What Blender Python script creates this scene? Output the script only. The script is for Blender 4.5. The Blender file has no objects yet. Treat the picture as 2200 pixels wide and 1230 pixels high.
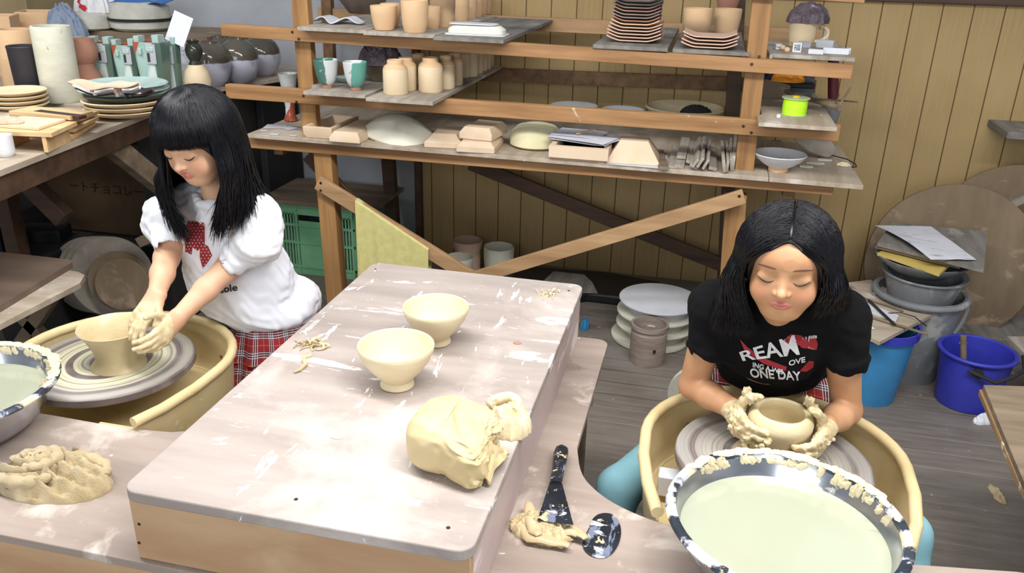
import bpy, bmesh, math, random
import numpy as np
from mathutils import Vector, Matrix, Euler, noise
from mathutils.bvhtree import BVHTree
random.seed(7)
rng = np.random.default_rng(7)
C = bpy.context.scene.collection
SC = bpy.context.scene
PI = math.pi

# ------------------------------------------------------------------ camera
FPX, PITCH, ROLL, YAW = 1780.0, math.radians(22.4), math.radians(-1.4), math.radians(12.8)
CAM = np.array([0.0, 0.0, 1.55])
def cam_basis():
    cy, sy = math.cos(YAW), math.sin(YAW)
    f = np.array([-sy, cy, 0]) * math.cos(PITCH) + np.array([0, 0, -math.sin(PITCH)])
    rt = np.array([cy, sy, 0]); dn = np.cross(f, rt)
    c, s = math.cos(ROLL), math.sin(ROLL)
    return c * rt + s * dn, -s * rt + c * dn, f
CB = cam_basis()
cd = bpy.data.cameras.new('camera'); co = bpy.data.objects.new('camera', cd); C.objects.link(co)
cd.sensor_width = 36; cd.lens = 36 * FPX / 2200; cd.clip_start = .05
co.matrix_world = Matrix(((CB[0][0], -CB[1][0], -CB[2][0], CAM[0]), (CB[0][1], -CB[1][1], -CB[2][1], CAM[1]),
                          (CB[0][2], -CB[1][2], -CB[2][2], CAM[2]), (0, 0, 0, 1)))
SC.camera = co
def at(px, py, x=None, y=None, z=None, d=None):
    """the point of a real plane (x=, y= or z= const) that the photo shows at a pixel"""
    v = CB[0] * (px - 1100) / FPX + CB[1] * (py - 615) / FPX + CB[2]
    t = (z - CAM[2]) / v[2] if z is not None else y / v[1] if y is not None else x / v[0] if x is not None else d
    return Vector(CAM + v * t)

# ------------------------------------------------------------------ world and light
w = bpy.data.worlds.new('world'); SC.world = w; w.use_nodes = True
w.node_tree.nodes['Background'].inputs[0].default_value = (.86, .93, 1, 1)
w.node_tree.nodes['Background'].inputs[1].default_value = .33
def area(name, loc, rot, sx, sy, power, col):
    l = bpy.data.lights.new(name, 'AREA'); l.shape = 'RECTANGLE'; l.size = sx; l.size_y = sy; l.energy = power; l.color = col
    o = bpy.data.objects.new(name, l); C.objects.link(o); o.location = loc; o.rotation_euler = rot
    return o
area('fluorescent_light', (-1.1, 1.35, 2.55), (0, 0, 0), 1.2, .25, 27, (1, .985, .965))
area('fluorescent_light', (1.1, .9, 2.55), (0, 0, 0), 1.2, .25, 34, (1, .985, .965))
area('fluorescent_light', (-2.6, 1.9, 2.55), (0, 0, 0), 1.2, .25, 22, (1, .985, .965))
area('fluorescent_light', (.1, 1.1, 2.55), (0, 0, 0), 1.2, .25, 34, (1, .985, .965))  # extra tube, added to brighten the shelf rack
area('front_fill_light', (-1.0, -3.4, 2.2), (math.radians(76), 0, math.radians(-6)), 3.4, 1.6, 105, (.93, .97, 1))  # unseen fill light, added in front to even out bench and shelf
SC.view_settings.view_transform = 'Standard'; SC.view_settings.look = 'None'
SC.view_settings.exposure = 0.2; SC.view_settings.gamma = 1; SC.view_settings.use_curve_mapping = False

# ------------------------------------------------------------------ materials
def lin(h):
    h = h.lstrip('#'); r = []
    for i in (0, 2, 4):
        v = int(h[i:i + 2], 16) / 255; r.append(v / 12.92 if v <= .04045 else ((v + .055) / 1.055) ** 2.4)
    return (*r, 1)
class NT:
    def __init__(s, name):
        s.m = bpy.data.materials.new(name); s.m.use_nodes = True; s.t = s.m.node_tree
        s.b = s.t.nodes['Principled BSDF']
    def n(s, typ, ins=None, **kw):
        nd = s.t.nodes.new(typ)
        for k, v in kw.items(): setattr(nd, k, v)
        for k, v in (ins or {}).items(): s.set(nd.inputs[k], v)
        return nd
    def set(s, sock, v):
        if isinstance(v, bpy.types.NodeSocket): s.t.links.new(v, sock)
        elif v is not None: sock.default_value = v
    def coord(s, scale=(1, 1, 1), kind='Object', rot=(0, 0, 0), loc=(0, 0, 0)):
        tc = s.n('ShaderNodeTexCoord')
        return s.n('ShaderNodeMapping', {'Vector': tc.outputs[kind], 'Scale': scale, 'Rotation': rot, 'Location': loc}).outputs[0]
    def noise(s, vec, scale, detail=4, rough=.55, dist=0):
        return s.n('ShaderNodeTexNoise', {'Vector': vec, 'Scale': scale, 'Detail': detail, 'Roughness': rough, 'Distortion': dist}).outputs[0]
    def ramp(s, f, a, b, lo=0., hi=1.):
        return s.n('ShaderNodeMapRange', {'Value': f, 'From Min': a, 'From Max': b, 'To Min': lo, 'To Max': hi}).outputs[0]
    def mix(s, f, a, b, mode='MIX'):
        nd = s.n('ShaderNodeMix', data_type='RGBA', blend_type=mode)
        s.set(nd.inputs[0], f); s.set(nd.inputs[6], a); s.set(nd.inputs[7], b)
        return nd.outputs[2]
    def math(s, op, a, b=0.):
        nd = s.n('ShaderNodeMath', operation=op); s.set(nd.inputs[0], a); s.set(nd.inputs[1], b); return nd.outputs[0]
    def bump(s, h, dist=.002, strength=.5, normal=None):
        nd = s.n('ShaderNodeBump', {'Height': h, 'Distance': dist, 'Strength': strength})
        if normal is not None: s.set(nd.inputs['Normal'], normal)
        s.set(s.b.inputs['Normal'], nd.outputs[0]); return nd.outputs[0]
    def out(s, col=None, rough=None, metal=None, **kw):
        s.set(s.b.inputs['Base Color'], col); s.set(s.b.inputs['Roughness'], rough); s.set(s.b.inputs['Metallic'], metal)
        for k, v in kw.items(): s.set(s.b.inputs[k], v)
        return s.m

def pm(name, c1, c2=None, scale=8, stretch=(1, 1, 1), rough=.7, metal=0, bump=.3, bscale=None, bd=.001, spots=(), spec=.5, lo=.35, hi=.65, **kw):
    """general procedural material: two tones by noise, optional splashes (colour, scale, threshold, softness)"""
    t = NT(name); v = t.coord(stretch)
    f = t.noise(v, scale, 5, .6)
    col = t.mix(t.ramp(f, lo, hi), lin(c1), lin(c2 or c1))
    r = rough
    for sp in spots:
        c, sc, th, so = sp[:4]; st = sp[4] if len(sp) > 4 else (1, 1, 1)
        g = t.ramp(t.noise(t.coord(st, loc=(sc * .37, 1.3, .7)), sc, 6, .62, .4), th, th + so)
        col = t.mix(g, col, lin(c))
        if len(sp) > 5: r = t.mix(g, r if isinstance(r, bpy.types.NodeSocket) else (r, r, r, 1), (sp[5],) * 3 + (1,))
        if len(sp) > 6: metal = t.math('MULTIPLY', metal, t.math('SUBTRACT', 1., g))
    if bump: t.bump(t.noise(v, bscale or scale * 3, 5, .6), bd, bump)
    return t.out(col, r, metal, **{'Specular IOR Level': spec, **kw})

M = {}
# woods: stretch is small along the grain
M['pine'] = pm('pine', 'b98c5e', '8c643c', 22, (.08, 1, 1), .62, spots=(('d9c7a8', 9, .66, .05),), bscale=60)
M['pine_z'] = pm('pine_upright', 'b28654', '866038', 22, (1, 1, .07), .62, bscale=60)
M['pine_y'] = pm('pine_deep', '80603f', '5a412a', 22, (1, .08, 1), .65)
M['pine_pale'] = pm('pine_pale', 'c09b72', 'a07c56', 20, (.1, 1, 1), .65, bscale=60)
M['dark_wood'] = pm('dark_wood', '5a4232', '3f2d20', 18, (.1, 1, 1), .6)
M['old_wood'] = pm('old_wood', '8f7d68', '6f5f4d', 16, (.15, 1, 1), .8, spots=(('b8aa96', 6, .62, .1),))
M['board'] = pm('ware_board', 'b5aca0', '93897c', 26, (1, .12, 1), .85, spots=(('cfc8bd', 7, .6, .1),), bscale=60)
M['board_dark'] = pm('ware_board_grey', '8e8982', '6f6a64', 24, (1, .12, 1), .85, spots=(('aaa59c', 7, .62, .1),))
M['ply'] = pm('plywood_top', 'c2b4a2', 'a4947f', 18, (.12, 1, 1), .8, spots=(('d8d0c4', 6, .58, .12), ('e8e3da', 22, .7, .03)))
M['ply_y'] = pm('plywood_grain_deep', 'c0b2a2', 'a3937f', 18, (1, .12, 1), .8, spots=(('d6cdc2', 6, .58, .12), ('e8e3da', 22, .7, .03)))
M['ply_edge'] = pm('plywood_edge', 'b08f66', '8c6c49', 60, (.05, .05, 1.5), .85, spots=(('d8cdbb', 14, .62, .06),))
M['new_wood'] = pm('new_wood', 'e6c799', 'd3ae7c', 16, (.15, 1, 1), .6)
M['walnut'] = pm('walnut', '54372a', '2b2020', 14, (.2, 1, 1), .5)
# clays
def clay(name, c1, c2, rough=.6, rings=0., spec=.4, **kw):
    t = NT(name); v = t.coord()
    f = t.ramp(t.noise(v, 9, 4), .35, .65)
    z = t.coord((.15, .15, 1)); g = t.noise(z, 170, 3)
    col = t.mix(f, lin(c1), lin(c2)); col = t.mix(t.ramp(g, .3, .7, 0, .35), col, lin(c2))
    h = t.math('ADD', t.math('MULTIPLY', g, rings), t.math('MULTIPLY', t.noise(v, 90, 4), .35))
    t.bump(h, .0015, .5)
    return t.out(col, rough, 0., **{'Specular IOR Level': spec, **kw})
M['clay_wet'] = clay('wet_clay', 'd6c6a0', 'c9b78f', .32, 1.0)
M['clay_leather'] = clay('leather_hard_clay', 'e2d5b4', 'd9c9a4', .55, .8)
M['clay_lump'] = clay('clay_lump', 'd3c096', 'c7b386', .55, 0.)
M['clay_slip'] = clay('clay_slip', 'cfbd99', 'baa681', .35, 0.)
M['bisque'] = clay('bisque', 'e0bf98', 'd8b38b', .9, .5, .2)
M['bisque_pale'] = clay('bisque_pale', 'e8d6b6', 'e0caa6', .9, .5, .2)
M['bisque_pink'] = clay('bisque_pink', 'd8b9a4', 'cbaa93', .9, .3, .2)
M['terracotta'] = clay('terracotta', 'b38671', 'a27663', .85, .5, .2)
M['plaster_clay'] = clay('pinkish_mould', 'e6d0b6', 'dcc3a5', .9, 0, .2)
M['plaster'] = pm('plaster', 'edebdb', 'e2dfcc', 7, rough=.9, bscale=40)
M['white_clay'] = pm('white_glaze', 'e4e6ea', 'd6d9df', 6, rough=.5, bump=.1)
M['celadon'] = pm('celadon_glaze', 'b4c9c5', 'a0b8b2', 10, rough=.18, bump=.1, spots=(('d0dedb', 12, .62, .1),))
M['paper'] = pm('paper', 'dfe0e8', 'd2d3dd', 5, rough=.9, bump=.1)
M['white'] = pm('white_plain', 'e2e4ea', 'd2d5dc', 5, rough=.4, bump=.05)
M['black'] = pm('black_plain', '1d1c1e', '121214', 8, rough=.5)
M['dark'] = pm('dark_plain', '2c2a2a', '1e1d1e', 8, rough=.7)
M['screw'] = pm('screw_head', '5a4634', '3a2c22', 30, rough=.4, metal=.6)
M['dusty_disc'] = pm('dusty_disc', 'a59b8f', '8a8175', 9, rough=.9, spots=(('beb6ab', 6, .55, .12),))
M['brown_disc'] = pm('brown_disc', '8b7860', '73624e', 6, (1, 1, .3), .9, spots=(('a08b74', 9, .58, .1),))
M['cream_disc'] = pm('cream_disc', 'd6d4c4', 'c4c2b2', 9, rough=.8, spots=(('e2dca8', 4, .6, .1),))
M['cloth_yellow'] = pm('towel_yellow', 'e2da92', 'd6cc80', 30, rough=1, bump=1., bscale=420, bd=.002, **{'Sheen Weight': .4})
M['cloth_clay'] = pm('towel_clay', 'ccb994', 'b49f76', 14, rough=1, bump=1., bscale=330, bd=.003, **{'Sheen Weight': .3})
M['green_crate'] = pm('green_plastic', '7fb88e', '6aa57b', 6, rough=.5, bump=.1, spots=(('8fae8c', 7, .62, .1),))
M['blue_plastic'] = pm('blue_plastic', '3a3fb4', '3236a0', 5, rough=.4, bump=.1, spots=(('b8b8c8', 16, .68, .03),))
M['light_blue'] = pm('sky_blue_plastic', '3f8ec4', '367fb2', 5, rough=.45, bump=.1)
M['grey_plastic'] = pm('dusty_grey_plastic', '85888a', '6d7072', 5, rough=.75, bump=.2, spots=(('a5a49e', 8, .56, .1),))
M['tub'] = pm('splash_pan_plastic', 'd9c598', 'cbb583', 6, rough=.42, bump=.15, spots=(('e8d9ae', 7, .62, .05), ('e3cf9c', 26, .67, .03)))
M['steel'] = pm('stainless_steel', 'c9cbd2', 'b5b8c0', 7, rough=.22, metal=1., bump=.1, spots=(('dccfae', 6, .6, .04, (1, 1, 1.6), .6, 1),))
M['steel_rim'] = pm('crusted_steel_rim', '59606e', '3b414e', 12, rough=.35, metal=.7, bump=.4,
                    spots=(('c9ccd8', 17, .47, .06, (1, 1, 1), .5, 1), ('e3d5ae', 9, .52, .04, (1, 1, 1), .6, 1)))
M['water'] = pm('slip_water', 'a4a893', 'a9ad9a', 2.5, rough=.06, bump=0)
M['pipe'] = M['grey_plastic']

# ------------------------------------------------------------------ mesh helpers
class G:
    """collects geometry and links it as ONE mesh object"""
    def __init__(s): s.v = []; s.f = []; s.uv = None; s.mi = []
    def add(s, vs, fs, mi=0):
        o = len(s.v); s.v += [tuple(v) for v in vs]; s.f += [tuple(i + o for i in f) for f in fs]; s.mi += [mi] * len(fs); return s
    def box(s, c, d, rot=None, mi=0):
        R = rot or Matrix.Identity(3); c = Vector(c)
        vs = [c + R @ Vector((x * d[0] / 2, y * d[1] / 2, z * d[2] / 2)) for x in (-1, 1) for y in (-1, 1) for z in (-1, 1)]
        return s.add(vs, [(0, 1, 3, 2), (4, 6, 7, 5), (0, 4, 5, 1), (2, 3, 7, 6), (0, 2, 6, 4), (1, 5, 7, 3)], mi)
    def bb(s, x0, x1, y0, y1, z0, z1, mi=0): return s.box(((x0 + x1) / 2, (y0 + y1) / 2, (z0 + z1) / 2), (x1 - x0, y1 - y0, z1 - z0), None, mi)
    def bar(s, p, q, wd, h, up=(0, 0, 1)):
        p, q = Vector(p), Vector(q); X = (q - p).normalized(); Y = Vector(up).cross(X).normalized(); Z = X.cross(Y)
        return s.box((p + q) / 2, ((q - p).length, wd, h), Matrix((X, Y, Z)).transposed())
    def prism(s, poly, z0, z1, holes=None, mi=0):
        n = len(poly); s.add([(x, y, z0) for x, y in poly] + [(x, y, z1) for x, y in poly],
              [tuple(range(n))[::-1], tuple(range(n, 2 * n))] + [(i, (i + 1) % n, n + (i + 1) % n, n + i) for i in range(n)], mi); return s
    def lathe(s, prof, n=40, c=(0, 0, 0), mi=0, R=None, wob=None, a0=0, a1=2 * PI):
        c = Vector(c); R = R or Matrix.Identity(3); vs = []; fs = []; full = abs(a1 - a0 - 2 * PI) < 1e-6; m = n if full else n + 1
        for r, z in prof:
            for i in range(m):
                a = a0 + (a1 - a0) * i / n; rr = max(r, 1e-5) * (1 + (wob(a, z) if wob else 0))
                vs.append(c + R @ Vector((rr * math.cos(a), rr * math.sin(a), z)))
        for j in range(len(prof) - 1):
            for i in range(n):
                k = (i + 1) % m; fs.append((j * m + i, j * m + k, (j + 1) * m + k, (j + 1) * m + i))
        return s.add(vs, fs, mi)
    def cyl(s, p, q, r0, r1=None, n=20, mi=0):
        p, q = Vector(p), Vector(q); r1 = r0 if r1 is None else r1; L = (q - p).length
        R = (q - p).to_track_quat('Z', 'Y').to_matrix()
        return s.lathe([(0, 0), (r0, 0), (r1, L), (0, L)], n, p, mi, R)
    def tube(s, pts, r, n=8, closed=False, flat=1., mi=0, up=None):
        P = [Vector(p) for p in pts]; m = len(P); vs = []; fs = []
        rr = r if isinstance(r, (list, tuple)) else [r] * m
        T = [((P[(i + 1) % m] - P[i - 1]) if closed else (P[min(i + 1, m - 1)] - P[max(i - 1, 0)])).normalized() for i in range(m)]
        N = Vector(up) if up else T[0].orthogonal()
        for i in range(m):
            N = (N - T[i] * N.dot(T[i])); N = N.normalized() if N.length > 1e-6 else T[i].orthogonal().normalized()
            Bn = T[i].cross(N)
            for k in range(n):
                a = 2 * PI * k / n; vs.append(P[i] + (N * math.cos(a) * flat + Bn * math.sin(a)) * rr[i])
        for i in range(m if closed else m - 1):
            j = (i + 1) % m
            for k in range(n):
                l = (k + 1) % n; fs.append((i * n + k, i * n + l, j * n + l, j * n + k))
        if not closed: fs += [tuple(range(n))[::-1], tuple(range((m - 1) * n, m * n))]
        return s.add(vs, fs, mi)
    def sheet(s, fn, nu, nv, th=.001, mi=0):
        """closed thin sheet following fn(u,v)->point, thickness th along the local normal"""
        P = [[Vector(fn(i / nu, j / nv)) for j in range(nv + 1)] for i in range(nu + 1)]
        up = []; lo = []
        for i in range(nu + 1):
            for j in range(nv + 1):
                a = P[min(i + 1, nu)][j] - P[max(i - 1, 0)][j]; b = P[i][min(j + 1, nv)] - P[i][max(j - 1, 0)]
                nn = a.cross(b); nn = nn.normalized() if nn.length > 1e-12 else Vector((0, 0, 1))
                up.append(P[i][j] + nn * th / 2); lo.append(P[i][j] - nn * th / 2)
        W = nv + 1; N = len(up); fs = []
        for i in range(nu):
            for j in range(nv):
                a, b, c, d = i * W + j, (i + 1) * W + j, (i + 1) * W + j + 1, i * W + j + 1
                fs += [(a, b, c, d), (N + d, N + c, N + b, N + a)]
        ring = [i * W for i in range(nu + 1)] + [nu * W + j for j in range(1, W)] + [i * W + nv for i in range(nu - 1, -1, -1)] + [j for j in range(nv - 1, 0, -1)]
        for k in range(len(ring)):
            a, b = ring[k], ring[(k + 1) % len(ring)]; fs.append((b, a, N + a, N + b))
        return s.add(up + lo, fs, mi)
    def cards(s): return s
    def xf(s, M4):
        s.v = [tuple(M4 @ Vector(v)) for v in s.v]; return s
    def o(s, name, mat, parent=None, bevel=0, smooth=True, label=None, sub=0, loc=None, rot=None, seg=2):
        me = bpy.data.meshes.new(name); me.from_pydata(s.v, [], s.f); me.validate()
        mats = mat if isinstance(mat, (list, tuple)) else [mat]
        for m in mats: me.materials.append(m)
        if len(mats) > 1 and len(me.polygons) == len(s.mi): me.polygons.foreach_set('material_index', s.mi)
        if smooth:
            me.polygons.foreach_set('use_smooth', [True] * len(me.polygons))
        bm = bmesh.new(); bm.from_mesh(me); bmesh.ops.remove_doubles(bm, verts=bm.verts, dist=1e-6); bmesh.ops.recalc_face_normals(bm, faces=bm.faces)
        if smooth:
            for e in bm.edges:
                if len(e.link_faces) == 2 and e.calc_face_angle(0) > math.radians(38): e.smooth = False
        bm.to_mesh(me); bm.free()
        ob = bpy.data.objects.new(name, me); C.objects.link(ob); ob.parent = parent
        if bevel:
            b = ob.modifiers.new('bevel', 'BEVEL'); b.width = bevel; b.segments = seg; b.limit_method = 'ANGLE'; b.angle_limit = math.radians(38)
            b.harden_normals = False
        if sub: m_ = ob.modifiers.new('sub', 'SUBSURF'); m_.levels = sub; m_.render_levels = sub
        if loc is not None: ob.location = loc
        if rot is not None: ob.rotation_euler = rot
        if label: ob['label'] = label
        return ob

def tag(o, label, cat, group=None, kind=None):
    o['label'] = label; o['category'] = cat
    if group: o['group'] = group
    if kind: o['kind'] = kind
    if o.type == 'MESH' and not o.children and o.location.length == 0: fin(o)
    return o
def st(o): o['kind'] = 'structure'; return o
def empty(name):
    o = bpy.data.objects.new(name, None); C.objects.link(o); o.empty_display_size = .05; return o
def fin(o):
    """move the origin of a finished thing to the middle of its base"""
    def wv(ob, T):
        T = T @ ob.matrix_basis; r = []
        if ob.type == 'MESH':
            a = np.empty(len(ob.data.vertices) * 3); ob.data.vertices.foreach_get('co', a); a = a.reshape(-1, 3)
            m = np.array(T); r.append(a @ m[:3, :3].T + m[:3, 3])
        for c in kids(ob): r += wv(c, T)
        return r
    A = wv(o, Matrix.Identity(4)); A = np.vstack([x for x in A if len(x)])
    lo, hi = A.min(0), A.max(0); b = Vector(((lo[0] + hi[0]) / 2, (lo[1] + hi[1]) / 2, lo[2]))
    if o.type == 'MESH': o.data.transform(Matrix.Translation(-b))
    for c in kids(o): c.location = c.location - b
    o.location = o.location + b if o.type != 'MESH' else b
    return o
KIDS = {}
def kids(o): return [c for c in C.objects if c.parent == o] if o.name not in KIDS else KIDS[o.name]
def thing(name, label, cat, group=None):
    o = empty(name); o['label'] = label; o['category'] = cat
    if group: o['group'] = group
    return o
def dup(root, loc, label, rotz=None, scale=None, group=None):
    def cp(o, parent):
        c = o.copy(); C.objects.link(c); c.parent = parent
        for k in kids(o): cp(k, c)
        return c
    r = cp(root, None); r.location = loc; r['label'] = label
    if rotz is not None: r.rotation_euler = (root.rotation_euler[0], root.rotation_euler[1], rotz)
    if scale: r.scale = scale if isinstance(scale, (tuple, list)) else (scale,) * 3
    if group: r['group'] = group
    return r
def rrect(x0, x1, y0, y1, r, n=5):
    P = []
    for cx, cy, a in ((x1 - r, y1 - r, 0), (x0 + r, y1 - r, 90), (x0 + r, y0 + r, 180), (x1 - r, y0 + r, 270)):
        for i in range(n + 1):
            t = math.radians(a + 90 * i / n); P.append((cx + r * math.cos(t), cy + r * math.sin(t)))
    return P
def nz(p, s=1., o=0.): return noise.noise(Vector(p) * s + Vector((o, o * 1.7, -o)))
def lump(g, c, r, n=24, amp=.15, fr=8, seed=0, flat=0.):
    """irregular hand-torn lump: displaced ellipsoid, optional flat base"""
    vs = []; fs = []; m = n * 2
    for j in range(n + 1):
        th = PI * j / n
        for i in range(m):
            a = 2 * PI * i / m; d = Vector((math.sin(th) * math.cos(a), math.sin(th) * math.sin(a), math.cos(th)))
            k = 1 + amp * (nz(d, fr * .25, seed) + .5 * nz(d, fr * .6, seed + 9) + .25 * nz(d, fr * 1.5, seed + 3))
            v = Vector((d.x * r[0] * k, d.y * r[1] * k, d.z * r[2] * k)); v.z = max(v.z, -flat if flat else v.z)
            vs.append(Vector(c) + v)
    for j in range(n):
        for i in range(m): fs.append((j * m + i, (j + 1) * m + i, (j + 1) * m + (i + 1) % m, j * m + (i + 1) % m))
    return g.add(vs, fs)
# ------------------------------------------------------------------ the room
YW = 4.0
def wall_panel_mat():
    t = NT('yellow_panel'); tc = t.n('ShaderNodeTexCoord'); sx = t.n('ShaderNodeSeparateXYZ', {0: tc.outputs['Object']})
    fr = t.math('FRACT', t.math('DIVIDE', t.math('ADD', sx.outputs[0], 12.0 - .687 + .06), .12))
    g = t.math('ABSOLUTE', t.math('SUBTRACT', fr, .5)); line = t.ramp(g, .012, .03)
    v = t.coord((1, 1, .03)); v2 = t.coord((.4, .4, .4))
    col = t.mix(t.ramp(t.noise(v, 120, 3), .3, .7), lin('b09565'), lin('a08455'))
    col = t.mix(t.ramp(t.noise(v2, 5, 3), .35, .7), col, lin('b89d6c'))
    col = t.mix(line, lin('5d461c'), col)
    t.bump(line, .002, .5); return t.out(col, .6)
def floor_mat():
    t = NT('floor_planks'); tc = t.n('ShaderNodeTexCoord'); sx = t.n('ShaderNodeSeparateXYZ', {0: tc.outputs['Object']})
    yy = t.math('DIVIDE', t.math('ADD', sx.outputs[1], 10.0), .098)
    fr = t.math('FRACT', yy); line = t.ramp(t.math('ABSOLUTE', t.math('SUBTRACT', fr, .5)), .49, .475)
    row = t.math('FLOOR', yy)
    wn = t.n('ShaderNodeTexWhiteNoise', {'W': row}, noise_dimensions='1D')
    v = t.coord((.12, 1, 1)); col = t.mix(t.ramp(t.noise(v, 38, 6, .65), .3, .7), lin('837a72'), lin('645c55'))
    col = t.mix(t.math('MULTIPLY', wn.outputs[0], .35), col, lin('7a7169'))
    col = t.mix(t.ramp(t.noise(t.coord(), 2.2, 5), .5, .75, 0, .7), col, lin('928c86'))
    col = t.mix(t.ramp(t.noise(t.coord(), 30, 3), .7, .74), col, lin('a9a39a'))
    edge = t.mix(t.ramp(t.noise(v, 3, 2), .4, .6), lin('3f3833'), lin('9a928a'))
    col = t.mix(line, edge, col); t.bump(t.math('ADD', line, t.math('MULTIPLY', t.noise(v, 60, 4), .3)), .002, .4)
    return t.out(col, .55)
M['panel'] = wall_panel_mat(); M['floor'] = floor_mat()
M['grey_wall'] = pm('grey_wall', 'b4b7be', 'a6a9b0', 2.5, rough=.9, bscale=70)
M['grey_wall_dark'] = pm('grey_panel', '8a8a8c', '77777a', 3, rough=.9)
st(G().bb(-4.3, 2.6, -.6, YW, -.1, 0).o('floor', M['floor']))
st(G().bb(-1.4, 2.6, YW, YW + .1, 0, 1.385).o('wall_back', M['panel']))
st(G().bb(-4.3, -1.4, YW, YW + .1, 0, 2.6).o('wall_back_grey', M['grey_wall'], label='grey plastered end of the back wall'))
st(G().bb(-1.4, 2.6, YW + .001, YW + .1, 1.385, 2.6).o('wall_back_upper', M['grey_wall']))
st(G().bb(-1.4, 2.6, YW - .03, YW - .0005, 1.362, 1.41).o('trim_1', M['dark_wood'], bevel=.003))
st(G().bb(-1.435, -1.4, YW - .035, YW - .0005, 0, 1.36).o('trim_2', M['dark_wood'], bevel=.003))
st(G().bb(-4.4, -4.3, -.6, YW + .1, 0, 2.6).o('wall_left', M['grey_wall']))
st(G().bb(2.6, 2.7, -.6, YW + .1, 0, 2.6).o('wall_right', M['grey_wall']))

# ------------------------------------------------------------------ bench and raised work board
M['bench'] = pm('bench_top', 'ab9b90', '8f8076', 9, (.16, 1, 1), .75, spots=(('cfc4b9', 5, .56, .12), ('e6dfd4', 26, .69, .02), ('857263', 7, .68, .06)), bscale=50)
M['table'] = pm('worktable_top', 'ada19a', '988c85', 10, (.2, 1, 1), .78, spots=(('c6bbb4', 3.2, .5, .2), ('e0dbd6', 7, .615, .03, (.5, 1.6, 1)), ('ece8e4', 19, .63, .02, (1.5, .45, 1)), ('f3f0ea', 40, .66, .02, (.3, 1.5, 1)), ('9b8a80', 12, .70, .03), ('ddd0a4', 4, .72, .05)), bscale=60)
M['table_side'] = pm('worktable_side', 'cbb9b6', 'b7a3a2', 10, (1, .2, .4), .6, spots=(('e6dcd8', 7, .58, .05, (1, .3, 1)),))
M['box_front'] = pm('pale_box_board', 'c8a582', 'b18c69', 9, (.2, 1, 1), .7, spots=(('cdb08c', 5, .6, .2), ('8e6c50', 22, .74, .02)))
ZB = .55
bench = thing('workbench', 'low wooden bench with rounded notches for the two pottery wheels', 'bench')
def chk(P, n=2):
    for _ in range(n): P = [P[0]] + [q for i in range(len(P) - 1) for q in ((.75 * P[i][0] + .25 * P[i + 1][0], .75 * P[i][1] + .25 * P[i + 1][1]), (.25 * P[i][0] + .75 * P[i + 1][0], .25 * P[i][1] + .75 * P[i + 1][1]))] + [P[-1]]
    return P
def arc(cx, cy, r, a0, a1, n=12): return [(cx + r * math.cos(math.radians(a0 + (a1 - a0) * i / n)), cy + r * math.sin(math.radians(a0 + (a1 - a0) * i / n))) for i in range(n + 1)]
poly = [(-2.2, .968), (1.3, .968), (1.3, 1.36), (.62, 1.338)] + [(.44, 1.31), (.2, 1.302)] + chk([(0.03, 1.305), (-.03, 1.318), (-.085, 1.342), (-.13, 1.375), (-.17, 1.425), (-.192, 1.52)]) + [(-.192, 2.03)] + arc(-.222, 2.035, .03, 0, 90, 4) + [(-.93, 2.065), (-.93, 1.5)] + [(-.98, 1.38), (-1.06, 1.345), (-1.16, 1.332), (-1.25, 1.334), (-1.36, 1.336), (-1.6, 1.33), (-2.2, 1.33)]
G().prism(poly, ZB - .018, ZB).o('bench_top', M['bench'], bench, bevel=.002, smooth=False)
G().bb(-2.15, 1.25, .975, .995, .3, ZB - .018).o('apron', M['box_front'], bench, bevel=.002)
G().bb(-.9, -.22, 2.02, 2.04, .36, ZB - .018).o('apron', M['ply_y'], bench, bevel=.002)
for x, y in ((-2.1, 1.05), (1.2, 1.05), (-.86, 1.98), (-.26, 1.98), (-.86, 1.2), (-.26, 1.2)):
    G().bb(x - .03, x + .03, y - .03, y + .03, 0, ZB - .018).o('leg', M['old_wood'], bench, bevel=.003)
fin(bench)
TX0, TX1, TY0, TY1, ZT = -.88, -.272, .966, 2.078, .70
wt = thing('work_platform', 'raised wooden platform with pale clay-smeared top between the two girls', 'worktable')
G().prism(rrect(TX0, TX1, TY0, TY1, .028, 6), ZT - .022, ZT).o('tabletop', [M['table']], wt, bevel=.003, smooth=False)
G().bb(TX0 + .005, TX1 - .005, TY0 + .012, TY0 + .03, ZB + .0005, ZT - .022).o('front_panel', M['box_front'], wt, bevel=.001)
G().bb(TX0 + .005, TX1 - .005, TY1 - .03, TY1 - .015, ZB + .0005, ZT - .022).o('back_panel', M['box_front'], wt, bevel=.001)
for x in (TX0 + .005, TX1 - .023):
    G().bb(x, x + .018, TY0 + .03, TY1 - .03, ZB + .0005, ZT - .022).o('side_panel', M['table_side'], wt, bevel=.001)
for px, py in ((636, 1072), (963, 1133), (1222, 624), (807, 578)):
    p = at(px, py, z=ZT); G().cyl(p + Vector((0, 0, -.001)), p + Vector((0, 0, .0006)), .0035, n=12).o('screw', M['screw'], wt)
for py in (1125, 1165): p = at(299, py, y=TY0 + .012); G().cyl(p, p + Vector((0, -.0008, 0)), .003, n=10).o('screw', M['screw'], wt)
fin(wt)

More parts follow.
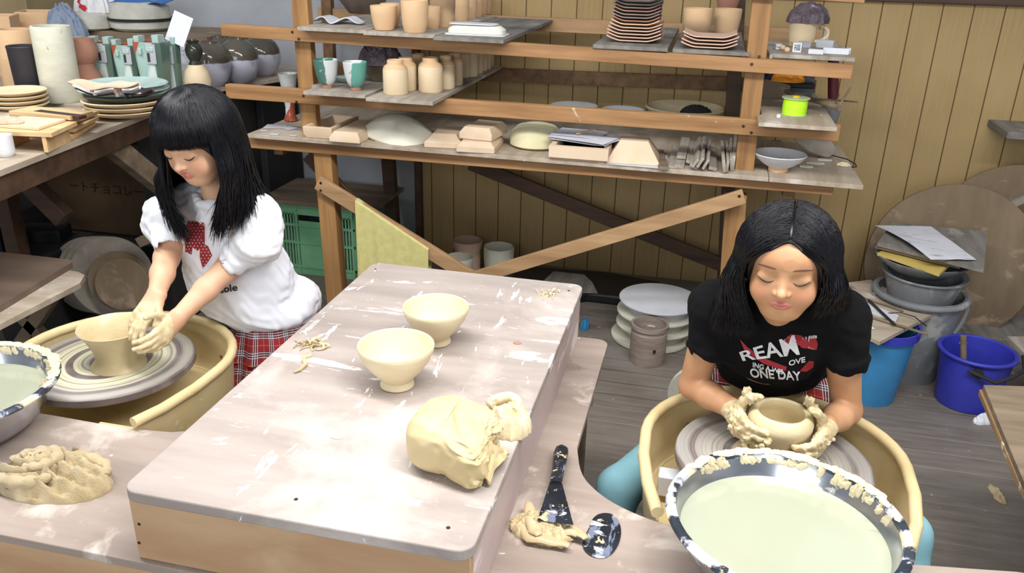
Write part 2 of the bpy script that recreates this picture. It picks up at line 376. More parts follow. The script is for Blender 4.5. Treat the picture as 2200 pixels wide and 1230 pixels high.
# ------------------------------------------------------------------ pottery wheels
def wheel_mat(name, cream, amt):
    t = NT(name); tc = t.n('ShaderNodeTexCoord'); sx = t.n('ShaderNodeSeparateXYZ', {0: tc.outputs['Object']})
    cx, cy = (t.n('ShaderNodeValue') for _ in range(2))
    r2 = t.math('ADD', t.math('MULTIPLY', sx.outputs[0], sx.outputs[0]), t.math('MULTIPLY', sx.outputs[1], sx.outputs[1]))
    an = t.math('ARCTAN2', sx.outputs[1], sx.outputs[0])
    r = t.math('SQRT', r2)
    r = t.math('ADD', r, t.math('MULTIPLY', t.noise(t.coord(), 5, 2), .025))
    a = t.noise(t.n('ShaderNodeCombineXYZ', {0: r, 1: 0., 2: 3.3}).outputs[0], 62, 2, .5)
    b = t.noise(t.n('ShaderNodeCombineXYZ', {0: r, 1: 0., 2: 7.7}).outputs[0], 170, 2, .5)
    n2 = t.noise(t.coord(), 6, 4)
    col = t.mix(t.ramp(b, .35, .65), lin('a5a09b'), lin('8b8580'))
    col = t.mix(t.math('MULTIPLY', t.ramp(a, .55, .62), t.ramp(n2, .34, .56)), col, lin('6b5e5c'))
    m = t.math('MULTIPLY', t.ramp(a, .54, .47), t.ramp(t.math('SQRT', r2), .2, .13, 0, amt))
    col = t.mix(m, col, lin(cream))
    t.bump(t.math('ADD', m, t.math('MULTIPLY', b, .4)), .001, .4)
    return t.out(col, .38)
ZW = .55
def make_wheel(cx, cy, label, wm, cr, hidden=False):
    w_ = thing('pottery_wheel', label, 'pottery wheel')
    R = .205
    G().lathe([(0, ZW - .022), (R - .004, ZW - .022), (R, ZW - .018), (R, ZW - .003), (R - .004, ZW), (0, ZW)], 72).o('wheel_head', wm, w_, loc=(cx, cy, 0))
    G().lathe([(0, ZW - .05), (.07, ZW - .05), (.09, ZW - .023), (0, ZW - .023)], 32).o('hub', M['black'], w_, loc=(cx, cy, 0))
    # U shaped splash pan, open towards the bench
    ox, oy = cr; W = .268
    path = [(-W + .045, 1.315), (-W + .02, 1.40), (-W + .003, 1.5)] + [(W * math.cos(math.radians(a)), 1.595 + .250 * math.sin(math.radians(a))) for a in range(180, -1, -9)] + [(W - .003, 1.5), (W - .02, 1.40), (W - .045, 1.33)]
    path = [(ox + x, y + oy, .568) for x, y in path]
    G().tube(path, .0125, 12).o('rim', M['tub'], w_)
    g = G()
    def pan(u, v):
        k = u * (len(path) - 1); i = min(int(k), len(path) - 2); f = k - i
        p = Vector(path[i]).lerp(Vector(path[i + 1]), f); c = Vector((ox, 1.56 + oy, 0))
        s = 1 - .045 * v - .05 * max(0, v - .8) * 5 * v
        q = Vector((c.x + (p.x - c.x) * s, c.y + (p.y - c.y) * (s if p.y > c.y else 1), .566 - .135 * min(v * 1.15, 1)))
        return q
    g.sheet(pan, 60, 10, .005)
    g.o('splash_pan', M['tub'], w_)
    fl = [(ox + (x - ox) * .93, 1.56 + oy + (y - 1.56 - oy) * (.93 if y > 1.56 + oy else .98)) for x, y, z in path]
    G().prism(fl, .422, .432).o('pan_floor', M['tub'], w_)
    g = G(); g.prism(rrect(ox - .17, ox + .17, 1.38 + oy, 1.74 + oy, .05), .12, .42); g.o('motor_housing', M['dark'], w_, bevel=.01)
    for sx in (-.18, .18):
        for sy in (1.41, 1.75): G().cyl((ox + sx, sy + oy, 0), (ox + sx, sy + oy, .12), .02, .018, 14).o('leg', M['dark'], w_)
    return w_
wl = make_wheel(-1.408, 1.598, 'yellow splash-pan pottery wheel used by the girl in white', wheel_mat('wheel_head_slip', 'd6d2b0', 1.), (-1.365, .0))
G().bb(-1.29, -1.13, 1.343, 1.40, .500, .506).o('splash_flap', M['tub'], wl, bevel=.002)
fin(wl)
wr = make_wheel(.219, 1.59, 'yellow splash-pan pottery wheel used by the girl in black', wheel_mat('wheel_head_grey', 'cfcab0', .25), (.216, .0))
p = at(1440, 1015, z=.5); G().box((p.x + .01, p.y, .475), (.07, .04, .05)).o('foam_block', M['white'], wr, bevel=.003, label='white block in the pan')
fin(wr)

# ------------------------------------------------------------------ basins of slip water
def basin(c, R, label):
    b = thing('steel_basin', label, 'basin')
    z0 = ZB + .0005; H = .112
    prof = [(0, 0), (R * .52, 0), (R * .62, .006), (R * .78, .035), (R * .88, .07), (R * .925, H - .004), (R * .93, H), (R * 1.0, H + .001), (R * 1.012, H - .004), (R * 1.0, H - .0065), (R * .915, H - .006), (R * .865, .07), (R * .765, .037), (R * .6, .009), (0, .003)]
    G().lathe([(r, z + z0) for r, z in prof[:6]] + [(r, z + z0) for r, z in prof[10:]][::1], 72).o('bowl', M['steel'], b, loc=(c[0], c[1], 0))
    g = G(); n = 96; g.lathe([(R * .915, H - .006 + z0), (R * .925, H + z0 + .001), (R * .955, H + .003 + z0), (R * .995, H + .0025 + z0), (R * 1.012, H - .003 + z0), (R, H - .008 + z0), (R * .93, H - .0075 + z0)], n)
    g.o('rim', M['steel_rim'], b, loc=(c[0], c[1], 0))
    g = G().lathe([(0, z0 + .072), (R * .872, z0 + .072), (R * .86, z0 + .066), (0, z0 + .06)], 72)
    g.o('slip_water', M['water'], b, loc=(c[0], c[1], 0), label='milky grey-green slip water')
    # crusts of dried slip round the rim
    g = G()
    for k in range(95):
        a = math.radians(random.triangular(10, 160, 75)); rr = R * random.uniform(.93, .985); n0 = len(g.v); sx = random.uniform(.006, .022)
        lump(g, (0, 0, 0), (sx, random.uniform(.004, .008), random.uniform(.001, .0028)), 9, .6, 7, k)
        for i in range(n0, len(g.v)):
            x, y, z = g.v[i]; ang = a + x / R; q = rr + y; g.v[i] = (q * math.cos(ang), q * math.sin(ang), z0 + H + .003 + z)
    for k in range(44):
        a = math.radians(random.uniform(15, 150)); lump(g, (R * .905 * math.cos(a), R * .905 * math.sin(a), z0 + H - .010), (random.uniform(.004, .014), .0016, random.uniform(.004, .014)), 10, .5, 7, k + 60)
    g.o('dried_slip', M['clay_leather'], b, loc=(c[0], c[1], 0))['kind'] = 'stuff'
    return fin(b)
basin((.207, 1.235), .2, 'steel basin of milky slip water in front of the girl in black')
basin((-1.485, 1.232), .2, 'steel basin of milky slip water beside the crumpled towel at the left edge')
# ------------------------------------------------------------------ things on the platform and bench
def pot(name, prof, c, mat, label, cat, n=64, group=None, wob=None):
    g = G().lathe(prof, n, wob=wob); o = g.o(name, mat); o.location = Vector(c); o['label'] = label; o['category'] = cat
    if group: o['group'] = group
    return o
bowlp = [(0, .0), (.031, 0), (.034, .002), (.033, .008), (.030, .014), (.036, .022), (.052, .040), (.066, .060), (.074, .080), (.0755, .088), (.0745, .0905), (.072, .089), (.069, .078), (.060, .056), (.045, .035), (.025, .022), (0, .019)]
c1 = (at(767, 745, z=ZT + .088) + at(934, 745, z=ZT + .088)) / 2; s1 = (at(934, 745, z=ZT + .088) - at(767, 745, z=ZT + .088)).length / 2 / .0755
c2 = (at(864, 662, z=ZT + .085) + at(1008, 662, z=ZT + .085)) / 2; s2 = (at(1008, 662, z=ZT + .085) - at(864, 662, z=ZT + .085)).length / 2 / .0755
pot('clay_bowl', [(r * s1, z * 1.04) for r, z in bowlp], (c1.x, c1.y, ZT + .0005), M['clay_leather'], 'unglazed footed clay bowl on the platform, the nearer one to the front', 'bowl', group=None)
b2 = pot('clay_bowl', [(r * s2, z * 1.0) for r, z in bowlp], (c2.x, c2.y, ZT + .0005), M['clay_leather'], 'unglazed footed clay bowl with a dark crumb inside, the farther one', 'bowl')
g = G(); lump(g, (-.016, -.005, .0245), (.003, .003, .005), 8, .5, 9, 2); g.o('dark_crumb', M['dark'], b2)

def heap(name, c, rx, ry, h, mat, label, cat, seed=0, ridge=6, rot=0, n=70, fine=.1, hole=None, edge=.3, z=ZT, amp=1.):
    """an irregular mound: folds by ridged noise, ragged outline, closed underneath"""
    vs = []; fs = []; N = n; Mx = n * 2
    ca, sa = math.cos(rot), math.sin(rot)
    for j in range(N + 1):
        t = j / N
        for i in range(Mx):
            a = 2 * PI * i / Mx; d = Vector((math.cos(a), math.sin(a), 0))
            R = 1 + edge * (nz(d, 1.3, seed) + .6 * nz(d, 3.5, seed + 4) + .35 * nz(d, 9, seed + 2))
            rr = math.sin(min(t * 1.08, 1) * PI / 2) * R if t < .93 else R * (1 - (t - .93) * .3)
            q = Vector((math.cos(a) * rr, math.sin(a) * rr, 0))
            hh = max(0, 1 - (rr / R) ** 2.4) ** .5 if t < .93 else 0
            f = 1 - abs(nz(q, ridge * .35, seed + 1)) * 2.2; f2 = nz(q, ridge * 1.2, seed + 7)
            zz = h * hh * (1 - .38 * amp + .38 * f * amp + .22 * f2 * amp + fine * nz(q, ridge * 3, seed + 5))
            if hole:
                dd = math.hypot(q.x - hole[0], q.y - hole[1]) / hole[2]; zz *= 1 - .75 * math.exp(-dd * dd)
            x, y = q.x * rx, q.y * ry
            vs.append(((x * ca - y * sa), (x * sa + y * ca), max(zz, 0) + .0006 if t < .93 else .0004))
    for j in range(N):
        for i in range(Mx): fs.append((j * Mx + i, (j + 1) * Mx + i, (j + 1) * Mx + (i + 1) % Mx, j * Mx + (i + 1) % Mx))
    fs.append(tuple(N * Mx + i for i in range(Mx))[::-1])
    o = G().add(vs, fs).o(name, mat); o.location = (c[0], c[1], z); o['label'] = label; o['category'] = cat
    return o

# big torn block of clay: rounded box, soft on the left, torn edge on the right
def torn_clay():
    g = G(); vs = []; fs = []; N = 70; Mx = 140
    base = [(890, 860), (1030, 838), (1070, 880), (1040, 935), (1080, 985), (1068, 1040), (1055, 1083), (1010, 1045), (930, 1042), (893, 1000), (885, 930)]
    c = at(975, 985, z=ZT)
    for j in range(N + 1):
        ph = PI * j / N - PI / 2; cz, sz = math.cos(ph), math.sin(ph)
        for i in range(Mx):
            a = 2 * PI * i / Mx; ca, sa = math.cos(a), math.sin(a)
            k = (abs(ca) ** 3.2 + abs(sa) ** 3.2) ** (-1 / 3.2)
            cc = abs(cz) ** .55
            x, y, z = ca * k * cc * .074, sa * k * cc * .066, (sz * abs(sz) ** -.35 if sz else 0) * .043
            y += .004; d = Vector((ca * cz, sa * cz, sz))
            tear = max(0, ca) ** 1.2 * max(0, 1 - abs(sz) * .7)
            x += tear * (.014 * nz(d, 3.1, 3) + .010 * nz(d, 8, 5) + .004 * nz(d, 20, 5)) + .004 * nz(d, 2, 1)
            if ca > .2 and sa < -.25: # tongue of torn clay at the lower right
                s = min(1, (ca - .2) * 1.6) * min(1, (-sa - .25) * 2.4); x += .016 * s; y -= .026 * s * (1 + .3 * nz(d, 6, 2)); z -= .010 * s
            if ca < 0: z *= 1.04
            z += .004 * nz(d, 2.2, 8) * (z > 0) + .003 * max(0, sz) * nz(d, 5, 8) - .010 * max(0, ca) * max(0, sz)
            y += .003 * nz(d, 3.3, 6)
            vs.append((x, y, max(z + .043, .0006)))
    for j in range(N):
        for i in range(Mx): fs.append((j * Mx + i, j * Mx + (i + 1) % Mx, (j + 1) * Mx + (i + 1) % Mx, (j + 1) * Mx + i))
    g.add(vs, fs); o = g.o('clay_block', M['clay_lump']); o.location = (c.x - .002, c.y - .006, ZT); o.rotation_euler = (0, 0, math.radians(-6)); o.scale = (1, 1.10, 1.16)
    o['label'] = 'big torn block of fresh yellowish clay on the platform'; o['category'] = 'clay'
    # thin torn flaps standing off the tear are part of it
    g = G()
    def flap(u, v):
        return Vector((.066 + .026 * u + .006 * nz((u * 3, v * 3, 0), 1, 1), -.045 + .085 * v + .008 * nz((u * 4, v * 4, 1), 1, 3), .004 + .048 * (1 - u * .75) * (.35 + .65 * math.sin(PI * min(1, v * 1.1))) + .005 * nz((u * 4, v * 5, 4), 1, 4)))
    g.sheet(flap, 12, 24, .005)
    g.o('torn_flap', M['clay_lump'], o)
torn_clay()
c = at(1092, 915, z=ZT)
hp = thing('clay_scrap', 'pale folded scrap of clay with a hole, behind the big clay block', 'clay')
h1 = heap('scrap_body', c, .047, .052, .052, M['clay_leather'], '', 'x', seed=3, ridge=3.5, rot=.3, fine=.05, hole=(-.25, .35, .2), edge=.22)
for k in ('label', 'category'): del h1[k]
h1.parent = hp; h1.rotation_euler = (0, 0, 0)
g = G()
for k, (r0, hh) in enumerate(((.036, .040), (.028, .045))):
    pts = [(c.x - .012 + r0 * math.cos(a) * .75, c.y + .012 + r0 * math.sin(a) * .6, ZT + hh + .004 * math.sin(a * 2)) for a in [math.radians(t) for t in range(-30 + 40 * k, 235, 12)]]
    g.tube(pts, [.006 + .006 * math.sin(PI * i / (len(pts) - 1)) for i in range(len(pts))], 10)
g.o('curled_lip', M['clay_leather'], hp)
fin(hp)

# scraps: curls of trimmed clay
def curls(name, c, z, n, L, r, mat, label, spread, seed):
    random.seed(seed); g = G()
    for k in range(n):
        a = random.uniform(0, 2 * PI); x, y = c[0] + random.gauss(0, spread), c[1] + random.gauss(0, spread); pts = []
        curv = random.uniform(-1, 1) * 90; zz = z + r * .6 + random.uniform(0, .010)
        for i in range(12):
            a += curv * L / 12; x += math.cos(a) * L / 12; y += math.sin(a) * L / 12
            pts.append((x, y, max(z + r * .4, zz + .004 * math.sin(i * .7 + k) - .0008 * i)))
        g.tube(pts, [r * (.4 + .6 * math.sin(PI * (i + .5) / 12)) for i in range(12)], 7, flat=.5)
    random.seed(seed + 1); o = g.o(name, mat); return tag(o, label, 'clay')
c = at(672, 745, z=ZT); curls('clay_trimmings', c, ZT, 13, .045, .0042, M['clay_slip'], 'twisted bundle of clay trimmings near the left edge of the platform', .008, 4)
c = at(640, 790, z=ZT)
p_ = [at(x, y, z=ZT + .004) for x, y in ((668, 762), (652, 768), (656, 782), (645, 793), (632, 799))]
tag(G().tube(p_, [.005, .0055, .005, .004, .002], 8).o('clay_curl', M['clay_slip']), 'single curled strip of clay trailing below the trimmings bundle', 'clay')
c = at(1178, 632, z=ZT); curls('clay_smear', c, ZT, 16, .035, .0024, M['clay_leather'], 'spattered pale clay scraps at the far right corner of the platform', .013, 9)
c = at(722, 939, z=ZT); tag(heap('clay_crumb', c, .012, .006, .003, M['plaster_clay'], '', '', 5, n=14), 'small flat pinkish clay crumb on the middle of the platform', 'clay')
c = at(1111, 737, z=ZT); tag(heap('clay_crumb', c, .009, .007, .004, M['terracotta'], '', '', 6, n=14), 'small brown clay crumb right of the bowls', 'clay')

# heap of wet slip with a scraper, and the rubber rib
heapc = at(1160, 1140, z=ZB)
hs = thing('slip_heap', 'heap of wet scraped clay on the bench beside the platform', 'clay')
h1 = heap('heap_body', (heapc.x + .004, heapc.y - .002, 0), .060, .040, .030, M['clay_wet'], '', 'x', seed=11, ridge=5, rot=-.25, edge=.25, fine=.25, z=ZB)
for k in ('label', 'category'): del h1[k]
h1.parent = hs; g = G()
for k, pp in enumerate((((1135, 1076), (1140, 1100), (1150, 1135), (1160, 1150)), ((1165, 1085), (1190, 1095), (1190, 1125), (1165, 1130)), ((1190, 1120), (1215, 1135), (1245, 1140), (1262, 1158)), ((1115, 1120), (1140, 1150), (1190, 1158), (1230, 1172)))):
    P = [at(x, y, z=ZB + .024 - .003 * k) for x, y in pp]; Q = []
    for i in range(len(P) - 1):
        for f in range(6): Q.append(P[i].lerp(P[i + 1], f / 6))
    g.tube([q + Vector((0, 0, -.003 + .002 * math.sin(i * .9))) for i, q in enumerate(Q)], [.006 + .008 * math.sin(PI * i / (len(Q) - 1)) for i in range(len(Q))], 12, flat=.5, up=(0, 0, 1))
random.seed(5)
for k in range(26):
    a = random.uniform(2.6, 6.0); lump(g, (heapc.x + .006 + .055 * math.cos(a), heapc.y + .035 * math.sin(a), ZB + .007), (.008, .007, .0065), 6, .4, 8, k, .0065)
g.o('folded_clay', M['clay_slip'], hs); fin(hs)
M['splat'] = pm('spattered_black', '1c1e24', '2b2e37', 12, rough=.3, metal=.2, bump=.4, spots=(('7d8499', 34, .54, .05, (1, .4, 1)), ('d6d8e0', 45, .59, .04, (.5, 1, 1)), ('d9c9a0', 33, .60, .03)))
sc = thing('scraper', 'black-handled scraper with a splashed steel blade stuck in the slip heap', 'scraper')
hA, hB, hC = at(1208, 958, z=ZB + .020), at(1194, 1038, z=ZB + .030), at(1190, 1118, z=ZB + .034)
ax = (hA - hB).normalized(); sd = Vector((0, 0, 1)).cross(ax)
hw = [.010, .0145, .016, .0145, .013, .0125, .014, .011]
pts = [hB.lerp(hA, t) for t in (-.0, .1, .3, .5, .65, .8, .93, 1.0)]
G().tube(pts, [.011, .0125, .0125, .0135, .0145, .0155, .0135, .007], 16, flat=.62, up=(0, 0, 1)).o('handle', M['splat'], sc)
p = hB.lerp(hA, .88); G().cyl(p + Vector((0, 0, .0085)), p + Vector((0, 0, .0102)), .006, n=16).o('hang_hole', M['black'], sc)
bl = [hB + sd * .012 + ax * .004, hB - sd * .012 + ax * .004, hC - sd * .036 - ax * .004, hC + sd * .030 - ax * .004]
q = [b + Vector((0, 0, -.0012)) for b in bl]
G().add([*bl, *q], [(0, 1, 2, 3), (7, 6, 5, 4), (0, 4, 5, 1), (1, 5, 6, 2), (2, 6, 7, 3), (3, 7, 4, 0)]).o('blade', M['splat'], sc, smooth=False)
fin(sc)
P = [(1290, 1103), (1318, 1105), (1334, 1128), (1334, 1160), (1318, 1190), (1295, 1202), (1268, 1196), (1250, 1178), (1254, 1155), (1266, 1135), (1272, 1115)]
for _ in range(2): P = [q for i in range(len(P)) for q in ((.75 * P[i - 1][0] + .25 * P[i][0], .75 * P[i - 1][1] + .25 * P[i][1]), (.25 * P[i - 1][0] + .75 * P[i][0], .25 * P[i - 1][1] + .75 * P[i][1]))]
P = [at(x, y, z=ZB) for x, y in P]
g = G().prism([(p.x, p.y) for p in P][::-1], ZB + .0006, ZB + .0036); o = g.o('potters_rib', M['splat'], smooth=False, bevel=.001); tag(o, 'black kidney-shaped potter\'s rib streaked with slip', 'rib tool')

# crumpled terry towel
c = at(118, 1035, z=ZB)
def towel():
    t = thing('crumpled_towel', 'clay-soaked towel crumpled on the bench below the left basin', 'towel')
    g = G(); vs = []; fs = []; N, Mx = 80, 200
    for j in range(N + 1):
        tt = j / N
        for i in range(Mx):
            a = 2 * PI * i / Mx; ca, sa = math.cos(a), math.sin(a); d = Vector((ca, sa, 0))
            R = 1 + .16 * nz(d, 1.2, 2) + .05 * nz(d, 4, 3); r = math.sin(min(tt / .85, 1) * PI / 2) * R
            x, y = ca * r, sa * r; q = Vector((x, y, 0))
            hh = max(0, 1 - (r / R) ** 3) ** .5 if tt < .85 else 0
            sw = math.atan2(y - .1, x + .45); rr = math.hypot(x + .45, y - .1)
            fold = math.sin(rr * 21 + sw * 1.2 + 2.5 * nz(q, 1.1, 4)) * (1 if x < .15 else .3) + math.sin((x * .3 + y) * 16 + 3 * nz(q, .9, 8)) * (0 if x < 0 else .8)
            zz = hh * (.040 + .014 * fold + .014 * nz(q, 1.4, 6)) + .003 * nz(q, 14, 1) * hh
            vs.append((x * .122, y * .070, max(zz, 0) + (.0006 if tt < .85 else .0004)))
    for j in range(N):
        for i in range(Mx): fs.append((j * Mx + i, (j + 1) * Mx + i, (j + 1) * Mx + (i + 1) % Mx, j * Mx + (i + 1) % Mx))
    fs.append(tuple(N * Mx + i for i in range(Mx))[::-1])
    b = g.add(vs, fs).o('towel_body', M['cloth_clay'], t)
    g = G() # rolled twisted folds lying on the heap
    for ks in (((-.095, .0), (-.075, .035), (-.03, .042), (.0, .02), (-.01, -.015), (-.045, -.02)), ((-.06, .01), (-.04, .025), (-.022, .01), (-.035, -.005), (-.055, -.0)), ((.0, .03), (.04, .048), (.085, .042), (.11, .015)), ((-.115, -.03), (-.06, -.052), (.0, -.05), (.03, -.03))):
        P = [Vector((x, y, .040 if k == 0 else .040)) for k, (x, y) in enumerate(ks)]; Q = []
        for i in range(len(P) - 1):
            p0, p1, p2, p3 = P[max(i - 1, 0)], P[i], P[i + 1], P[min(i + 2, len(P) - 1)]
            for f in range(8):
                u = f / 8; Q.append(.5 * ((2 * p1) + (p2 - p0) * u + (2 * p0 - 5 * p1 + 4 * p2 - p3) * u * u + (3 * p1 - p0 - 3 * p2 + p3) * u ** 3))
        for q in Q: q.z = .047 - .55 * ((q.x / .122) ** 2 + (q.y / .07) ** 2) ** 1.2 * .047
        g.tube(Q, [.006 + .007 * math.sin(PI * (i + .5) / len(Q)) + .002 * math.sin(i * 1.3) for i in range(len(Q))], 14)
    g.o('twisted_fold', M['cloth_clay'], t)
    for k in t.children: k.location = (0, 0, 0)
    for k in kids(t): k.location = Vector((c.x, c.y, ZB)); k.rotation_euler = (0, 0, 0)
    fin(t)
towel()

# ------------------------------------------------------------------ pots on the wheels
zr = .652
potL = [(0, 0), (.066, 0), (.064, .004), (.055, .012), (.051, .025), (.054, .045), (.061, .065), (.070, .084), (.080, .098), (.0835, .1035), (.0825, .106), (.079, .1045), (.069, .088), (.060, .066), (.051, .044), (.042, .026), (.025, .016), (0, .015)]
cL = (at(162, 703, z=zr) + at(326, 700, z=zr)) / 2; cB = at(243, 778, z=ZW)
pot('wheel_thrown_bowl', potL, (cL.x, cL.y - .004, ZW + .0005), M['clay_wet'], 'wet clay bowl with flared rim on the left wheel', 'bowl', 80)
PR = Vector((.222, 1.592, 0))
potR = [(0, 0), (.088, 0), (.084, .003), (.070, .010), (.060, .022), (.055, .038), (.056, .055), (.062, .072), (.0665, .086), (.067, .095), (.064, .104), (.059, .112), (.055, .1155), (.051, .116), (.047, .113), (.0455, .106), (.050, .096), (.052, .08), (.048, .064), (.030, .054), (0, .052)]
pot('wheel_thrown_pot', potR, (PR.x, PR.y, ZW + .0005), M['clay_wet'], 'round wet clay pot between the muddy hands on the right wheel', 'pot', 80)
# ------------------------------------------------------------------ the big pine shelf rack along the back wall
YF = 3.0
CBf = Vector(CB[2])
def dep(p): return (Vector(p) - Vector(CAM)).dot(CBf)
def onz(px, py, z, r=0): p = at(px, py, z=z); return Vector((p.x, p.y + r, z))
def beam(parent, pl, pr, y0, th, hpx, mat, name='beam', ext=0):
    a, b = at(*pl, y=y0), at(*pr, y=y0); h = hpx
    up = Vector((0, 0, 1)); d = Vector((0, th / 2, -h / 2))
    return G().bar(a + d, b + d, th, h).o(name, mat, parent, bevel=.002)
rack = thing('shelf_rack', 'tall open pine shelf rack with stepped beams along the back wall', 'shelf')
beam(rack, (473, 51), (1834, 140), YF, .034, .046, M['pine'])
beam(rack, (483, 181), (1807, 270), YF, .034, .055, M['pine'])
beam(rack, (531, 294), (1793, 393), YF, .04, .045, M['pine'])
beam(rack, (440, -110), (1862, -18), YF, .034, .036, M['pine'])
YBk = 3.84
for (l, r, z, m_) in (((1028, 152), (1600, 170), 0, 'pine_y'), ((800, 22), (1600, 62), 0, 'pine_pale')):  # light put into the wood tone: dark pine for shade, pale for lit
    a = at(*l, y=YBk); b = at(*r, y=YBk); G().bar((-1.86, YBk + .015, a.z - .03), (.45, YBk + .015, b.z - .02), .03, .06).o('back_beam', M[m_], rack, bevel=.002)
def post(pt, pb, y0, wd, dp, mat, z0=None, z1=None, name='post'):
    a, b = at(*pt, y=y0), at(*pb, y=y0); d = (a - b).normalized()
    if z1: a = b + d * ((z1 - b.z) / d.z)
    if z0 is not None: b = b + d * ((z0 - b.z) / d.z)
    off = Vector((wd / 2, dp / 2, 0))
    return G().bar(a + off, b + off, dp, wd, (0, 1, 0)).o(name, mat, rack, bevel=.002)
post((628, 0), (652, 288), YF + .034, .042, .066, M['pine_z'], z0=.822, z1=1.62)
post((1621, 0), (1584, 356), YF + .034, .052, .066, M['pine_z'], z0=.785, z1=1.58)
post((676, 340), (703, 640), YF + .01, .058, .075, M['pine_z'], z0=0, z1=.775, name='leg')
post((1566, 405), (1550, 640), YF + .01, .055, .075, M['pine_z'], z0=0, z1=.725, name='leg')
post((820, 345), (830, 480), YBk - .06, .05, .06, M['dark_wood'], z0=0, z1=.75, name='leg')
post((1563, 200), (1545, 560), YBk - .06, .05, .06, M['dark_wood'], z0=0, z1=1.5, name='leg')
post((690, 0), (700, 200), YBk - .02, .04, .05, M['pine_y'], z0=.7, z1=1.5)
def plank(a, b, wd, y0, mat, th=.022, name='brace'):
    a, b = at(*a, y=y0), at(*b, y=y0); return G().bar(a, b, th, wd, (0, 1, 0)) if 0 else G().bar(a, b, th, wd, (0, 0, 1)).o(name, mat, rack, bevel=.002)
plank((683, 391), (1040, 612), .058, YF - .006, M['pine_pale'])
plank((1599, 421), (1000, 602), .052, YF - .031, M['pine_pale'])
plank((662, 332), (800, 480), .06, YF + .12, M['dark_wood'])
plank((1010, 350), (1560, 572), .065, YBk - .08, M['dark_wood'])
for x in (-1.7, .3): G().bb(x, x + .04, YF + .03, YBk, .735, .772).o('cross_bearer', M['pine_y'], rack, bevel=.002)
for q in ((628, 69), (642, 84), (652, 206), (637, 219), (1615, 138), (1631, 122), (1597, 271), (1614, 285), (689, 393), (689, 409), (1588, 417)):
    p = at(*q, y=YF - (.017 if q[1] > 380 else 0)); G().cyl(p + Vector((0, .001 - (.026 if q[0] == 1588 else 0), 0)), p + Vector((0, -.0012 - (.026 if q[0] == 1588 else 0), 0)), .0055, n=12).o('screw', M['screw'], rack)
fin(rack)

_a, _b = at(628, 0, y=YF + .034), at(652, 288, y=YF + .034); PL_ = (min(_a.x, _b.x) - .005, max(_a.x, _b.x) + .047)
_a, _b = at(1621, 0, y=YF + .034), at(1584, 356, y=YF + .034); PR_ = (min(_a.x, _b.x) - .005, max(_a.x, _b.x) + .057)
BM = ((at(473, 51, y=YF), at(1834, 140, y=YF)), (at(483, 181, y=YF), at(1807, 270, y=YF)))
def board(l, r, yf, yb, label, mat='board', th=.013, name='ware_board', group=None, notch=None):
    b0, b1 = BM[0 if l[1] < 150 else 1]; xm = at((l[0] + r[0]) / 2, l[1], y=YF).x
    z = b0.z + (b1.z - b0.z) * (xm - b0.x) / (b1.x - b0.x) + th + .002      # boards rest on the front beam
    a, b = at(*l, z=z), at(*r, z=z); yf = (a.y + b.y) / 2
    X = [(a.x, yf), (b.x, yf), (b.x, yb), (a.x, yb)]
    if notch == 'L': nx = PL_[1] + .003; X = [(a.x, yf), (b.x, yf), (b.x, yb), (nx, yb), (nx, YF + .031), (a.x, YF + .031)]
    if notch == 'R': nx = PR_[0] - .003; X = [(a.x, yf), (b.x, yf), (b.x, YF + .031), (nx, YF + .031), (nx, yb), (a.x, yb)]
    if notch == 'RL': nx = PR_[1] + .003; X = [(a.x, yf), (b.x, yf), (b.x, yb), (nx, yb), (nx, YF + .031), (a.x, YF + .031)]
    g = G().prism(X, z - th, z)
    o = g.o(name, M[mat], bevel=.0015, smooth=False); tag(o, label, 'board', group)
    return z
Z1a = board((641, 57), (783, 65), 2.965, 3.8, 'grey ware board on the upper beam, the one left of the cups', notch='L')
Z1b = board((785, 66), (929, 76), 2.96, 3.86, 'grey ware board carrying the peach cups on the upper beam')
Z1c = board((931, 78), (1081, 86), 2.955, 3.86, 'grey ware board under the white slab moulds on the upper beam', 'board_dark')
Z1d = board((1273, 96), (1435, 103), 2.955, 3.8, 'ware board under the tall stack of thin plates', 'board_dark')
Z1e = board((1445, 105), (1611, 113), 2.955, 3.8, 'ware board under the short plate stack left of the right post', 'board_dark', notch='R')
Z1f = board((1660, 117), (1836, 123), 2.97, 3.5, 'short ware board of seals and stamps at the right end of the upper beam', notch='RL')
Z2a = board((650, 196), (785, 204), 2.96, 3.7, 'grey ware board under the two green-glazed cups', notch='L')
Z2b = board((787, 209), (928, 220), 2.95, 3.86, 'long grey ware board carrying the peach bottle jars')
Z2c = board((1630, 264), (1799, 273), 2.955, 3.6, 'plywood offcut under the yellow spool at the right end', 'ply_y', notch='RL')
a = at(532, 287, y=2.965); b = at(1857, 392, y=2.965); Z3 = a.z
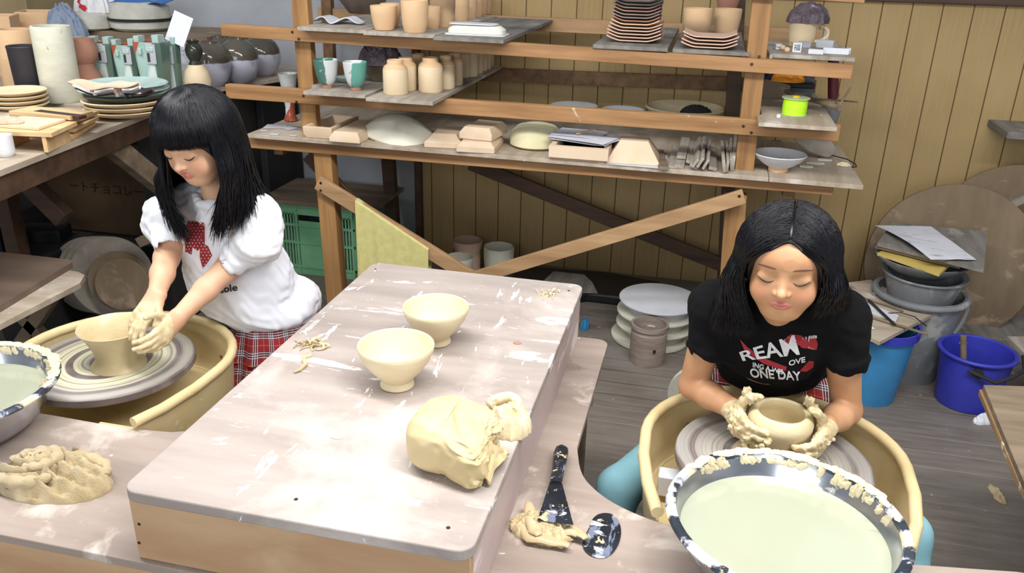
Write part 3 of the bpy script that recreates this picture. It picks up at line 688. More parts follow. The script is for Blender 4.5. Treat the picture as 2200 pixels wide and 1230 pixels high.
def shelf_slab():
    g = G(); a_, b_ = at(531, 287, y=2.965), at(1652, 381, y=2.965); th = .016
    def zz(x): return a_.z + (b_.z - a_.z) * (x - a_.x) / (b_.x - a_.x)
    X = [(a_.x, 2.965), (b_.x, 2.965), (b_.x, 3.86), (a_.x - .0, 3.86)]
    g.add([(x, y, zz(x) - th) for x, y in X] + [(x, y, zz(x)) for x, y in X], [(3, 2, 1, 0), (4, 5, 6, 7), (0, 1, 5, 4), (1, 2, 6, 5), (2, 3, 7, 6), (3, 0, 4, 7)])
    tag(g.o('shelf_slab', [M['ply_y']], bevel=.0015, smooth=False), 'long plywood slab of the lowest rack shelf holding the moulds', 'board')
    c_ = at(1857, 391, y=2.965); X = [(b_.x + .002, 2.965), (c_.x, 2.965), (c_.x, 3.6), (b_.x + .002, 3.6)]
    g = G().add([(x, y, zz(x) - th) for x, y in X] + [(x, y, zz(x)) for x, y in X], [(3, 2, 1, 0), (4, 5, 6, 7), (0, 1, 5, 4), (1, 2, 6, 5), (2, 3, 7, 6), (3, 0, 4, 7)])
    tag(g.o('shelf_slab', [M['ply_y']], bevel=.0015, smooth=False), 'shorter plywood slab under the white bowl at the right end of the lowest shelf', 'board')
    return zz
z3 = shelf_slab()
def Z3at(px): return z3(at(px, 330, y=3.0).x)

CUP = [(0, 0), (.62, 0), (.70, .03), (.84, .3), (.95, .65), (1, .97), (.97, 1), (.93, .97), (.88, .65), (.76, .3), (.5, .09), (0, .07)]
CUPT = [(0, 0), (.76, 0), (.80, .03), (.92, .3), (.98, .65), (1, .97), (.97, 1), (.93, .97), (.91, .65), (.84, .3), (.6, .07), (0, .06)]
JAR = [(0, 0), (.93, 0), (1, .04), (1, .68), (.96, .76), (.8, .84), (.66, .87), (.64, .97), (.60, 1), (.54, .98), (.54, .88), (.8, .74), (.88, .6), (.85, .06), (0, .04)]
def lp(name, prof, px, pyb, wpx, hpx, z, mat, label, cat, n=36, group=None, hs=1.04, wob=None):
    p = at(px, pyb, z=z); d = dep(p); r = wpx / 2 * d / FPX; d = dep(p + Vector((0, r, 0))); r = wpx / 2 * d / FPX; h = hpx * d / FPX * hs
    g = G().lathe([(q[0] * r, q[1] * h) for q in prof], n, wob=wob)
    o = g.o(name, mat); o.location = (p.x, p.y + prof[1][0] * r * .9, z + .0004); o['label'] = label; o['category'] = cat
    if group: o['group'] = group
    return o
GC = 'peach bisque cups on the upper shelf'
lp('bisque_cup', CUP, 820, 66, 58, 48, Z1b, M['bisque'], 'front left flared bisque cup on the upper shelf', 'cup', group=GC)
lp('bisque_cup', CUPT, 885, 71, 59, 62, Z1b, M['bisque'], 'tallest bisque cup at the very front of the upper shelf', 'cup', group=GC)
lp('bisque_cup', CUP, 836, 60, 44, 47, Z1b, M['bisque'], 'bisque cup half hidden between the two front cups', 'cup', group=GC)
lp('bisque_cup', CUP, 927, 64, 36, 46, Z1c, M['bisque'], 'narrow bisque cup just right of the tallest front cup', 'cup', group=GC)
lp('bisque_cup', CUPT, 946, 60, 54, 60, Z1c, M['bisque'], 'broad tall bisque cup behind the narrow one', 'cup', group=GC)
for k, (x, yb, wd, h) in enumerate(((988, 47, 34, 44), (1006, 42, 32, 46), (1020, 38, 30, 46), (1031, 34, 28, 45), (1041, 31, 27, 44), (1048, 29, 26, 44))):
    lp('bisque_cup', CUPT, x, yb, wd, h, Z1c, M['bisque'], f'bisque cup, {["first", "second", "third", "fourth", "fifth", "last"][k]} of the row running back from the broad tall cup', 'cup', group=GC)
GJ = 'peach bottle jars on the middle shelf'
def jar(px, pyb, w_, h, label, two=True):
    o = thing('bottle_jar', label, 'jar', GJ)
    p = at(px, pyb, z=Z2b); d = dep(p); r = w_ / 2 * d / FPX; h = h * d / FPX * 1.04
    k = [(0, 0), (.93, 0), (1, .04), (1, .68), (.97, .745)]; n_ = [(.97, .745), (.93, .79), (.8, .84), (.68, .865), (.655, .875), (.65, .97), (.61, 1), (.55, .98), (.54, .88), (.7, .8)]
    G().lathe([(a_ * r, b_ * h) for a_, b_ in k], 36).o('body', M['bisque_pale'], o)
    G().lathe([(a_ * r, b_ * h) for a_, b_ in n_], 36).o('neck', M['bisque'] if two else M['terracotta'], o, label='darker unglazed neck')
    o.location = (p.x, p.y + r * .9, Z2b + .0004); return o
jar(842, 205, 54, 69, 'front left bottle jar with pinkish neck on the middle shelf')
jar(918, 200, 53, 69, 'front right bottle jar with tan neck on the middle shelf')
jar(866, 196, 46, 66, 'bottle jar directly behind the front left one')
jar(952, 192, 40, 66, 'bottle jar behind and right of the front right one')
jar(972, 184, 36, 64, 'bottle jar third in the right-hand row')
jar(893, 182, 42, 60, 'bottle jar with dark neck in the gap between the two front jars')
for k, (x, yb, w_, h) in enumerate(((990, 167, 33, 62), (1007, 165, 31, 62), (1019, 158, 30, 60), (1029, 153, 28, 58), (1038, 149, 27, 56), (1045, 144, 26, 55))):
    jar(x, yb, w_, h, f'bottle jar, {["first", "second", "third", "fourth", "fifth", "last"][k]} of the shadowed row running to the back of the middle shelf')

# two green glazed cups with red feet
def glaze_cup_mat(name, g1, g2):
    t = NT(name); tc = t.n('ShaderNodeTexCoord'); sx = t.n('ShaderNodeSeparateXYZ', {0: tc.outputs['Object']})
    f = t.ramp(t.math('ADD', t.math('ADD', sx.outputs[0], t.math('MULTIPLY', sx.outputs[2], g2[0])), t.math('MULTIPLY', t.noise(t.coord(), 22, 2), .03)), g2[1], g2[1] + .003)
    col = t.mix(f, lin(g1) if g2[2] else lin('d5d9d8'), lin('d5d9d8') if g2[2] else lin(g1))
    col = t.mix(t.ramp(t.noise(t.coord(), 60, 3), .66, .7), col, lin('a9aba2'))
    return t.out(col, .2)
for px, pyb, gm, lab in ((699, 190, glaze_cup_mat('green_cup_glaze', '4f7c70', (.05, .028, True)), 'dark green and white speckled cup with red foot, left of the pair'),
                         (761, 195, glaze_cup_mat('teal_cup_glaze', '66a597', (-.2, .0, False)), 'white and teal glazed cup with red foot, right of the pair')):
    o = thing('glazed_cup', lab, 'cup'); p = at(px, pyb, z=Z2a); r = 26 * dep(p) / FPX; h = 58 * dep(p) / FPX * 1.03
    G().lathe([(0, 0), (.44 * r, 0), (.46 * r, .02 * h), (.4 * r, .12 * h), (0, .12 * h)], 32).o('foot', M['terracotta'], o)
    G().lathe([(a_ * r, b_ * h) for a_, b_ in ((.38, .11), (.55, .16), (.74, .3), (.87, .5), (.95, .75), (1, .98), (.97, 1), (.93, .97), (.88, .7), (.78, .45), (.5, .24), (0, .18))], 36).o('body', gm, o)
    o.location = (p.x, p.y + .4 * r, Z2a + .0004)

# upper shelf, left: grey-brown bowl, wavy white sheet; white slab moulds
lp('stoneware_bowl', [(0, 0), (.5, 0), (.56, .06), (.8, .35), (.97, .75), (1, 1), (.95, 1), (.9, .75), (.5, .15), (0, .12)], 770, 30, 118, 62, Z1a, pm('brown_stoneware', '7d7064', '5b5048', 8, rough=.5), 'large dark brown-grey bowl at the back of the upper shelf', 'bowl')
def wavy(u, v):
    x = -.5 + u; y = -.5 + v; w_ = .5 + .12 * math.cos(4 * PI * x)
    R = math.sqrt(max(0, .25 - x * x)) * 2 * w_
    return Vector((x * .205, y * R * .11 * 2, .016 - .010 * math.cos(4 * PI * x + .3)))
p = onz(722, 52, Z1a, 0); tag(G().sheet(wavy, 40, 10, .004).xf(Matrix.Translation(p + Vector((0, .03, 0)))).o('wavy_clay_sheet', M['white']), 'white wavy peanut-shaped slab lying on the upper shelf', 'slab')
def slab_mould():
    o = thing('plaster_slab_mould', 'white plaster slab mould under a thin white plate on the upper shelf', 'mould')
    p = onz(1017, 77, Z1c, .05)
    g = G().prism(rrect(-.115, .115, -.05, .05, .02), 0, .005).xf(Matrix.Translation(p)); g.o('base_sheet', M['white'], o, bevel=.001)
    g = G(); P = rrect(-.105, .105, -.045, .045, .03); Q = rrect(-.088, .088, -.032, .032, .025)
    g.add([(x, y, .006) for x, y in P] + [(x, y, .020) for x, y in P] + [(x, y, .033) for x, y in Q], []); n = len(P)
    g.f = [tuple(range(n))[::-1], tuple(range(2 * n, 3 * n))] + [(i, (i + 1) % n, n + (i + 1) % n, n + i) for i in range(n)] + [(n + i, n + (i + 1) % n, 2 * n + (i + 1) % n, 2 * n + i) for i in range(n)]; g.mi = [0] * len(g.f)
    g.xf(Matrix.Translation(p)); g.o('mould_body', M['plaster'], o)
    G().prism(rrect(-.105, .08, -.04, .04, .035), .036, .040).xf(Matrix.Translation(p)).o('thin_plate', M['white'], o, bevel=.001)
    fin(o)
slab_mould()

M['grey_bisque'] = pm('grey_brown_plate', '9b8a80', '85766d', 9, rough=.8)
# stacks of curved rectangular plates
def plate_mesh(w_, d_, name, mat):
    def f(u, v):
        x = (u - .5) * w_; y = (v - .5) * d_; k = abs(2 * u - 1)
        return Vector((x, y, .003 + .016 * max(0, (k - .45) / .55) ** 1.6 + .004 * abs(2 * v - 1) ** 2))
    return G().sheet(f, 24, 8, .0042).o(name, mat)
def stack(px, pyb, wpx, n, z, mats, lab, step=.0105, seed=1, tilt=0):
    random.seed(seed); p = at(px, pyb, z=z); w_ = wpx * dep(p) / FPX
    base = {}
    for k in range(n):
        m_ = mats[min(k, len(mats) - 1)]
        nm = ['bottom', 'second', 'third', 'fourth', 'fifth', 'sixth', 'seventh', 'eighth', 'ninth', 'tenth', 'eleventh', 'twelfth', 'thirteenth'][k]
        l_ = f'{nm} from the bottom, {lab}' if k else f'bottom plate, {lab}'
        if m_ not in base:
            o = plate_mesh(w_, w_ * .8, 'curved_plate', M[m_]); base[m_] = o; o['category'] = 'plate'; o['group'] = lab; o['label'] = l_
            o.location = (0, 0, 0)
        else: o = dup(base[m_], (0, 0, 0), l_)
        s_ = 1 - .012 * k if k < 5 else .86 + .01 * (k % 3)
        o.scale = (s_, s_, 1)
        o.location = (p.x + random.uniform(-.003, .003) + tilt * k, p.y + w_ * .4 + random.uniform(-.003, .003), z + .001 + step * k)
        o.rotation_euler = (0, 0, random.uniform(-.03, .03))
stack(1361, 93, 116, 13, Z1d, ['bisque_pink', 'bisque_pink', 'bisque_pink', 'bisque_pink', 'bisque_pink', 'bisque', 'terracotta', 'grey_bisque', 'grey_bisque', 'terracotta', 'grey_bisque', 'grey_bisque', 'grey_bisque'], 'tall stack of curved plates on the upper shelf', .0112, 3)
stack(1523, 107, 118, 4, Z1e, ['bisque_pink'], 'short stack of pink curved plates left of the right post', .0112, 4)
lp('bisque_cup', CUPT, 1493, 88, 62, 62, Z1e, M['bisque'], 'bisque cup behind the short plate stack, the left one', 'cup')
lp('bisque_cup', CUPT, 1493, 78, 58, 52, Z1e + .012, M['terracotta'], 'second bisque cup nested inside the left cup behind the short plate stack', 'cup') if 0 else None
c_ = lp('bisque_cup', CUP, 1558, 84, 58, 58, Z1e, M['bisque'], 'bisque cup behind the short plate stack, the right one', 'cup')
lp('bisque_cup', CUP, 1562, 22, 54, 45, Z1e + .098, M['terracotta'], 'reddish cup stacked on top of the right bisque cup', 'cup')

# middle shelf back: wrapped bundle, glazed bowl
def bundle(name, px, pyb, wpx, hpx, z, mat, label, cat, seed, ridge=9):
    p = at(px, pyb, z=z); d = dep(p); rx = wpx / 2 * d / FPX; h = hpx * d / FPX
    o = heap(name, (p.x, p.y + rx * .6, 0), rx, rx * .7, h, mat, label, cat, seed=seed, ridge=ridge, z=z, fine=.2, edge=.12, n=40, amp=.45); return o
M['film'] = pm('crinkled_film', '6f5f66', '4c4048', 20, rough=.12, bump=1., bscale=60, bd=.006, spots=(('a79da3', 26, .62, .03),))
M['film_grey'] = pm('crinkled_clear_film', 'b9bcc4', '9da0a9', 14, rough=.15, bump=1., bscale=45, bd=.006)
lp('glazed_bowl', [(0, 0), (.5, 0), (.6, .1), (.95, .6), (1, .95), (.95, 1), (.85, .7), (.4, .2), (0, .2)], 812, 176, 70, 34, Z2a, pm('ash_glaze', 'a49a86', '6d6150', 6, rough=.3), 'brown and cream glazed bowl behind the teal cup', 'bowl')
bundle('wrapped_bundle', 806, 141, 100, 46, Z2a + .075, M['film'], 'purple-brown pots wrapped in clear plastic film on the middle shelf', 'bundle', 4)
lp('dark_jar', JAR, 905, 158, 50, 44, Z2b, M['terracotta'], 'dark reddish jar in shadow behind the bottle jars', 'jar') if 0 else None
G_ = 'stack of saucers'
lp('glazed_dish', [(0, 0), (.6, 0), (.9, .5), (1, 1), (.93, 1), (.5, .3), (0, .3)], 738, 178, 48, 10, Z2a, M['celadon'], 'pale green dish lying behind the green cup', 'dish')

# ------------------------------------------------------------------ lowest shelf: moulds
def frustum(g, c, w0, d0, w1, d1, z0, z1, z2, rz=0, up=False):
    """block: vertical sides z0..z1, then bevelled to z2"""
    R = Matrix.Rotation(rz, 3, 'Z'); vs = []
    for (w_, d_, z) in ((w0, d0, z0), (w0, d0, z1), (w1, d1, z2)):
        for sx, sy in ((-1, -1), (1, -1), (1, 1), (-1, 1)): vs.append(Vector(c) + R @ Vector((sx * w_ / 2, sy * d_ / 2, 0)) + Vector((0, 0, z)))
    return g.add(vs, [(3, 2, 1, 0), (8, 9, 10, 11)] + [(i, (i + 1) % 4, 4 + (i + 1) % 4, 4 + i) for i in range(4)] + [(4 + i, 4 + (i + 1) % 4, 8 + (i + 1) % 4, 8 + i) for i in range(4)])
def mould(l, r, depth, z1, z2, inset, label, rz=0, dz=0, mat='plaster_clay', insy=None):
    z = Z3at((l[0] + r[0]) / 2) + .0005 + dz
    a, b = at(*l, z=z), at(*r, z=z); w_ = (b - a).length; ang = math.atan2(b.y - a.y, b.x - a.x); c_ = (a + b) / 2 + Vector((-math.sin(ang), math.cos(ang), 0)) * depth / 2
    g = frustum(G(), (c_.x, c_.y, z), w_, depth, w_ - 2 * inset, depth - 2 * (insy or inset), 0, z1, z2, ang)
    return tag(g.o('press_mould', M[mat], bevel=.002), label, 'mould')
def tray_mould():
    o = thing('hollow_mould', 'hollow pinkish trough mould at the left end of the lowest shelf', 'mould')
    z = Z3at(680); a, b = at(655, 296, z=z), at(706, 302, z=z); w_ = (b - a).length + .012; dpt = .27; H = .045
    g = G(); c_ = Vector(((a.x + b.x) / 2, a.y + dpt / 2, z + .0005))
    lv = [(w_ * .86, dpt * .94, 0), (w_, dpt, .018), (w_, dpt, H), (w_ - .026, dpt - .04, H), (w_ * .5, dpt * .7, .012)]
    vs = []
    for W_, D_, zz in lv:
        for sx, sy in ((-1, -1), (1, -1), (1, 1), (-1, 1)): vs.append(c_ + Vector((sx * W_ / 2, sy * D_ / 2, zz)))
    fs = [(3, 2, 1, 0), (16, 17, 18, 19)]
    for k in range(4): fs += [(4 * k + i, 4 * k + (i + 1) % 4, 4 * k + 4 + (i + 1) % 4, 4 * k + 4 + i) for i in range(4)]
    g.add(vs, fs); m_ = g.o('mould_body', M['plaster_clay'], o, bevel=.002); fin(o)
tray_mould()
mould((707, 304), (773, 309), .26, .018, .040, .016, 'long slope-edged pink mould beside the hollow trough mould')
mould((911, 316), (993, 320), .2, .02, .05, .03, 'low slope-edged pink mould left of the stacked pair')
mould((980, 326), (1062, 331), .2, .022, .040, .018, 'lower mould of the stacked pair with sloping edges')
mould((986, 297), (1056, 304), .18, .024, .045, .016, 'upper mould of the stacked pair with sloping edges', dz=.0415)
def puffy():
    z = Z3at(850); p = at(838, 306, z=z)
    def f(u, v):
        x, y = 2 * u - 1, 2 * v - 1; return Vector((x * .142 * (1 - .14 * y * y), y * .11 * (1 - .16 * x * x), .012 + .072 * (1 - abs(x) ** 2.0) ** .75 * (1 - abs(y) ** 2.2) ** .75))
    g = G(); N = 30; vs = [f(i / N, j / N) for i in range(N + 1) for j in range(N + 1)] + [Vector((f(i / N, j / N).x * .97, f(i / N, j / N).y * .97, .004)) for i in range(N + 1) for j in range(N + 1)]
    W = N + 1; fs = []; O = W * W
    for i in range(N):
        for j in range(N): a, b, c_, d = i * W + j, (i + 1) * W + j, (i + 1) * W + j + 1, i * W + j + 1; fs += [(a, b, c_, d), (O + d, O + c_, O + b, O + a)]
    ring = [i * W for i in range(W)] + [N * W + j for j in range(1, W)] + [i * W + N for i in range(N - 1, -1, -1)] + [j for j in range(N - 1, 0, -1)]
    for k in range(len(ring)): a, b = ring[k], ring[(k + 1) % len(ring)]; fs.append((b, a, O + a, O + b))
    g.add(vs, fs); o = g.o('hump_mould', M['plaster']); o.location = (p.x, p.y + .09, z + .006); o.rotation_euler = (math.radians(6), math.radians(7), math.radians(-22)); o['label'] = 'cushion-shaped white plaster hump mould'; o['category'] = 'mould'
puffy()
z = Z3at(1140); lp('round_mould', [(0, 0), (.8, 0), (1, .12), (1, .45), (.93, .68), (.72, .9), (.4, 1), (0, 1)], 1143, 322, 112, 46, z, pm('yellow_plaster', 'e6e0bd', 'd9d2a8', 7, rough=.9), 'round yellowish plaster dome mould', 'mould')
bx = thing('pattern_box', 'pinkish hollow mould box lying under the heap of white papers', 'mould')
z = Z3at(1250); a, b = at(1185, 343, z=z), at(1300, 352, z=z); frustum(G(), ((a.x + b.x) / 2, a.y + .10, z + .0005), (b - a).length * .92, .19, (b - a).length * 1.1, .22, 0, 0, .012).o('lower_bevel', M['plaster_clay'], bx)
g = G(); w_ = (b - a).length * 1.1; cx_, cy_ = (a.x + b.x) / 2, a.y + .10
for q in ((cx_ - w_ / 2, cx_ + w_ / 2, cy_ - .11, cy_ - .09), (cx_ - w_ / 2, cx_ + w_ / 2, cy_ + .09, cy_ + .11), (cx_ - w_ / 2, cx_ - w_ / 2 + .02, cy_ - .09, cy_ + .09), (cx_ + w_ / 2 - .02, cx_ + w_ / 2, cy_ - .09, cy_ + .09)): g.bb(*q, z + .0125, z + .055)
g.o('rim_wall', M['plaster_clay'], bx); fin(bx)
random.seed(21); lab = ['lowest wide sheet', 'sheet sticking out to the left', 'sheet with a folded corner', 'small sheet near the right edge', 'uppermost small sheet', 'narrow sheet at the back']
for k in range(6):
    c_ = (cx_ + random.uniform(-.03, .03), cy_ + random.uniform(-.02, .05)); s_ = (random.uniform(.14, .24), random.uniform(.10, .17)); an = random.uniform(-.5, .5); zz = z + .0565 + .0035 * k; tz = random.uniform(0, .012)
    def f(u, v): x, y = (u - .5) * s_[0], (v - .5) * s_[1]; return Vector((c_[0] + x * math.cos(an) - y * math.sin(an), c_[1] + x * math.sin(an) + y * math.cos(an), zz + .0008 + tz * .25 * u * v + .0015 * math.sin(u * 5 + k) * u))
    tag(G().sheet(f, 8, 8, .0008).o('paper_sheet', M['paper']), f'white paper pattern, {lab[k]} of the heap on the mould box', 'paper', 'paper patterns on the mould box')
p = at(1262, 285, z=z + .083); tag(G().bar(p + Vector((-.035, -.03, 0)), p + Vector((.02, .05, .004)), .008, .004).o('bamboo_tool', M['new_wood']), 'small bamboo tool lying on the paper patterns', 'tool')
zb = Z3at(1360); sh = at(1360, 357, z=zb)
tag(G().prism([(sh.x - .13, sh.y + .0), (sh.x + .11, sh.y - .004), (sh.x + .11, sh.y + .22), (sh.x - .13, sh.y + .22)], zb + .0004, zb + .0016).o('paper_sheet', M['paper'], smooth=False), 'white paper under the tall pyramid-shaped mould', 'paper')
mould((1302, 350), (1416, 357), .2, .008, .075, .045, 'tall pyramid-shaped pinkish mould on white paper', dz=.0015, insy=.06)
mould((1415, 365), (1436, 366), .28, .008, .012, .003, 'flat brown wooden strip beside the tall pyramid mould', mat='old_wood')
GS = 'dusty wooden slats heaped on the lowest shelf'
random.seed(12); names = ['leftmost upright slat', 'second slat lying under the brown one', 'short brown slat on top', 'slat leaning at the left of the middle fan', 'thin slat of the middle fan', 'middle slat of the fan', 'right slat of the fan', 'lowest slat of the fan poking forward', 'slat right of the fan', 'pale slat near the post', 'long slat second from the post', 'rightmost slat against the post', 'slat lying low under the fan']
sp = [(1444, 362, .035, .008, 0, 0), (1461, 362, .035, .012, 0, 0), (1464, 342, .034, .012, .015, 0), (1480, 355, .03, .01, .004, .3), (1492, 362, .01, .035, .01, .55), (1502, 362, .01, .04, .012, .5), (1515, 366, .01, .04, .006, .45), (1487, 366, .03, .01, .0, .5), (1552, 372, .012, .045, .002, -.2), (1560, 370, .010, .04, .004, .0), (1570, 368, .01, .045, .0, -.15), (1577, 366, .012, .05, .0, .0), (1528, 368, .03, .012, 0, .2)]
for k, (x, y, w_, h, dz, tl) in enumerate(sp):
    zz = Z3at(x) + dz; p = at(x, y, z=zz); L = random.uniform(.34, .42)
    R = Matrix.Rotation(random.uniform(-.03, .03), 3, 'Z') @ Matrix.Rotation(tl, 3, 'Y')
    hh = (abs(w_ * math.sin(tl)) + abs(h * math.cos(tl))) / 2
    tag(G().box((p.x, p.y + L / 2, zz + hh + .0006), (w_, L, h), R).o('wooden_strip', M['board'], bevel=.0015), names[k] + ' in the heap on the lowest shelf', 'slat', GS)
# scraps of paper at the left end
random.seed(3)
zl = Z3at(600)
for k, (x, y, w_, d_, an, l_) in enumerate(((592, 272, .085, .075, .25, 'largest white paper scrap at the left end of the lowest shelf'), (620, 276, .07, .05, -.5, 'white paper scrap near the left post'), (590, 289, .035, .02, .1, 'small white scrap at the shelf edge left of the post'), (568, 281, .025, .014, .4, 'tiny left-hand white scrap on the lowest shelf'), (630, 292, .03, .012, -.1, 'narrow white scrap below the left post'))):
    p = at(x, y, z=zl); R = Matrix.Rotation(an, 3, 'Z'); tag(G().box((p.x, p.y, zl + .002 + .0012 * (k == 1)), (w_, d_, .001), R).o('paper_scrap', M['paper'], smooth=False), l_, 'paper')
vz = glaze_cup_mat('white_red_glaze', 'a8533c', (-.6, -.02, False))
lp('glazed_vase', [(0, 0), (.62, 0), (.75, .03), (.5, .14), (.48, .3), (.7, .65), (1, 1), (.95, 1), (.6, .65), (.4, .3), (0, .1)], 620, 262, 40, 96, Z3at(640), vz, 'tall teal-rimmed white and red glazed vase half hidden behind the left post', 'vase')
# back of lowest shelf
for x, y, w_, l_ in ((1228, 262, 100, 'left white plate at the back of the lowest shelf'), (1335, 270, 90, 'right white plate at the back of the lowest shelf')):
    lp('white_plate', [(0, 0), (.6, 0), (.9, .6), (1, 1), (.96, 1), (.6, .3), (0, .3)], x, y - 12, w_, 18, Z3at(x) + .03, M['white_clay'], l_, 'plate')
lp('cream_basin', [(0, 0), (.7, 0), (.95, .7), (1, .9), (.97, 1), (.9, .8), (.68, .3), (0, .25)], 1466, 268, 165, 28, Z3at(1466) + .02, M['clay_leather'], 'wide shallow cream basin at the back of the lowest shelf', 'basin')
bundle('dried_clay', 1495, 250, 70, 20, Z3at(1466) + .05, M['dark'], 'dark dried clay lump in the shallow cream basin', 'clay', 5)
# right end of lowest shelf
zr_ = Z3at(1680)
wb = thing('white_bowl', 'white glazed wide bowl with bare foot at the right end', 'bowl'); p = at(1672, 371, z=zr_); r = 56 * dep(p) / FPX
G().lathe([(0, 0), (.36 * r, 0), (.38 * r, .008), (.36 * r, .014), (0, .014)], 40).o('foot', M['bisque'], wb)
G().lathe([(.34 * r, .012), (.6 * r, .026), (.85 * r, .044), (1. * r, .062), (.98 * r, .0645), (.93 * r, .06), (.75 * r, .042), (.4 * r, .024), (0, .02)], 48).o('body', M['white_clay'], wb)
lump(G(), (0, 0, 0), (1, 1, 1), 4) ; g = G(); lump(g, (.012, -.01, .034), (.014, .01, .012), 8, .5, 9, 1); lump(g, (-.012, -.006, .03), (.012, .01, .008), 8, .5, 9, 4); g.o('clay_crumbs', M['clay_slip'], wb)
wb.location = (p.x, p.y + .03, zr_ + .0005)
p = at(1745, 340, z=zr_)
def leaf(u, v): x, y = 2 * u - 1, 2 * v - 1; k = math.sqrt(max(0, 1 - .5 * y * y)); l = math.sqrt(max(0, 1 - .5 * x * x)); return Vector((p.x + x * k * .085, p.y + .05 + y * l * .05, zr_ + .055 + .035 * y * l - .03 * x * k + .006 * nz((x * 2, y * 2, 0), 1, 2)))
tag(G().sheet(leaf, 20, 16, .006).o('clay_slab', M['dusty_disc']), 'thin brown clay disc propped beside the white bowl', 'clay')
random.seed(8)
for k, (x, y, l_) in enumerate(((1705, 352, 'shard under the left edge of the propped clay disc'), (1728, 359, 'long pale shard in front of the propped disc'), (1770, 345, 'pointed white shard behind the curled scrap'), (1752, 352, 'flat grey shard beside the propped disc'))):
    p = at(x, y, z=zr_); g = G(); n = 5; P = [(p.x + .035 * random.uniform(.6, 1.2) * math.cos(2 * PI * i / n), p.y + .015 * random.uniform(.5, 1.2) * math.sin(2 * PI * i / n)) for i in range(n)]
    tag(g.prism(P, zr_ + .0005, zr_ + .006).o('pottery_shard', M['cream_disc'], smooth=False), l_, 'shard')
p = at(1812, 356, z=zr_); tag(heap('curled_scrap', (p.x, p.y, 0), .024, .012, .014, M['clay_leather'], '', '', 7, n=18, z=zr_), 'small curled cream clay scrap at the right end', 'clay')
P = [at(x, y, z=zr_ + .012) for x, y in ((1755, 330), (1790, 334), (1820, 342), (1838, 352), (1840, 358), (1830, 359))]
tag(G().tube(P, .0022, 6).o('wire_loop', M['black']), 'black bent wire lying behind the cream scrap', 'wire')
# middle shelf right end
z = Z2c
sp_ = thing('thread_spool', 'fluorescent yellow-green thread spool on the plywood offcut', 'spool'); p = at(1707, 250, z=z)
r = 27 * dep(p) / FPX; h = 36 * dep(p) / FPX
G().lathe([(0, 0), (r * 1.08, 0), (r * 1.08, .002), (0, .002)], 40).o('flange', pm('clear_plastic', 'b9cfae', 'a9c29c', 4, rough=.1, bump=0), sp_)
G().lathe([(0, .002), (r * .93, .002), (r * .96, h * .5), (r * .93, h - .002), (0, h - .002)], 40).o('thread', pm('neon_thread', 'c9ff2e', 'b6f020', 20, (1, 1, 12), .6, bump=.6, bscale=60), sp_)
G().lathe([(0, h), (r * .3, h), (r * 1.1, h - .002), (r * 1.1, h + .001), (r * .35, h + .002), (0, h + .002)], 40).o('flange', bpy.data.materials['clear_plastic'], sp_)
G().cyl((0, 0, h + .002), (0, 0, h + .006), r * .28).o('core', pm('spool_core', 'e8c21e', 'd9b41a', 4, bump=0), sp_)
sp_.location = (p.x, p.y + r * .9, z + .0005)
p = at(1672, 253, z=z); dc = G().box((p.x, p.y, z + .0065), (.012, .012, .012)).o('dice', M['white'], bevel=.001); tag(dc, 'tiny white die in front of the spool', 'die')
pd = thing('clay_paddle', 'wooden clay paddle with textured head behind the spool', 'paddle')
a, b, c_ = at(1640, 195, y=3.42), at(1688, 196, y=3.38), at(1804, 232, y=3.05)
G().box((a + b) / 2, (.10, .022, .075), Matrix.Rotation(.25, 3, 'Y')).o('paddle_head', M['old_wood'], pd, bevel=.004)
G().tube([b, b.lerp(c_, .5), c_], [.008, .0085, .01], 10).o('handle', M['old_wood'], pd); fin(pd)
for k, (q0, q1, y0, y1, r, l_) in enumerate((((1758, 212), (1844, 219), 3.3, 3.1, .003, 'thin bamboo stick pointing right over the shelf end'), ((1797, 236), (1829, 186), 3.1, 3.12, .004, 'bamboo stick standing up and leaning right'), ((1793, 228), (1804, 202), 3.15, 3.2, .003, 'short bamboo stick beside the leaning one'))):
    tag(G().tube([at(*q0, y=y0), at(*q1, y=y1)], r, 8).o('bamboo_stick', M['old_wood']), l_, 'stick')
a = at(1787, 150, y=3.4); b = at(1790, 212, y=3.4); tag(G().cyl(b, a + Vector((0, 0, .04)), .02, n=24).o('red_tube', pm('dark_red_tube', '5c1420', '4a0f1a', 4, rough=.4)), 'dark red tube standing behind the shelf end', 'tube')
def clothpile(name, px, py, w_, h, z, mat, lab, n):
    p = at(px, py, z=z); o = heap(name, (p.x, p.y + .05, 0), w_ / 2, .05, h, mat, lab, 'cloth', seed=n, ridge=5, z=z, n=30, edge=.1); return o
gp = at(1782, 275, z=z - .02); lp('grey_cup', CUP, 1783, 268, 38, 38, z - .06, M['grey_plastic'], 'grey plastic cup behind the plywood offcut', 'cup')
tb = G(); p = at(1715, 190, z=z + .03)
tb.box((p.x, p.y + .02, p.z + .012), (.12, .06, .02)); tag(tb.o('black_tray', M['black'], bevel=.004), 'small black plastic tray behind the paddle handle', 'tray')
bb_ = G().box((p.x - .06, p.y + .12, z + .05), (.24, .18, .1)); tag(bb_.o('storage_box', M['grey_plastic'], bevel=.004), 'dusty grey box behind the paddle', 'box')
clothpile('folded_cloth', 1694, 178, .12, .045, z + .1005, pm('orange_cloth', 'd98a1f', 'b86f14', 30, (1, 1, 5), .9, bump=1), 'folded orange cloth under the upper beam', 3)
p = at(1660, 170, z=z + .1005); heap('dark_blue_bag', (p.x - .01, p.y + .02, 0), .05, .05, .05, pm('navy_plastic', '1e2a4d', '151c33', 9, rough=.3), 'dark blue plastic bag left of the orange cloth', 'bag', 8, z=z + .1005, n=26)
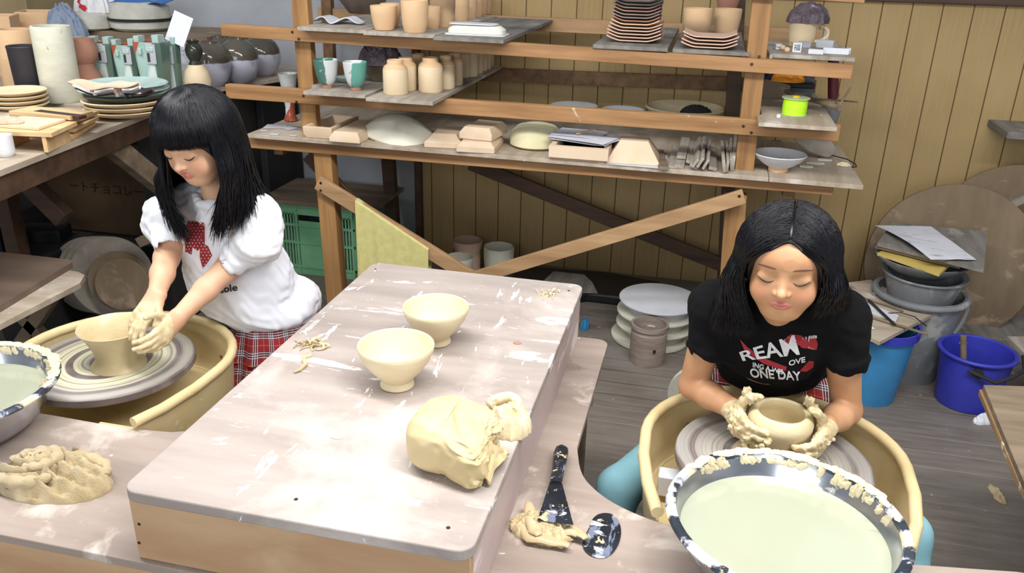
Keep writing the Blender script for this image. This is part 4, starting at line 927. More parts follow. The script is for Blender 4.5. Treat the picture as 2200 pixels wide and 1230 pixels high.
# upper shelf right end: mug, stamps
z = Z1f
mg = thing('clay_mug', 'cream clay mug with looped handle at the right end of the upper shelf', 'mug'); p = at(1724, 87, z=z + .012); r = 34 * dep(p) / FPX; h = 41 * dep(p) / FPX
G().lathe([(a_ * r, b_ * h) for a_, b_ in ((0, 0), (.76, 0), (.8, .05), (.82, .4), (.88, .75), (1.04, 1), (1.0, 1), (.82, .7), (.74, .1), (0, .08))], 40).o('body', M['bisque_pale'], mg)
G().tube([(r * (.80 + .75 * math.sin(t)), 0, h * (.5 - .42 * math.cos(t) * (1 if t < 2 else 1))) for t in [PI * i / 14 for i in range(15)]], .0055, 10, flat=1.3).o('handle', M['bisque_pale'], mg)
mg.location = (p.x, p.y + r * .8, z + .001)
p = at(1730, 44, z=z + h + .001); heap('wrapped_bundle', (p.x, mg.location.y, 0), r * 1.2, r * 1.1, .075, M['film'], 'dark pots wrapped in crinkled film resting on the cream mug', 'bundle', 9, z=z + h + .0015, n=30, amp=.4)
def stamp(px, py, w_, d_, h, an, lab, txt=None, dz=0):
    p = at(px, py, z=z + dz); R = Matrix.Rotation(an, 3, 'Z'); c_ = Vector((p.x, p.y, z + dz + h / 2 + .0006)) + R @ Vector((0, d_ / 2, 0))
    o = thing('seal_stamp', lab, 'stamp', 'white seal stamps on the upper shelf'); G().box(c_, (w_, d_, h), R).o('block', M['white'], o, bevel=.001)
    if txt:
        cu = bpy.data.curves.new('stamp_text', 'FONT'); cu.body = txt[0]; cu.size = txt[1]; cu.align_x = 'CENTER'; cu.align_y = 'CENTER'; cu.extrude = .0002
        t_ = bpy.data.objects.new('tmp', cu); C.objects.link(t_); dg = bpy.context.evaluated_depsgraph_get(); me = bpy.data.meshes.new_from_object(t_.evaluated_get(dg)); bpy.data.objects.remove(t_)
        me.transform(Matrix.Translation(Vector((p.x, p.y, z + dz + h / 2)) + R @ Vector((0, -.0004, 0))) @ R.to_4x4() @ Matrix.Rotation(PI / 2, 4, 'X')); me.materials.clear(); me.materials.append(M['black'])
        b_ = bpy.data.objects.new('carved_sign', me); C.objects.link(b_); b_.parent = o; b_['label'] = 'black printed characters'
    fin(o)
stamp(1673, 107, .022, .04, .018, .1, 'white seal block reading TAKE left of the clay balls', ('TAKE', .0085))
stamp(1711, 113, .030, .05, .032, -.1, 'large white seal block with a black character', ('福', .024))
stamp(1752, 117, .050, .018, .016, -.15, 'long white seal block right of the large character block', None)
stamp(1795, 117, .085, .022, .020, -.05, 'longest white seal block near the board end with a small mark', None)
stamp(1822, 117, .014, .022, .0199, -.05, 'square end block with a black mark at the board end', ('大', .012))
stamp(1733, 103, .03, .04, .02, .4, 'grey-white seal block behind the large character block', None)
stamp(1770, 104, .06, .03, .028, -.3, 'white block lying behind the long seal block', None)
stamp(1773, 92, .02, .02, .05, .2, 'upright white block at the back of the stamps', None)
for x, y, l_ in ((1690, 113, 'front reddish clay ball among the stamps'), (1698, 101, 'rear reddish clay ball behind the front one'), (1681, 108, 'small cracked clay ball beside the TAKE block')):
    p = at(x, y, z=z); g = G(); lump(g, (p.x, p.y, z + .0095), (.010, .010, .0095), 10, .05, 6, x); tag(g.o('clay_ball', M['bisque']), l_, 'ball', 'clay balls among the stamps')

# ------------------------------------------------------------------ under the rack
tw = []
a, b = at(764, 436, y=YF - .02), at(921, 541, y=YF - .02)
def drape(side):
    def f(u, v):
        top = a.lerp(b, u); hang = (.34 if side < 0 else .24) - .05 * u + .012 * math.sin(u * 17)
        if v < .12: ang = v / .12 * PI / 2; return Vector((top.x, YF - .006 + side * .019 * math.sin(ang), top.z + .008 + .006 * math.cos(ang)))
        k = (v - .12) / .88
        return Vector((top.x + .004 * math.sin(u * 30) * k, YF - .006 + side * (.019 + .006 * math.sin(u * 21 + 1) * k + .004 * math.sin(u * 47) * k), top.z + .008 - hang * k))
    return f
t = thing('yellow_towel', 'yellow towel draped over the sloping brace of the rack', 'towel')
G().sheet(drape(-1), 60, 26, .004).o('front_flap', M['cloth_yellow'], t); G().sheet(drape(1), 60, 20, .004).o('back_flap', M['cloth_yellow'], t); fin(t)
cr = thing('plastic_crate', 'green slotted plastic crate standing on the floor under the rack', 'crate')
pA, pB = at(598, 582, z=0), at(766, 600, z=0); cy0 = (pA.y + pB.y) / 2; x0, x1 = pA.x - .03, pB.x + .0; y0, y1, H = cy0, cy0 + .36, .36
def slot_wall(p0, p1, name='slotted_wall'):
    g = G(); p0, p1 = Vector(p0), Vector(p1); L = (p1 - p0).length; X = (p1 - p0).normalized(); N = Vector((0, 0, 1)).cross(X)
    def bx(u0, u1, z0, z1, th=.004, off=0):
        c_ = p0 + X * (u0 + u1) / 2 + Vector((0, 0, (z0 + z1) / 2)) + N * off; g.box(c_, (u1 - u0, th, z1 - z0), Matrix((X, N, Vector((0, 0, 1)))).transposed())
    bx(0, L, 0, .045); bx(0, L, H - .05, H); bx(0, L, H - .012, H, .016); bx(0, L, .16, .172, .01); bx(0, L, .25, .262, .01); bx(0, L, .035, .047, .012)
    cz = (L * .36, L * .64); bx(cz[0], cz[1], .045, H - .08)
    for u in (0.006, L * .34, L * .66, L - .006): bx(u - .006, u + .006, 0, H, .014)
    k = int(L / .016)
    for i in range(k):
        u = L * (i + .5) / k
        if cz[0] < u < cz[1]: continue
        bx(u - .004, u + .004, .04, H - .045)
    return g.o(name, M['green_crate'], cr)
slot_wall((x0, y0, 0), (x1, y0, 0)); slot_wall((x1, y0, 0), (x1, y1, 0)); slot_wall((x1, y1, 0), (x0, y1, 0)); slot_wall((x0, y1, 0), (x0, y0, 0))
G().bb(x0, x1, y0, y1, 0, .006).o('crate_base', M['green_crate'], cr)
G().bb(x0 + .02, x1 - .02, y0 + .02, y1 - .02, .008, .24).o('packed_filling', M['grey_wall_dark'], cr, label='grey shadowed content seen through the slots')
fin(cr)
tag(G().bb(x0 - .04, x1 + .12, y0 - .02, y1 + .02, H + .001, H + .022).o('plank_board', M['old_wood'], bevel=.003), 'old wooden plank lying across the green crate', 'board')
PP = [(0, 0), (.8, 0), (.88, .05), (.9, .6), (.88, .72), (.97, .8), (1, .97), (.95, 1), (.86, .9), (.78, .7), (.78, .1), (0, .08)]
lp('clay_crock', PP, 998, 600, 62, 78, 0, M['bisque_pink'], 'reddish-rimmed unglazed crock on the floor under the rack', 'crock')
lp('clay_crock', CUPT, 1065, 606, 64, 70, 0, M['plaster'], 'white chipped pot on the floor right of the reddish crock', 'pot', wob=lambda a, z: .02 * math.sin(9 * a) * (z > .06))
lp('clay_basin', CUP, 982, 618, 58, 62, 0, M['cream_disc'], 'white bowl on the floor in front of the reddish crock', 'bowl')
# black plastic tray / mat with glass like sheet
P = [at(x, y, z=.05) for x, y in ((1000, 600), (1085, 578), (1150, 571), (1240, 579), (1300, 582), (1345, 590), (1420, 604), (1430, 640), (1340, 637), (1262, 628), (1180, 640), (1060, 660), (990, 640))]
mt = G().prism([(p.x, p.y) for p in P][::-1], .0005, .05).o('black_floor_tray', M['black'], bevel=.012, smooth=False); tag(mt, 'low black plastic tray on the floor beneath the rack', 'tray')
P = [at(x, y, z=.0512) for x, y in ((1190, 583), (1255, 590), (1272, 606), (1284, 630), (1210, 628), (1165, 606))]
tag(G().prism([(p.x, p.y) for p in P][::-1], .0512, .0535).o('glass_offcut', M['board_dark'], smooth=False), 'grey translucent sheet lying on the black floor tray', 'sheet')
# ------------------------------------------------------------------ left display table
ZL = .95
lt = thing('display_table', 'long plywood-topped table of vases and plates along the left', 'table')
e0, e1 = at(0, 365, z=ZL), at(325, 240, z=ZL); dv = (e1 - e0).normalized(); n_ = Vector((-dv.y, dv.x, 0))
pm_ = at(150, 309, z=ZL); s0, s1 = e0 - dv * .5, e1 + dv * .02
def quadslab(a, b, wd, z0, z1):
    P = [a, b, b + n_ * wd, a + n_ * wd]; return G().add([(p.x, p.y, z0) for p in P] + [(p.x, p.y, z1) for p in P], [(3, 2, 1, 0), (4, 5, 6, 7), (0, 1, 5, 4), (1, 2, 6, 5), (2, 3, 7, 6), (3, 0, 4, 7)])
if n_.x > 0: n_ = -n_
k0 = e0 + dv * (pm_ - e0).dot(dv)
quadslab(s0, k0 - dv * .3, 1.15, ZL - .018, ZL).o('tabletop', M['ply_y'], lt, bevel=.001, smooth=False)
quadslab(k0 - dv * .298, s1, 1.15, ZL - .018, ZL).o('tabletop', M['ply_y'], lt, bevel=.001, smooth=False)
quadslab(s0 + n_ * .012, s1 + n_ * .012, .03, ZL - .088, ZL - .019).o('apron_beam', M['dark_wood'], lt, bevel=.002)
quadslab(s0 + n_ * .8, s1 + n_ * .8, .03, ZL - .088, ZL - .019).o('apron_beam', M['dark_wood'], lt, bevel=.002)
def bw(a, b, w_, h, nm, m_='dark_wood'): return G().bar(a, b, w_, h).o(nm, M[m_], lt, bevel=.002)
bw(at(225, 300, x=-2.02), at(400, 440, x=-2.02) , .05, .07, 'brace', 'old_wood')
bw(at(30, 360, y=2.5), at(140, 470, y=2.5), .05, .07, 'brace')
for f in (.08, .62, .97):
    p = s0.lerp(s1, f) + n_ * (.06 if f < .1 else .62)
    G().bb(p.x - .03, p.x + .03, p.y - .03, p.y + .03, 0, ZL - .088).o('leg', M['dark_wood'], lt, bevel=.003)
fin(lt)
# ware board of dark jars behind
ZJ = .95
jb = [at(474, 187, z=ZJ), at(620, 162, z=ZJ)]
jb[0] = jb[1] + (jb[0] - jb[1]) * 1.0
cab = G().bb(-4.0, -2.07, 3.62, YW - .02, 0, ZJ - .022); tag(cab.o('jar_cabinet', M['dark'], bevel=.004), 'dark grey cabinet under the board of round glazed jars', 'cabinet')
tag(G().prism([(-2.02, 2.715), (-2.062, 3.27), (-1.946, 3.654), (-1.94, 3.96), (-4.2, 3.96), (-4.2, 2.715)][::-1], ZJ - .02, ZJ).o('jar_board', M['ply_y'], bevel=.0015, smooth=False), 'broad plywood board carrying the round glazed jars', 'board')
tag(G().bb(-2.16, -2.10, 2.8, 3.6, 0, ZJ - .0205).o('grey_side_panel', M['dark']), 'dark grey panel closing the side below the jar board', 'panel')
def two_tone(name, top, bot, zf, rough=.2, n=.01):
    t = NT(name); tc = t.n('ShaderNodeTexCoord'); sx = t.n('ShaderNodeSeparateXYZ', {0: tc.outputs['Object']})
    f = t.ramp(t.math('ADD', sx.outputs[2], t.math('MULTIPLY', t.noise(t.coord(), 9, 3), n)), zf, zf + .004)
    b = t.mix(t.ramp(t.noise(t.coord(), 40, 4), .6, .75), lin(bot), lin('8d8c96'))
    b = t.mix(t.ramp(t.noise(t.coord(), 5, 3), .45, .7, 0, .5), b, lin('9c9aa8'))
    tp = t.mix(t.ramp(t.noise(t.coord((1, 1, 3)), 8, 4), .4, .7), lin(top), lin('5b4a42'))
    return t.out(t.mix(f, b, tp), rough)
tj = two_tone('two_tone_jar', '55544a', 'bdbdcc', .118, .12, .03)
RJ = [(0, 0), (.45, 0), (.5, .02), (.78, .14), (.96, .34), (1, .5), (.95, .68), (.78, .84), (.5, .94), (.42, .96), (.40, 1.0), (.36, 1.0), (.35, .95), (.6, .85), (.85, .6), (.8, .25), (.4, .05), (0, .05)]
GZ = 'two-tone glazed round jars on the back left'
for x, yb, w_, h, l_ in ((448, 188, 84, 92, 'round jar with brown-green top and pale body, closest behind the girl in white'), (508, 180, 84, 92, 'round two-tone jar with a bright highlight, second from the wall'), (556, 165, 82, 82, 'round two-tone jar with dark olive shoulder, nearest the rack'), (472, 165, 60, 82, 'round dark-shouldered jar peeking over the front ones')):
    z = ZJ; p = at(x, yb, z=z); r = w_ / 2 * dep(p) / FPX; h_ = h * dep(p) / FPX * 1.02
    g = G().lathe([(a_ * r, b_ * h_) for a_, b_ in RJ], 48); o = g.o('glazed_jar', tj); o.location = (p.x, p.y + r * .45, z + .0005); o['label'] = l_; o['category'] = 'jar'; o['group'] = GZ
def lz(name, prof, px, pyb, wpx, hpx, mat, label, cat, z=ZL, **k): return lp(name, prof, px, pyb, wpx, hpx, z, mat, label, cat, **k)
BT = [(0, 0), (.8, 0), (.95, .08), (1, .25), (.85, .48), (.45, .62), (.3, .7), (.38, .76), (.62, .84), (.66, .9), (.4, .95), (.42, 1), (.3, 1), (.25, .7), (.6, .4), (0, .1)]
gb = thing('gourd_bottle', 'cream gourd bottle with dark olive glazed neck behind the girl in white', 'bottle'); p = at(412, 205, z=ZL); r = 27 * dep(p) / FPX; h_ = 112 * dep(p) / FPX
G().lathe([(a_ * r, b_ * h_) for a_, b_ in ((0, 0), (.8, 0), (1, .1), (1.08, .25), (.9, .42), (.55, .55), (0, .56))], 40).o('body', M['bisque_pale'], gb)
G().lathe([(a_ * r, b_ * h_) for a_, b_ in ((.56, .545), (.4, .62), (.62, .72), (.68, .82), (.55, .92), (.4, .95), (.5, 1), (.4, 1), (.3, .9), (0, .8))], 36).o('neck', pm('olive_glaze', '3a3d33', '23251f', 8, rough=.15), gb, label='dark olive glazed neck')
gb.location = (p.x, p.y + r, ZL + .0005)
# celadon cut-cornered vases
cel = None
def celadon_mat():
    t = NT('celadon_red'); tc = t.n('ShaderNodeTexCoord'); sx = t.n('ShaderNodeSeparateXYZ', {0: tc.outputs['Object']})
    zz = t.math('MULTIPLY', sx.outputs[2], 1.)
    w_ = t.math('ADD', sx.outputs[0], t.math('ADD', t.math('MULTIPLY', t.math('SINE', t.math('MULTIPLY', zz, 17.)), .028), t.math('MULTIPLY', t.noise(t.coord(), 6, 2), .02)))
    base = t.mix(t.ramp(t.noise(t.coord(), 9, 4), .35, .65), lin('a3c2bb'), lin('86a59d'))
    base = t.mix(t.ramp(t.noise(t.coord((1, 1, .3)), 7, 3), .55, .62), base, lin('d3dedc'))
    base = t.mix(t.ramp(sx.outputs[0], .034, .036), base, lin('5f776c'))
    col = t.mix(t.ramp(w_, -.03, -.026), lin('a8533c'), base)
    return t.out(col, .2)
CM = celadon_mat(); ol_ = pm('slot_green', '38433c', '2a322d', 5, rough=.3)
def cvase(px, pyb, wpx, hpx, label, copy=None):
    global cel
    p = at(px, pyb, z=ZL)
    if cel is None:
        o = thing('celadon_vase', label, 'vase', 'faceted celadon vases with slots'); r = wpx / 2 * dep(p) / FPX; h = hpx * dep(p) / FPX
        S = [(-1, -.75), (-.75, -1), (.75, -1), (1, -.6), (1, .6), (.75, 1), (-.75, 1), (-1, .75)]; g = G(); vs = []; L = [(0, .72), (.1, .82), (.5, .92), (.8, 1), (1, 1.04)]; m_ = len(S)
        for z, s in L: vs += [(x * r * s, y * r * s * .8, z * h) for x, y in S]
        for s, z in ((.9, 1), (.85, .3)): vs += [(x * r * s, y * r * s * .8, z * h) for x, y in S]
        K = len(L) + 2; fs = [tuple(range(m_))[::-1], tuple(range((K - 1) * m_, K * m_))]
        for j in range(K - 1): fs += [(j * m_ + i, j * m_ + (i + 1) % m_, (j + 1) * m_ + (i + 1) % m_, (j + 1) * m_ + i) for i in range(m_)]
        g.add(vs, fs); g.o('body', CM, o, bevel=.003, smooth=False)
        # stepped prongs at the mouth, lug and window
        for k, (x, y, w_, d_, z0, z1) in enumerate(((-.75, -.3, .4, .9, .98, 1.10), (.72, -.3, .5, .9, .98, 1.13))):
            G().bb((x - w_ / 2) * r, (x + w_ / 2) * r, (y - d_ / 2) * r * .8, (y + d_ / 2) * r * .8, z0 * h, z1 * h).o('mouth_prong', M['celadon'], o, bevel=.002)
        G().bb(-.45 * r, -.2 * r, -1.0 * r, -.80 * r, .78 * h, .9 * h).o('lug', M['celadon'], o, bevel=.003)
        G().bb(.10 * r, .82 * r, -.88 * r, -.80 * r, .62 * h, .97 * h).o('cut_window', M['grey_wall'], o, bevel=.003, label='pale recessed facet with a dark slot')
        G().bb(.18 * r, .38 * r, -.90 * r, -.86 * r, .66 * h, .82 * h).o('slot', ol_, o)
        G().bb(.14 * r, .70 * r, -.93 * r, -.86 * r, .84 * h, .93 * h).o('ledge', M['celadon'], o, bevel=.002)
        o.location = (p.x, p.y + r, ZL + .0005); cel = o; cel['r0'] = wpx / 2 * dep(p) / FPX; return o
    r = wpx / 2 * dep(p) / FPX; sc = r / cel['r0']; hs = hpx * dep(p) / FPX / (cel['h0'])
    return dup(cel, (p.x, p.y + r, ZL + .0005), label, rotz=random.uniform(-.06, .06), scale=(sc, sc, hs))
o = cvase(322, 212, 62, 116, 'turquoise faceted vase with wavy red edge beside the head of the girl in white'); cel['h0'] = 116 * dep(cel.location) / FPX
for k in ('r0',): pass
cvase(218, 200, 56, 104, 'light celadon faceted vase right of the terracotta vase')
cvase(271, 204, 54, 104, 'grey-green faceted vase between the two turquoise ones')
cvase(367, 205, 36, 108, 'dark narrow faceted vase half hidden behind the hair of the girl in white')
cvase(188, 180, 50, 88, 'celadon faceted vase standing behind the terracotta vase')
del cel['r0'], cel['h0']
for o_ in C.objects:
    if o_.name.startswith('celadon_vase'):
        for k in ('r0', 'h0'):
            if k in o_: del o_[k]
lz('terracotta_vase', [(0, 0), (.95, 0), (1, .1), (.97, .32), (.6, .5), (.58, .56), (.9, .68), (.95, .85), (.8, .93), (.78, 1), (.7, 1), (.6, .6), (0, .1)], 172, 208, 66, 112, M['terracotta'], 'waisted terracotta vase behind the plate stack', 'vase')
lz('white_cylinder_vase', [(0, 0), (.95, 0), (1, .02), (1, .98), (.97, 1), (.85, 1), (.84, .1), (0, .06)], 112, 222, 78, 148, pm('cream_crackle', 'd9d7c6', 'c9c8b4', 9, (1, 1, 3), .8, spots=(('a8a687', 20, .68, .05),)), 'tall cream cylinder vase left of the terracotta vase', 'vase', wob=lambda a, z: .012 * math.sin(z * 60))
lz('black_cylinder_vase', [(0, 0), (.82, 0), (.85, .02), (.97, .95), (1, .98), (.96, 1), (.85, .98), (.7, .1), (0, .06)], 52, 218, 62, 108, pm('smoked_black', '26242a', '37343a', 5, rough=.6, spots=(('6b5240', 3, .6, .12),)), 'tapered smoky black vase in front of the peach cylinder', 'vase')
lz('peach_cylinder_vase', [(0, 0), (.98, 0), (1, .02), (1, .98), (.97, 1), (.85, 1), (.84, .1), (0, .06)], 28, 200, 76, 122, M['bisque'], 'tall peach bisque cylinder vase behind the black vase', 'vase')
def planter(px, pyb, wpx, hpx, lab, rz):
    p = at(px, pyb, z=ZL); w_ = wpx * dep(p) / FPX * .72; h = hpx * dep(p) / FPX; t = .012
    g = G(); vs = []
    for (s, z) in ((.8, 0), (1, h), (1 - 2 * t / w_, h), (.8 - 2 * t / w_, t)):
        for sx, sy in ((-1, -1), (1, -1), (1, 1), (-1, 1)): vs.append((sx * s * w_ / 2, sy * s * w_ / 2, z))
    fs = [(3, 2, 1, 0), (12, 13, 14, 15)]
    for k in range(3): fs += [(4 * k + i, 4 * k + (i + 1) % 4, 4 * k + 4 + (i + 1) % 4, 4 * k + 4 + i) for i in range(4)]
    o = g.add(vs, fs).o('square_planter', M['bisque'], bevel=.003, smooth=False); o.location = (p.x, p.y + w_ / 2, ZL + .0005); o.rotation_euler = (0, 0, rz); o['label'] = lab; o['category'] = 'planter'
planter(78, 150, 112, 118, 'square peach planter behind the cream cylinder vase', .5)
planter(-20, 165, 112, 124, 'square peach planter cut by the left edge of the photo', .5)
ol = bpy.data.materials['olive_glaze']
for x, yb, w_, h, l_ in ((252, 150, 34, 78, 'small black bottle-necked jar standing up behind the faceted vases'), (275, 150, 24, 66, 'tiny black jar neck beside the black bottle-necked jar'), (148, 130, 46, 80, 'dark glazed jar left of the row behind the vases'), (186, 128, 50, 84, 'dark grey glazed jar behind the celadon vase at the back')):
    lz('dark_glazed_jar', JAR, x, yb, w_, h, ol, l_, 'jar')
# plates
random.seed(31)
PL = [(0, 0), (.6, 0), (.65, .1), (.9, .5), (1, .9), (.97, 1), (.9, .8), (.6, .35), (0, .3)]
pc = at(220, 262, z=ZL); rp = 92 * dep(pc) / FPX; pc = Vector((pc.x, pc.y + rp * .95, 0))
dk = pm('dark_green_glaze', '4d5a4c', '39443a', 9, rough=.2)
zz = ZL + .0005
nm = ['bottom bisque plate of the big round stack', 'second bisque plate of the big round stack', 'third bisque plate of the big round stack', 'dark green plate in the middle of the big round stack', 'wavy-rimmed celadon plate lying on the dark green one', 'topmost pale celadon plate of the big round stack']
for k, (m_, s, st_) in enumerate((('bisque_pale', .95, .017), ('bisque_pale', .97, .017), ('bisque_pale', .97, .019), (dk, .96, .019), ('celadon', 1.02, .017), ('celadon', 1.0, .017))):
    g = G().lathe([(a_ * rp * s, b_ * .026) for a_, b_ in PL], 64, wob=(lambda a, z: .012 * math.sin(5 * a) + .008 * math.sin(9 * a + 1)) if k > 2 else None)
    o = g.o('round_plate', M[m_] if isinstance(m_, str) else m_); o.location = (pc.x + random.uniform(-.005, .005), pc.y + random.uniform(-.005, .005), zz); zz += st_; o['label'] = nm[k]; o['category'] = 'plate'; o['group'] = 'round plates stacked at the end of the left table'
zz += .010
def leafdish(px, py, w_, d_, mat, lab, an, z, feet=True):
    o = thing('leaf_dish', lab, 'dish'); p = at(px, py, z=z)
    def f(u, v): x, y = 2 * u - 1, 2 * v - 1; k = (1 - abs(x) ** 2.2) ** .6 * .85 + .15; return Vector((x * w_ / 2, y * d_ / 2 * k, .006 + .012 * x * x + .008 * y * y + .004 * math.sin(x * 6)))
    G().sheet(f, 24, 10, .005).o('dish', mat, o)
    if feet:
        for x, y in ((-.2, 0), (.18, -.15), (.18, .15)): G().cyl((x * w_, y * d_, -.006), (x * w_, y * d_, .008), .006, n=10).o('foot', mat, o)
    o.location = (p.x, p.y + d_ * .3, z); o.rotation_euler = (0, 0, an)
leafdish(232, 210, .25, .13, pm('black_red_glaze', '24262b', '1a1b1f', 5, rough=.2, spots=(('8a2f3a', 4, .6, .05),)), 'black and red leaf-shaped dish on the topmost celadon plate', .2, zz)
leafdish(218, 204, .20, .10, M['white_clay'], 'white wavy dish with orange mark between the black and pink dishes', .25, zz + .026)
leafdish(212, 197, .20, .10, M['bisque_pink'], 'pinkish unglazed leaf dish with feet, topmost of all the dishes', .3, zz + .052)
# left plates at frame edge
for k in range(4):
    p = at(8, 243, z=ZL); o = G().lathe([(a_ * .10, b_ * .02) for a_, b_ in PL], 40).o('bisque_dish', M['bisque_pale']); o.location = (p.x - .02, p.y + .10, ZL + .0005 + .016 * k); o['label'] = ['bottom', 'second', 'third', 'top'][k] + ' bisque dish of the small stack at the left edge of the photo'; o['category'] = 'dish'; o['group'] = 'bisque dishes at the left edge'
# stacked flat boards and footed wooden trays
def flat(name, pl, pr, pb, th, z, mat, lab, cat='board', rough=None):
    """rectangle from front-left, front-right and back-right corners on height z"""
    a, b, c_ = at(*pl, z=z), at(*pr, z=z), at(*pb, z=z); d = a + (c_ - b)
    P = [a, b, c_, d]; g = G().add([(p.x, p.y, z - th) for p in P] + [(p.x, p.y, z) for p in P], [(3, 2, 1, 0), (4, 5, 6, 7), (0, 1, 5, 4), (1, 2, 6, 5), (2, 3, 7, 6), (3, 0, 4, 7)])
    return tag(g.o(name, M[mat], bevel=.001, smooth=False), lab, cat)
flat('wooden_board', (100, 289), (158, 291), (205, 262), .012, ZL + .013, 'new_wood', 'lowest pale board under the footed tray')
flat('wooden_board', (60, 283), (165, 287), (212, 265), .011, ZL + .030, 'new_wood', 'second pale board from below beside the round plates') if 0 else None
flat('wooden_board', (40, 276), (160, 277), (212, 250), .011, ZL + .029, 'new_wood', 'middle pale board sticking out beside the round plates')
flat('wooden_board', (30, 262), (150, 262), (213, 237), .012, ZL + .045, 'new_wood', 'upper pale board near the round plates')
ty = thing('footed_tray', 'pale wooden tray on crosswise feet in the board heap', 'tray')
z = ZL + .060; a, b, c_ = at(-20, 281, z=z), at(110, 286, z=z), at(165, 261, z=z); d = a + (c_ - b); P = [a, b, c_, d]
G().add([(p.x, p.y, z - .012) for p in P] + [(p.x, p.y, z) for p in P], [(3, 2, 1, 0), (4, 5, 6, 7), (0, 1, 5, 4), (1, 2, 6, 5), (2, 3, 7, 6), (3, 0, 4, 7)]).o('tray_board', M['new_wood'], ty, smooth=False)
for f in (.12, .85):
    q0, q1 = a.lerp(b, f), d.lerp(c_, f); G().bar(q0 + (q1 - q0) * .02 - Vector((0, 0, .036)), q0 + (q1 - q0) * .9 - Vector((0, 0, .036)), .012, .046).o('tray_foot', M['new_wood'], ty)
fin(ty)
sl = thing('striped_board', 'board with dark walnut stripe lying on top of the heap', 'board')
z = ZL + .078; a, b, c_ = at(20, 245, z=z), at(178, 245, z=z), at(206, 237, z=z); b = at(184, 248, z=z)
flat('pale_board', (18, 238), (150, 250), (200, 239), .012, ZL + .075, 'new_wood', 'x')
C.objects[-1] if 0 else None
for o_ in [o for o in C.objects if o.name.startswith('pale_board')]:
    del o_['category']; o_['label'] = 'pale board edge'; o_.parent = sl
p, q = at(80, 240, z=ZL + .0705), at(178, 252, z=ZL + .0705); g = G().bar(p, q, .03, .010); g.o('walnut_strip', M['walnut'], sl, bevel=.001, label='dark walnut strip'); fin(sl)
flat('clay_slab', (-15, 267), (82, 274), (140, 255), .008, ZL + .069, 'bisque_pale', 'pale torn clay slab lying on the footed tray', 'clay')
p = at(10, 262, z=ZL + .07); heap('crumpled_paste', (p.x, p.y, 0), .06, .03, .018, M['bisque_pink'], 'small crumpled pink clay remains on the clay slab', 'clay', 4, z=ZL + .0695, n=24)
cp_ = lz('white_cup', [(0, 0), (.75, 0), (.85, .05), (1, .2), (1, 1), (.96, 1), (.95, .3), (.7, .1), (0, .08)], 2, 338, 40, 44, M['white_clay'], 'small white porcelain cup at the table edge far left', 'cup')

# ------------------------------------------------------------------ heaps at the top left, behind the vases
ZC = .9505
tag(G().bb(-4.2, -3.3, 3.62, 3.95, ZC, ZC + .34).o('cardboard_box', pm('cardboard', 'a3916b', '8f7d5a', 4, rough=.9), bevel=.004), 'tan cardboard box at the top left corner', 'box')
tag(G().bb(-3.6, -3.25, 3.2, 3.36, ZC, ZC + .14).o('black_case', M['black'], bevel=.01), 'black flat case in front of the tan cardboard box', 'case')
M['bundlec'] = pm('white_canvas', 'cfcdc2', 'bcbab0', 9, rough=.95, bscale=60, bump=.6, bd=.004)
def drum(px, pyb, wpx, hpx, y, lab, strap=None, seed=3):
    p = at(px, pyb, y=y); w_ = wpx * dep(p) / FPX; h = hpx * dep(p) / FPX
    o = thing('canvas_bundle', lab, 'bundle'); g = G(); g.lathe([(0, 0), (.8 * w_ / 2, 0), (.98 * w_ / 2, .12 * h), (w_ / 2, .4 * h), (.99 * w_ / 2, .5 * h), (.95 * w_ / 2, .85 * h), (.7 * w_ / 2, 1 * h), (0, h * .96)], 40, wob=lambda a, z: .05 * nz((math.cos(a) * 2, math.sin(a) * 2, z * 14), 1, seed)); g.o('bundle', M['bundlec'], o)
    if strap: g = G().lathe([(w_ / 2 * 1.04, .36 * h), (w_ / 2 * 1.05, .46 * h), (w_ / 2 * 1.0, .46 * h), (w_ / 2 * .99, .36 * h)], 40); g.o('strap', M[strap], o)
    o.location = (p.x, p.y, p.z); return o
M['blue_strap'] = pm('blue_tarp', '3f78c0', '3468ad', 4, rough=.5)
d1 = drum(306, 64, 125, 58, 3.62, 'big cream canvas bundle with a dark strap at the top left', 'dark', 3)
d2 = drum(196, 50, 92, 36, 3.55, 'smaller cream canvas bundle left of the strapped one', None, 8)
zt = min(d1.location.z, d2.location.z) - .002
tag(G().bb(-2.95, -2.25, 3.5, 3.9, ZC + .0, zt).o('plywood_stand', M['old_wood'], bevel=.003), 'brown wooden stand under the canvas bundles', 'stand')
d2.location.z = zt + .0008; d1.location.z = zt + .0008
p = at(310, 10, y=3.62); tag(G().sheet(lambda u, v: Vector((p.x - .14 + .28 * u, 3.56 + .12 * v, d1.location.z + .122 + .012 * math.sin(u * 9) + .02 * v)), 24, 6, .004).o('blue_tarp_strip', M['blue_strap']), 'blue tarp strip lying over the strapped canvas bundle', 'tarp')
heap('white_red_bag', (d2.location.x + .01, 3.6, 0), .10, .07, .12, pm('white_red_print', 'e3e2e4', 'd6d5d8', 9, rough=.5, spots=(('c22a35', 9, .6, .02),)), 'white bag with red print on the smaller canvas bundle', 'bag', 3, z=d2.location.z + .075, n=30)
p = at(168, 30, y=3.5); tag(G().bb(p.x - .045, p.x + .045, 3.7, 3.78, ZC, ZC + .36).o('teal_folder', pm('teal_folder', '1f5a70', '1a4d60', 4)), 'teal folder standing upright behind the canvas bundles', 'folder')
heap('grey_blue_bag', (at(95, 30, y=3.3).x, 3.12, 0), .11, .09, .30, pm('grey_blue_cloth', '8b97aa', '76829a', 8, rough=.8, bump=.6), 'grey-blue plastic bag at the back of the left table', 'bag', 6, z=ZL + .0005, n=40, ridge=3, amp=.3)
for q in [o for o in C.objects if o.name.startswith('grey_blue_bag')]: q.location = (-2.92, 3.42, ZL + .0005)
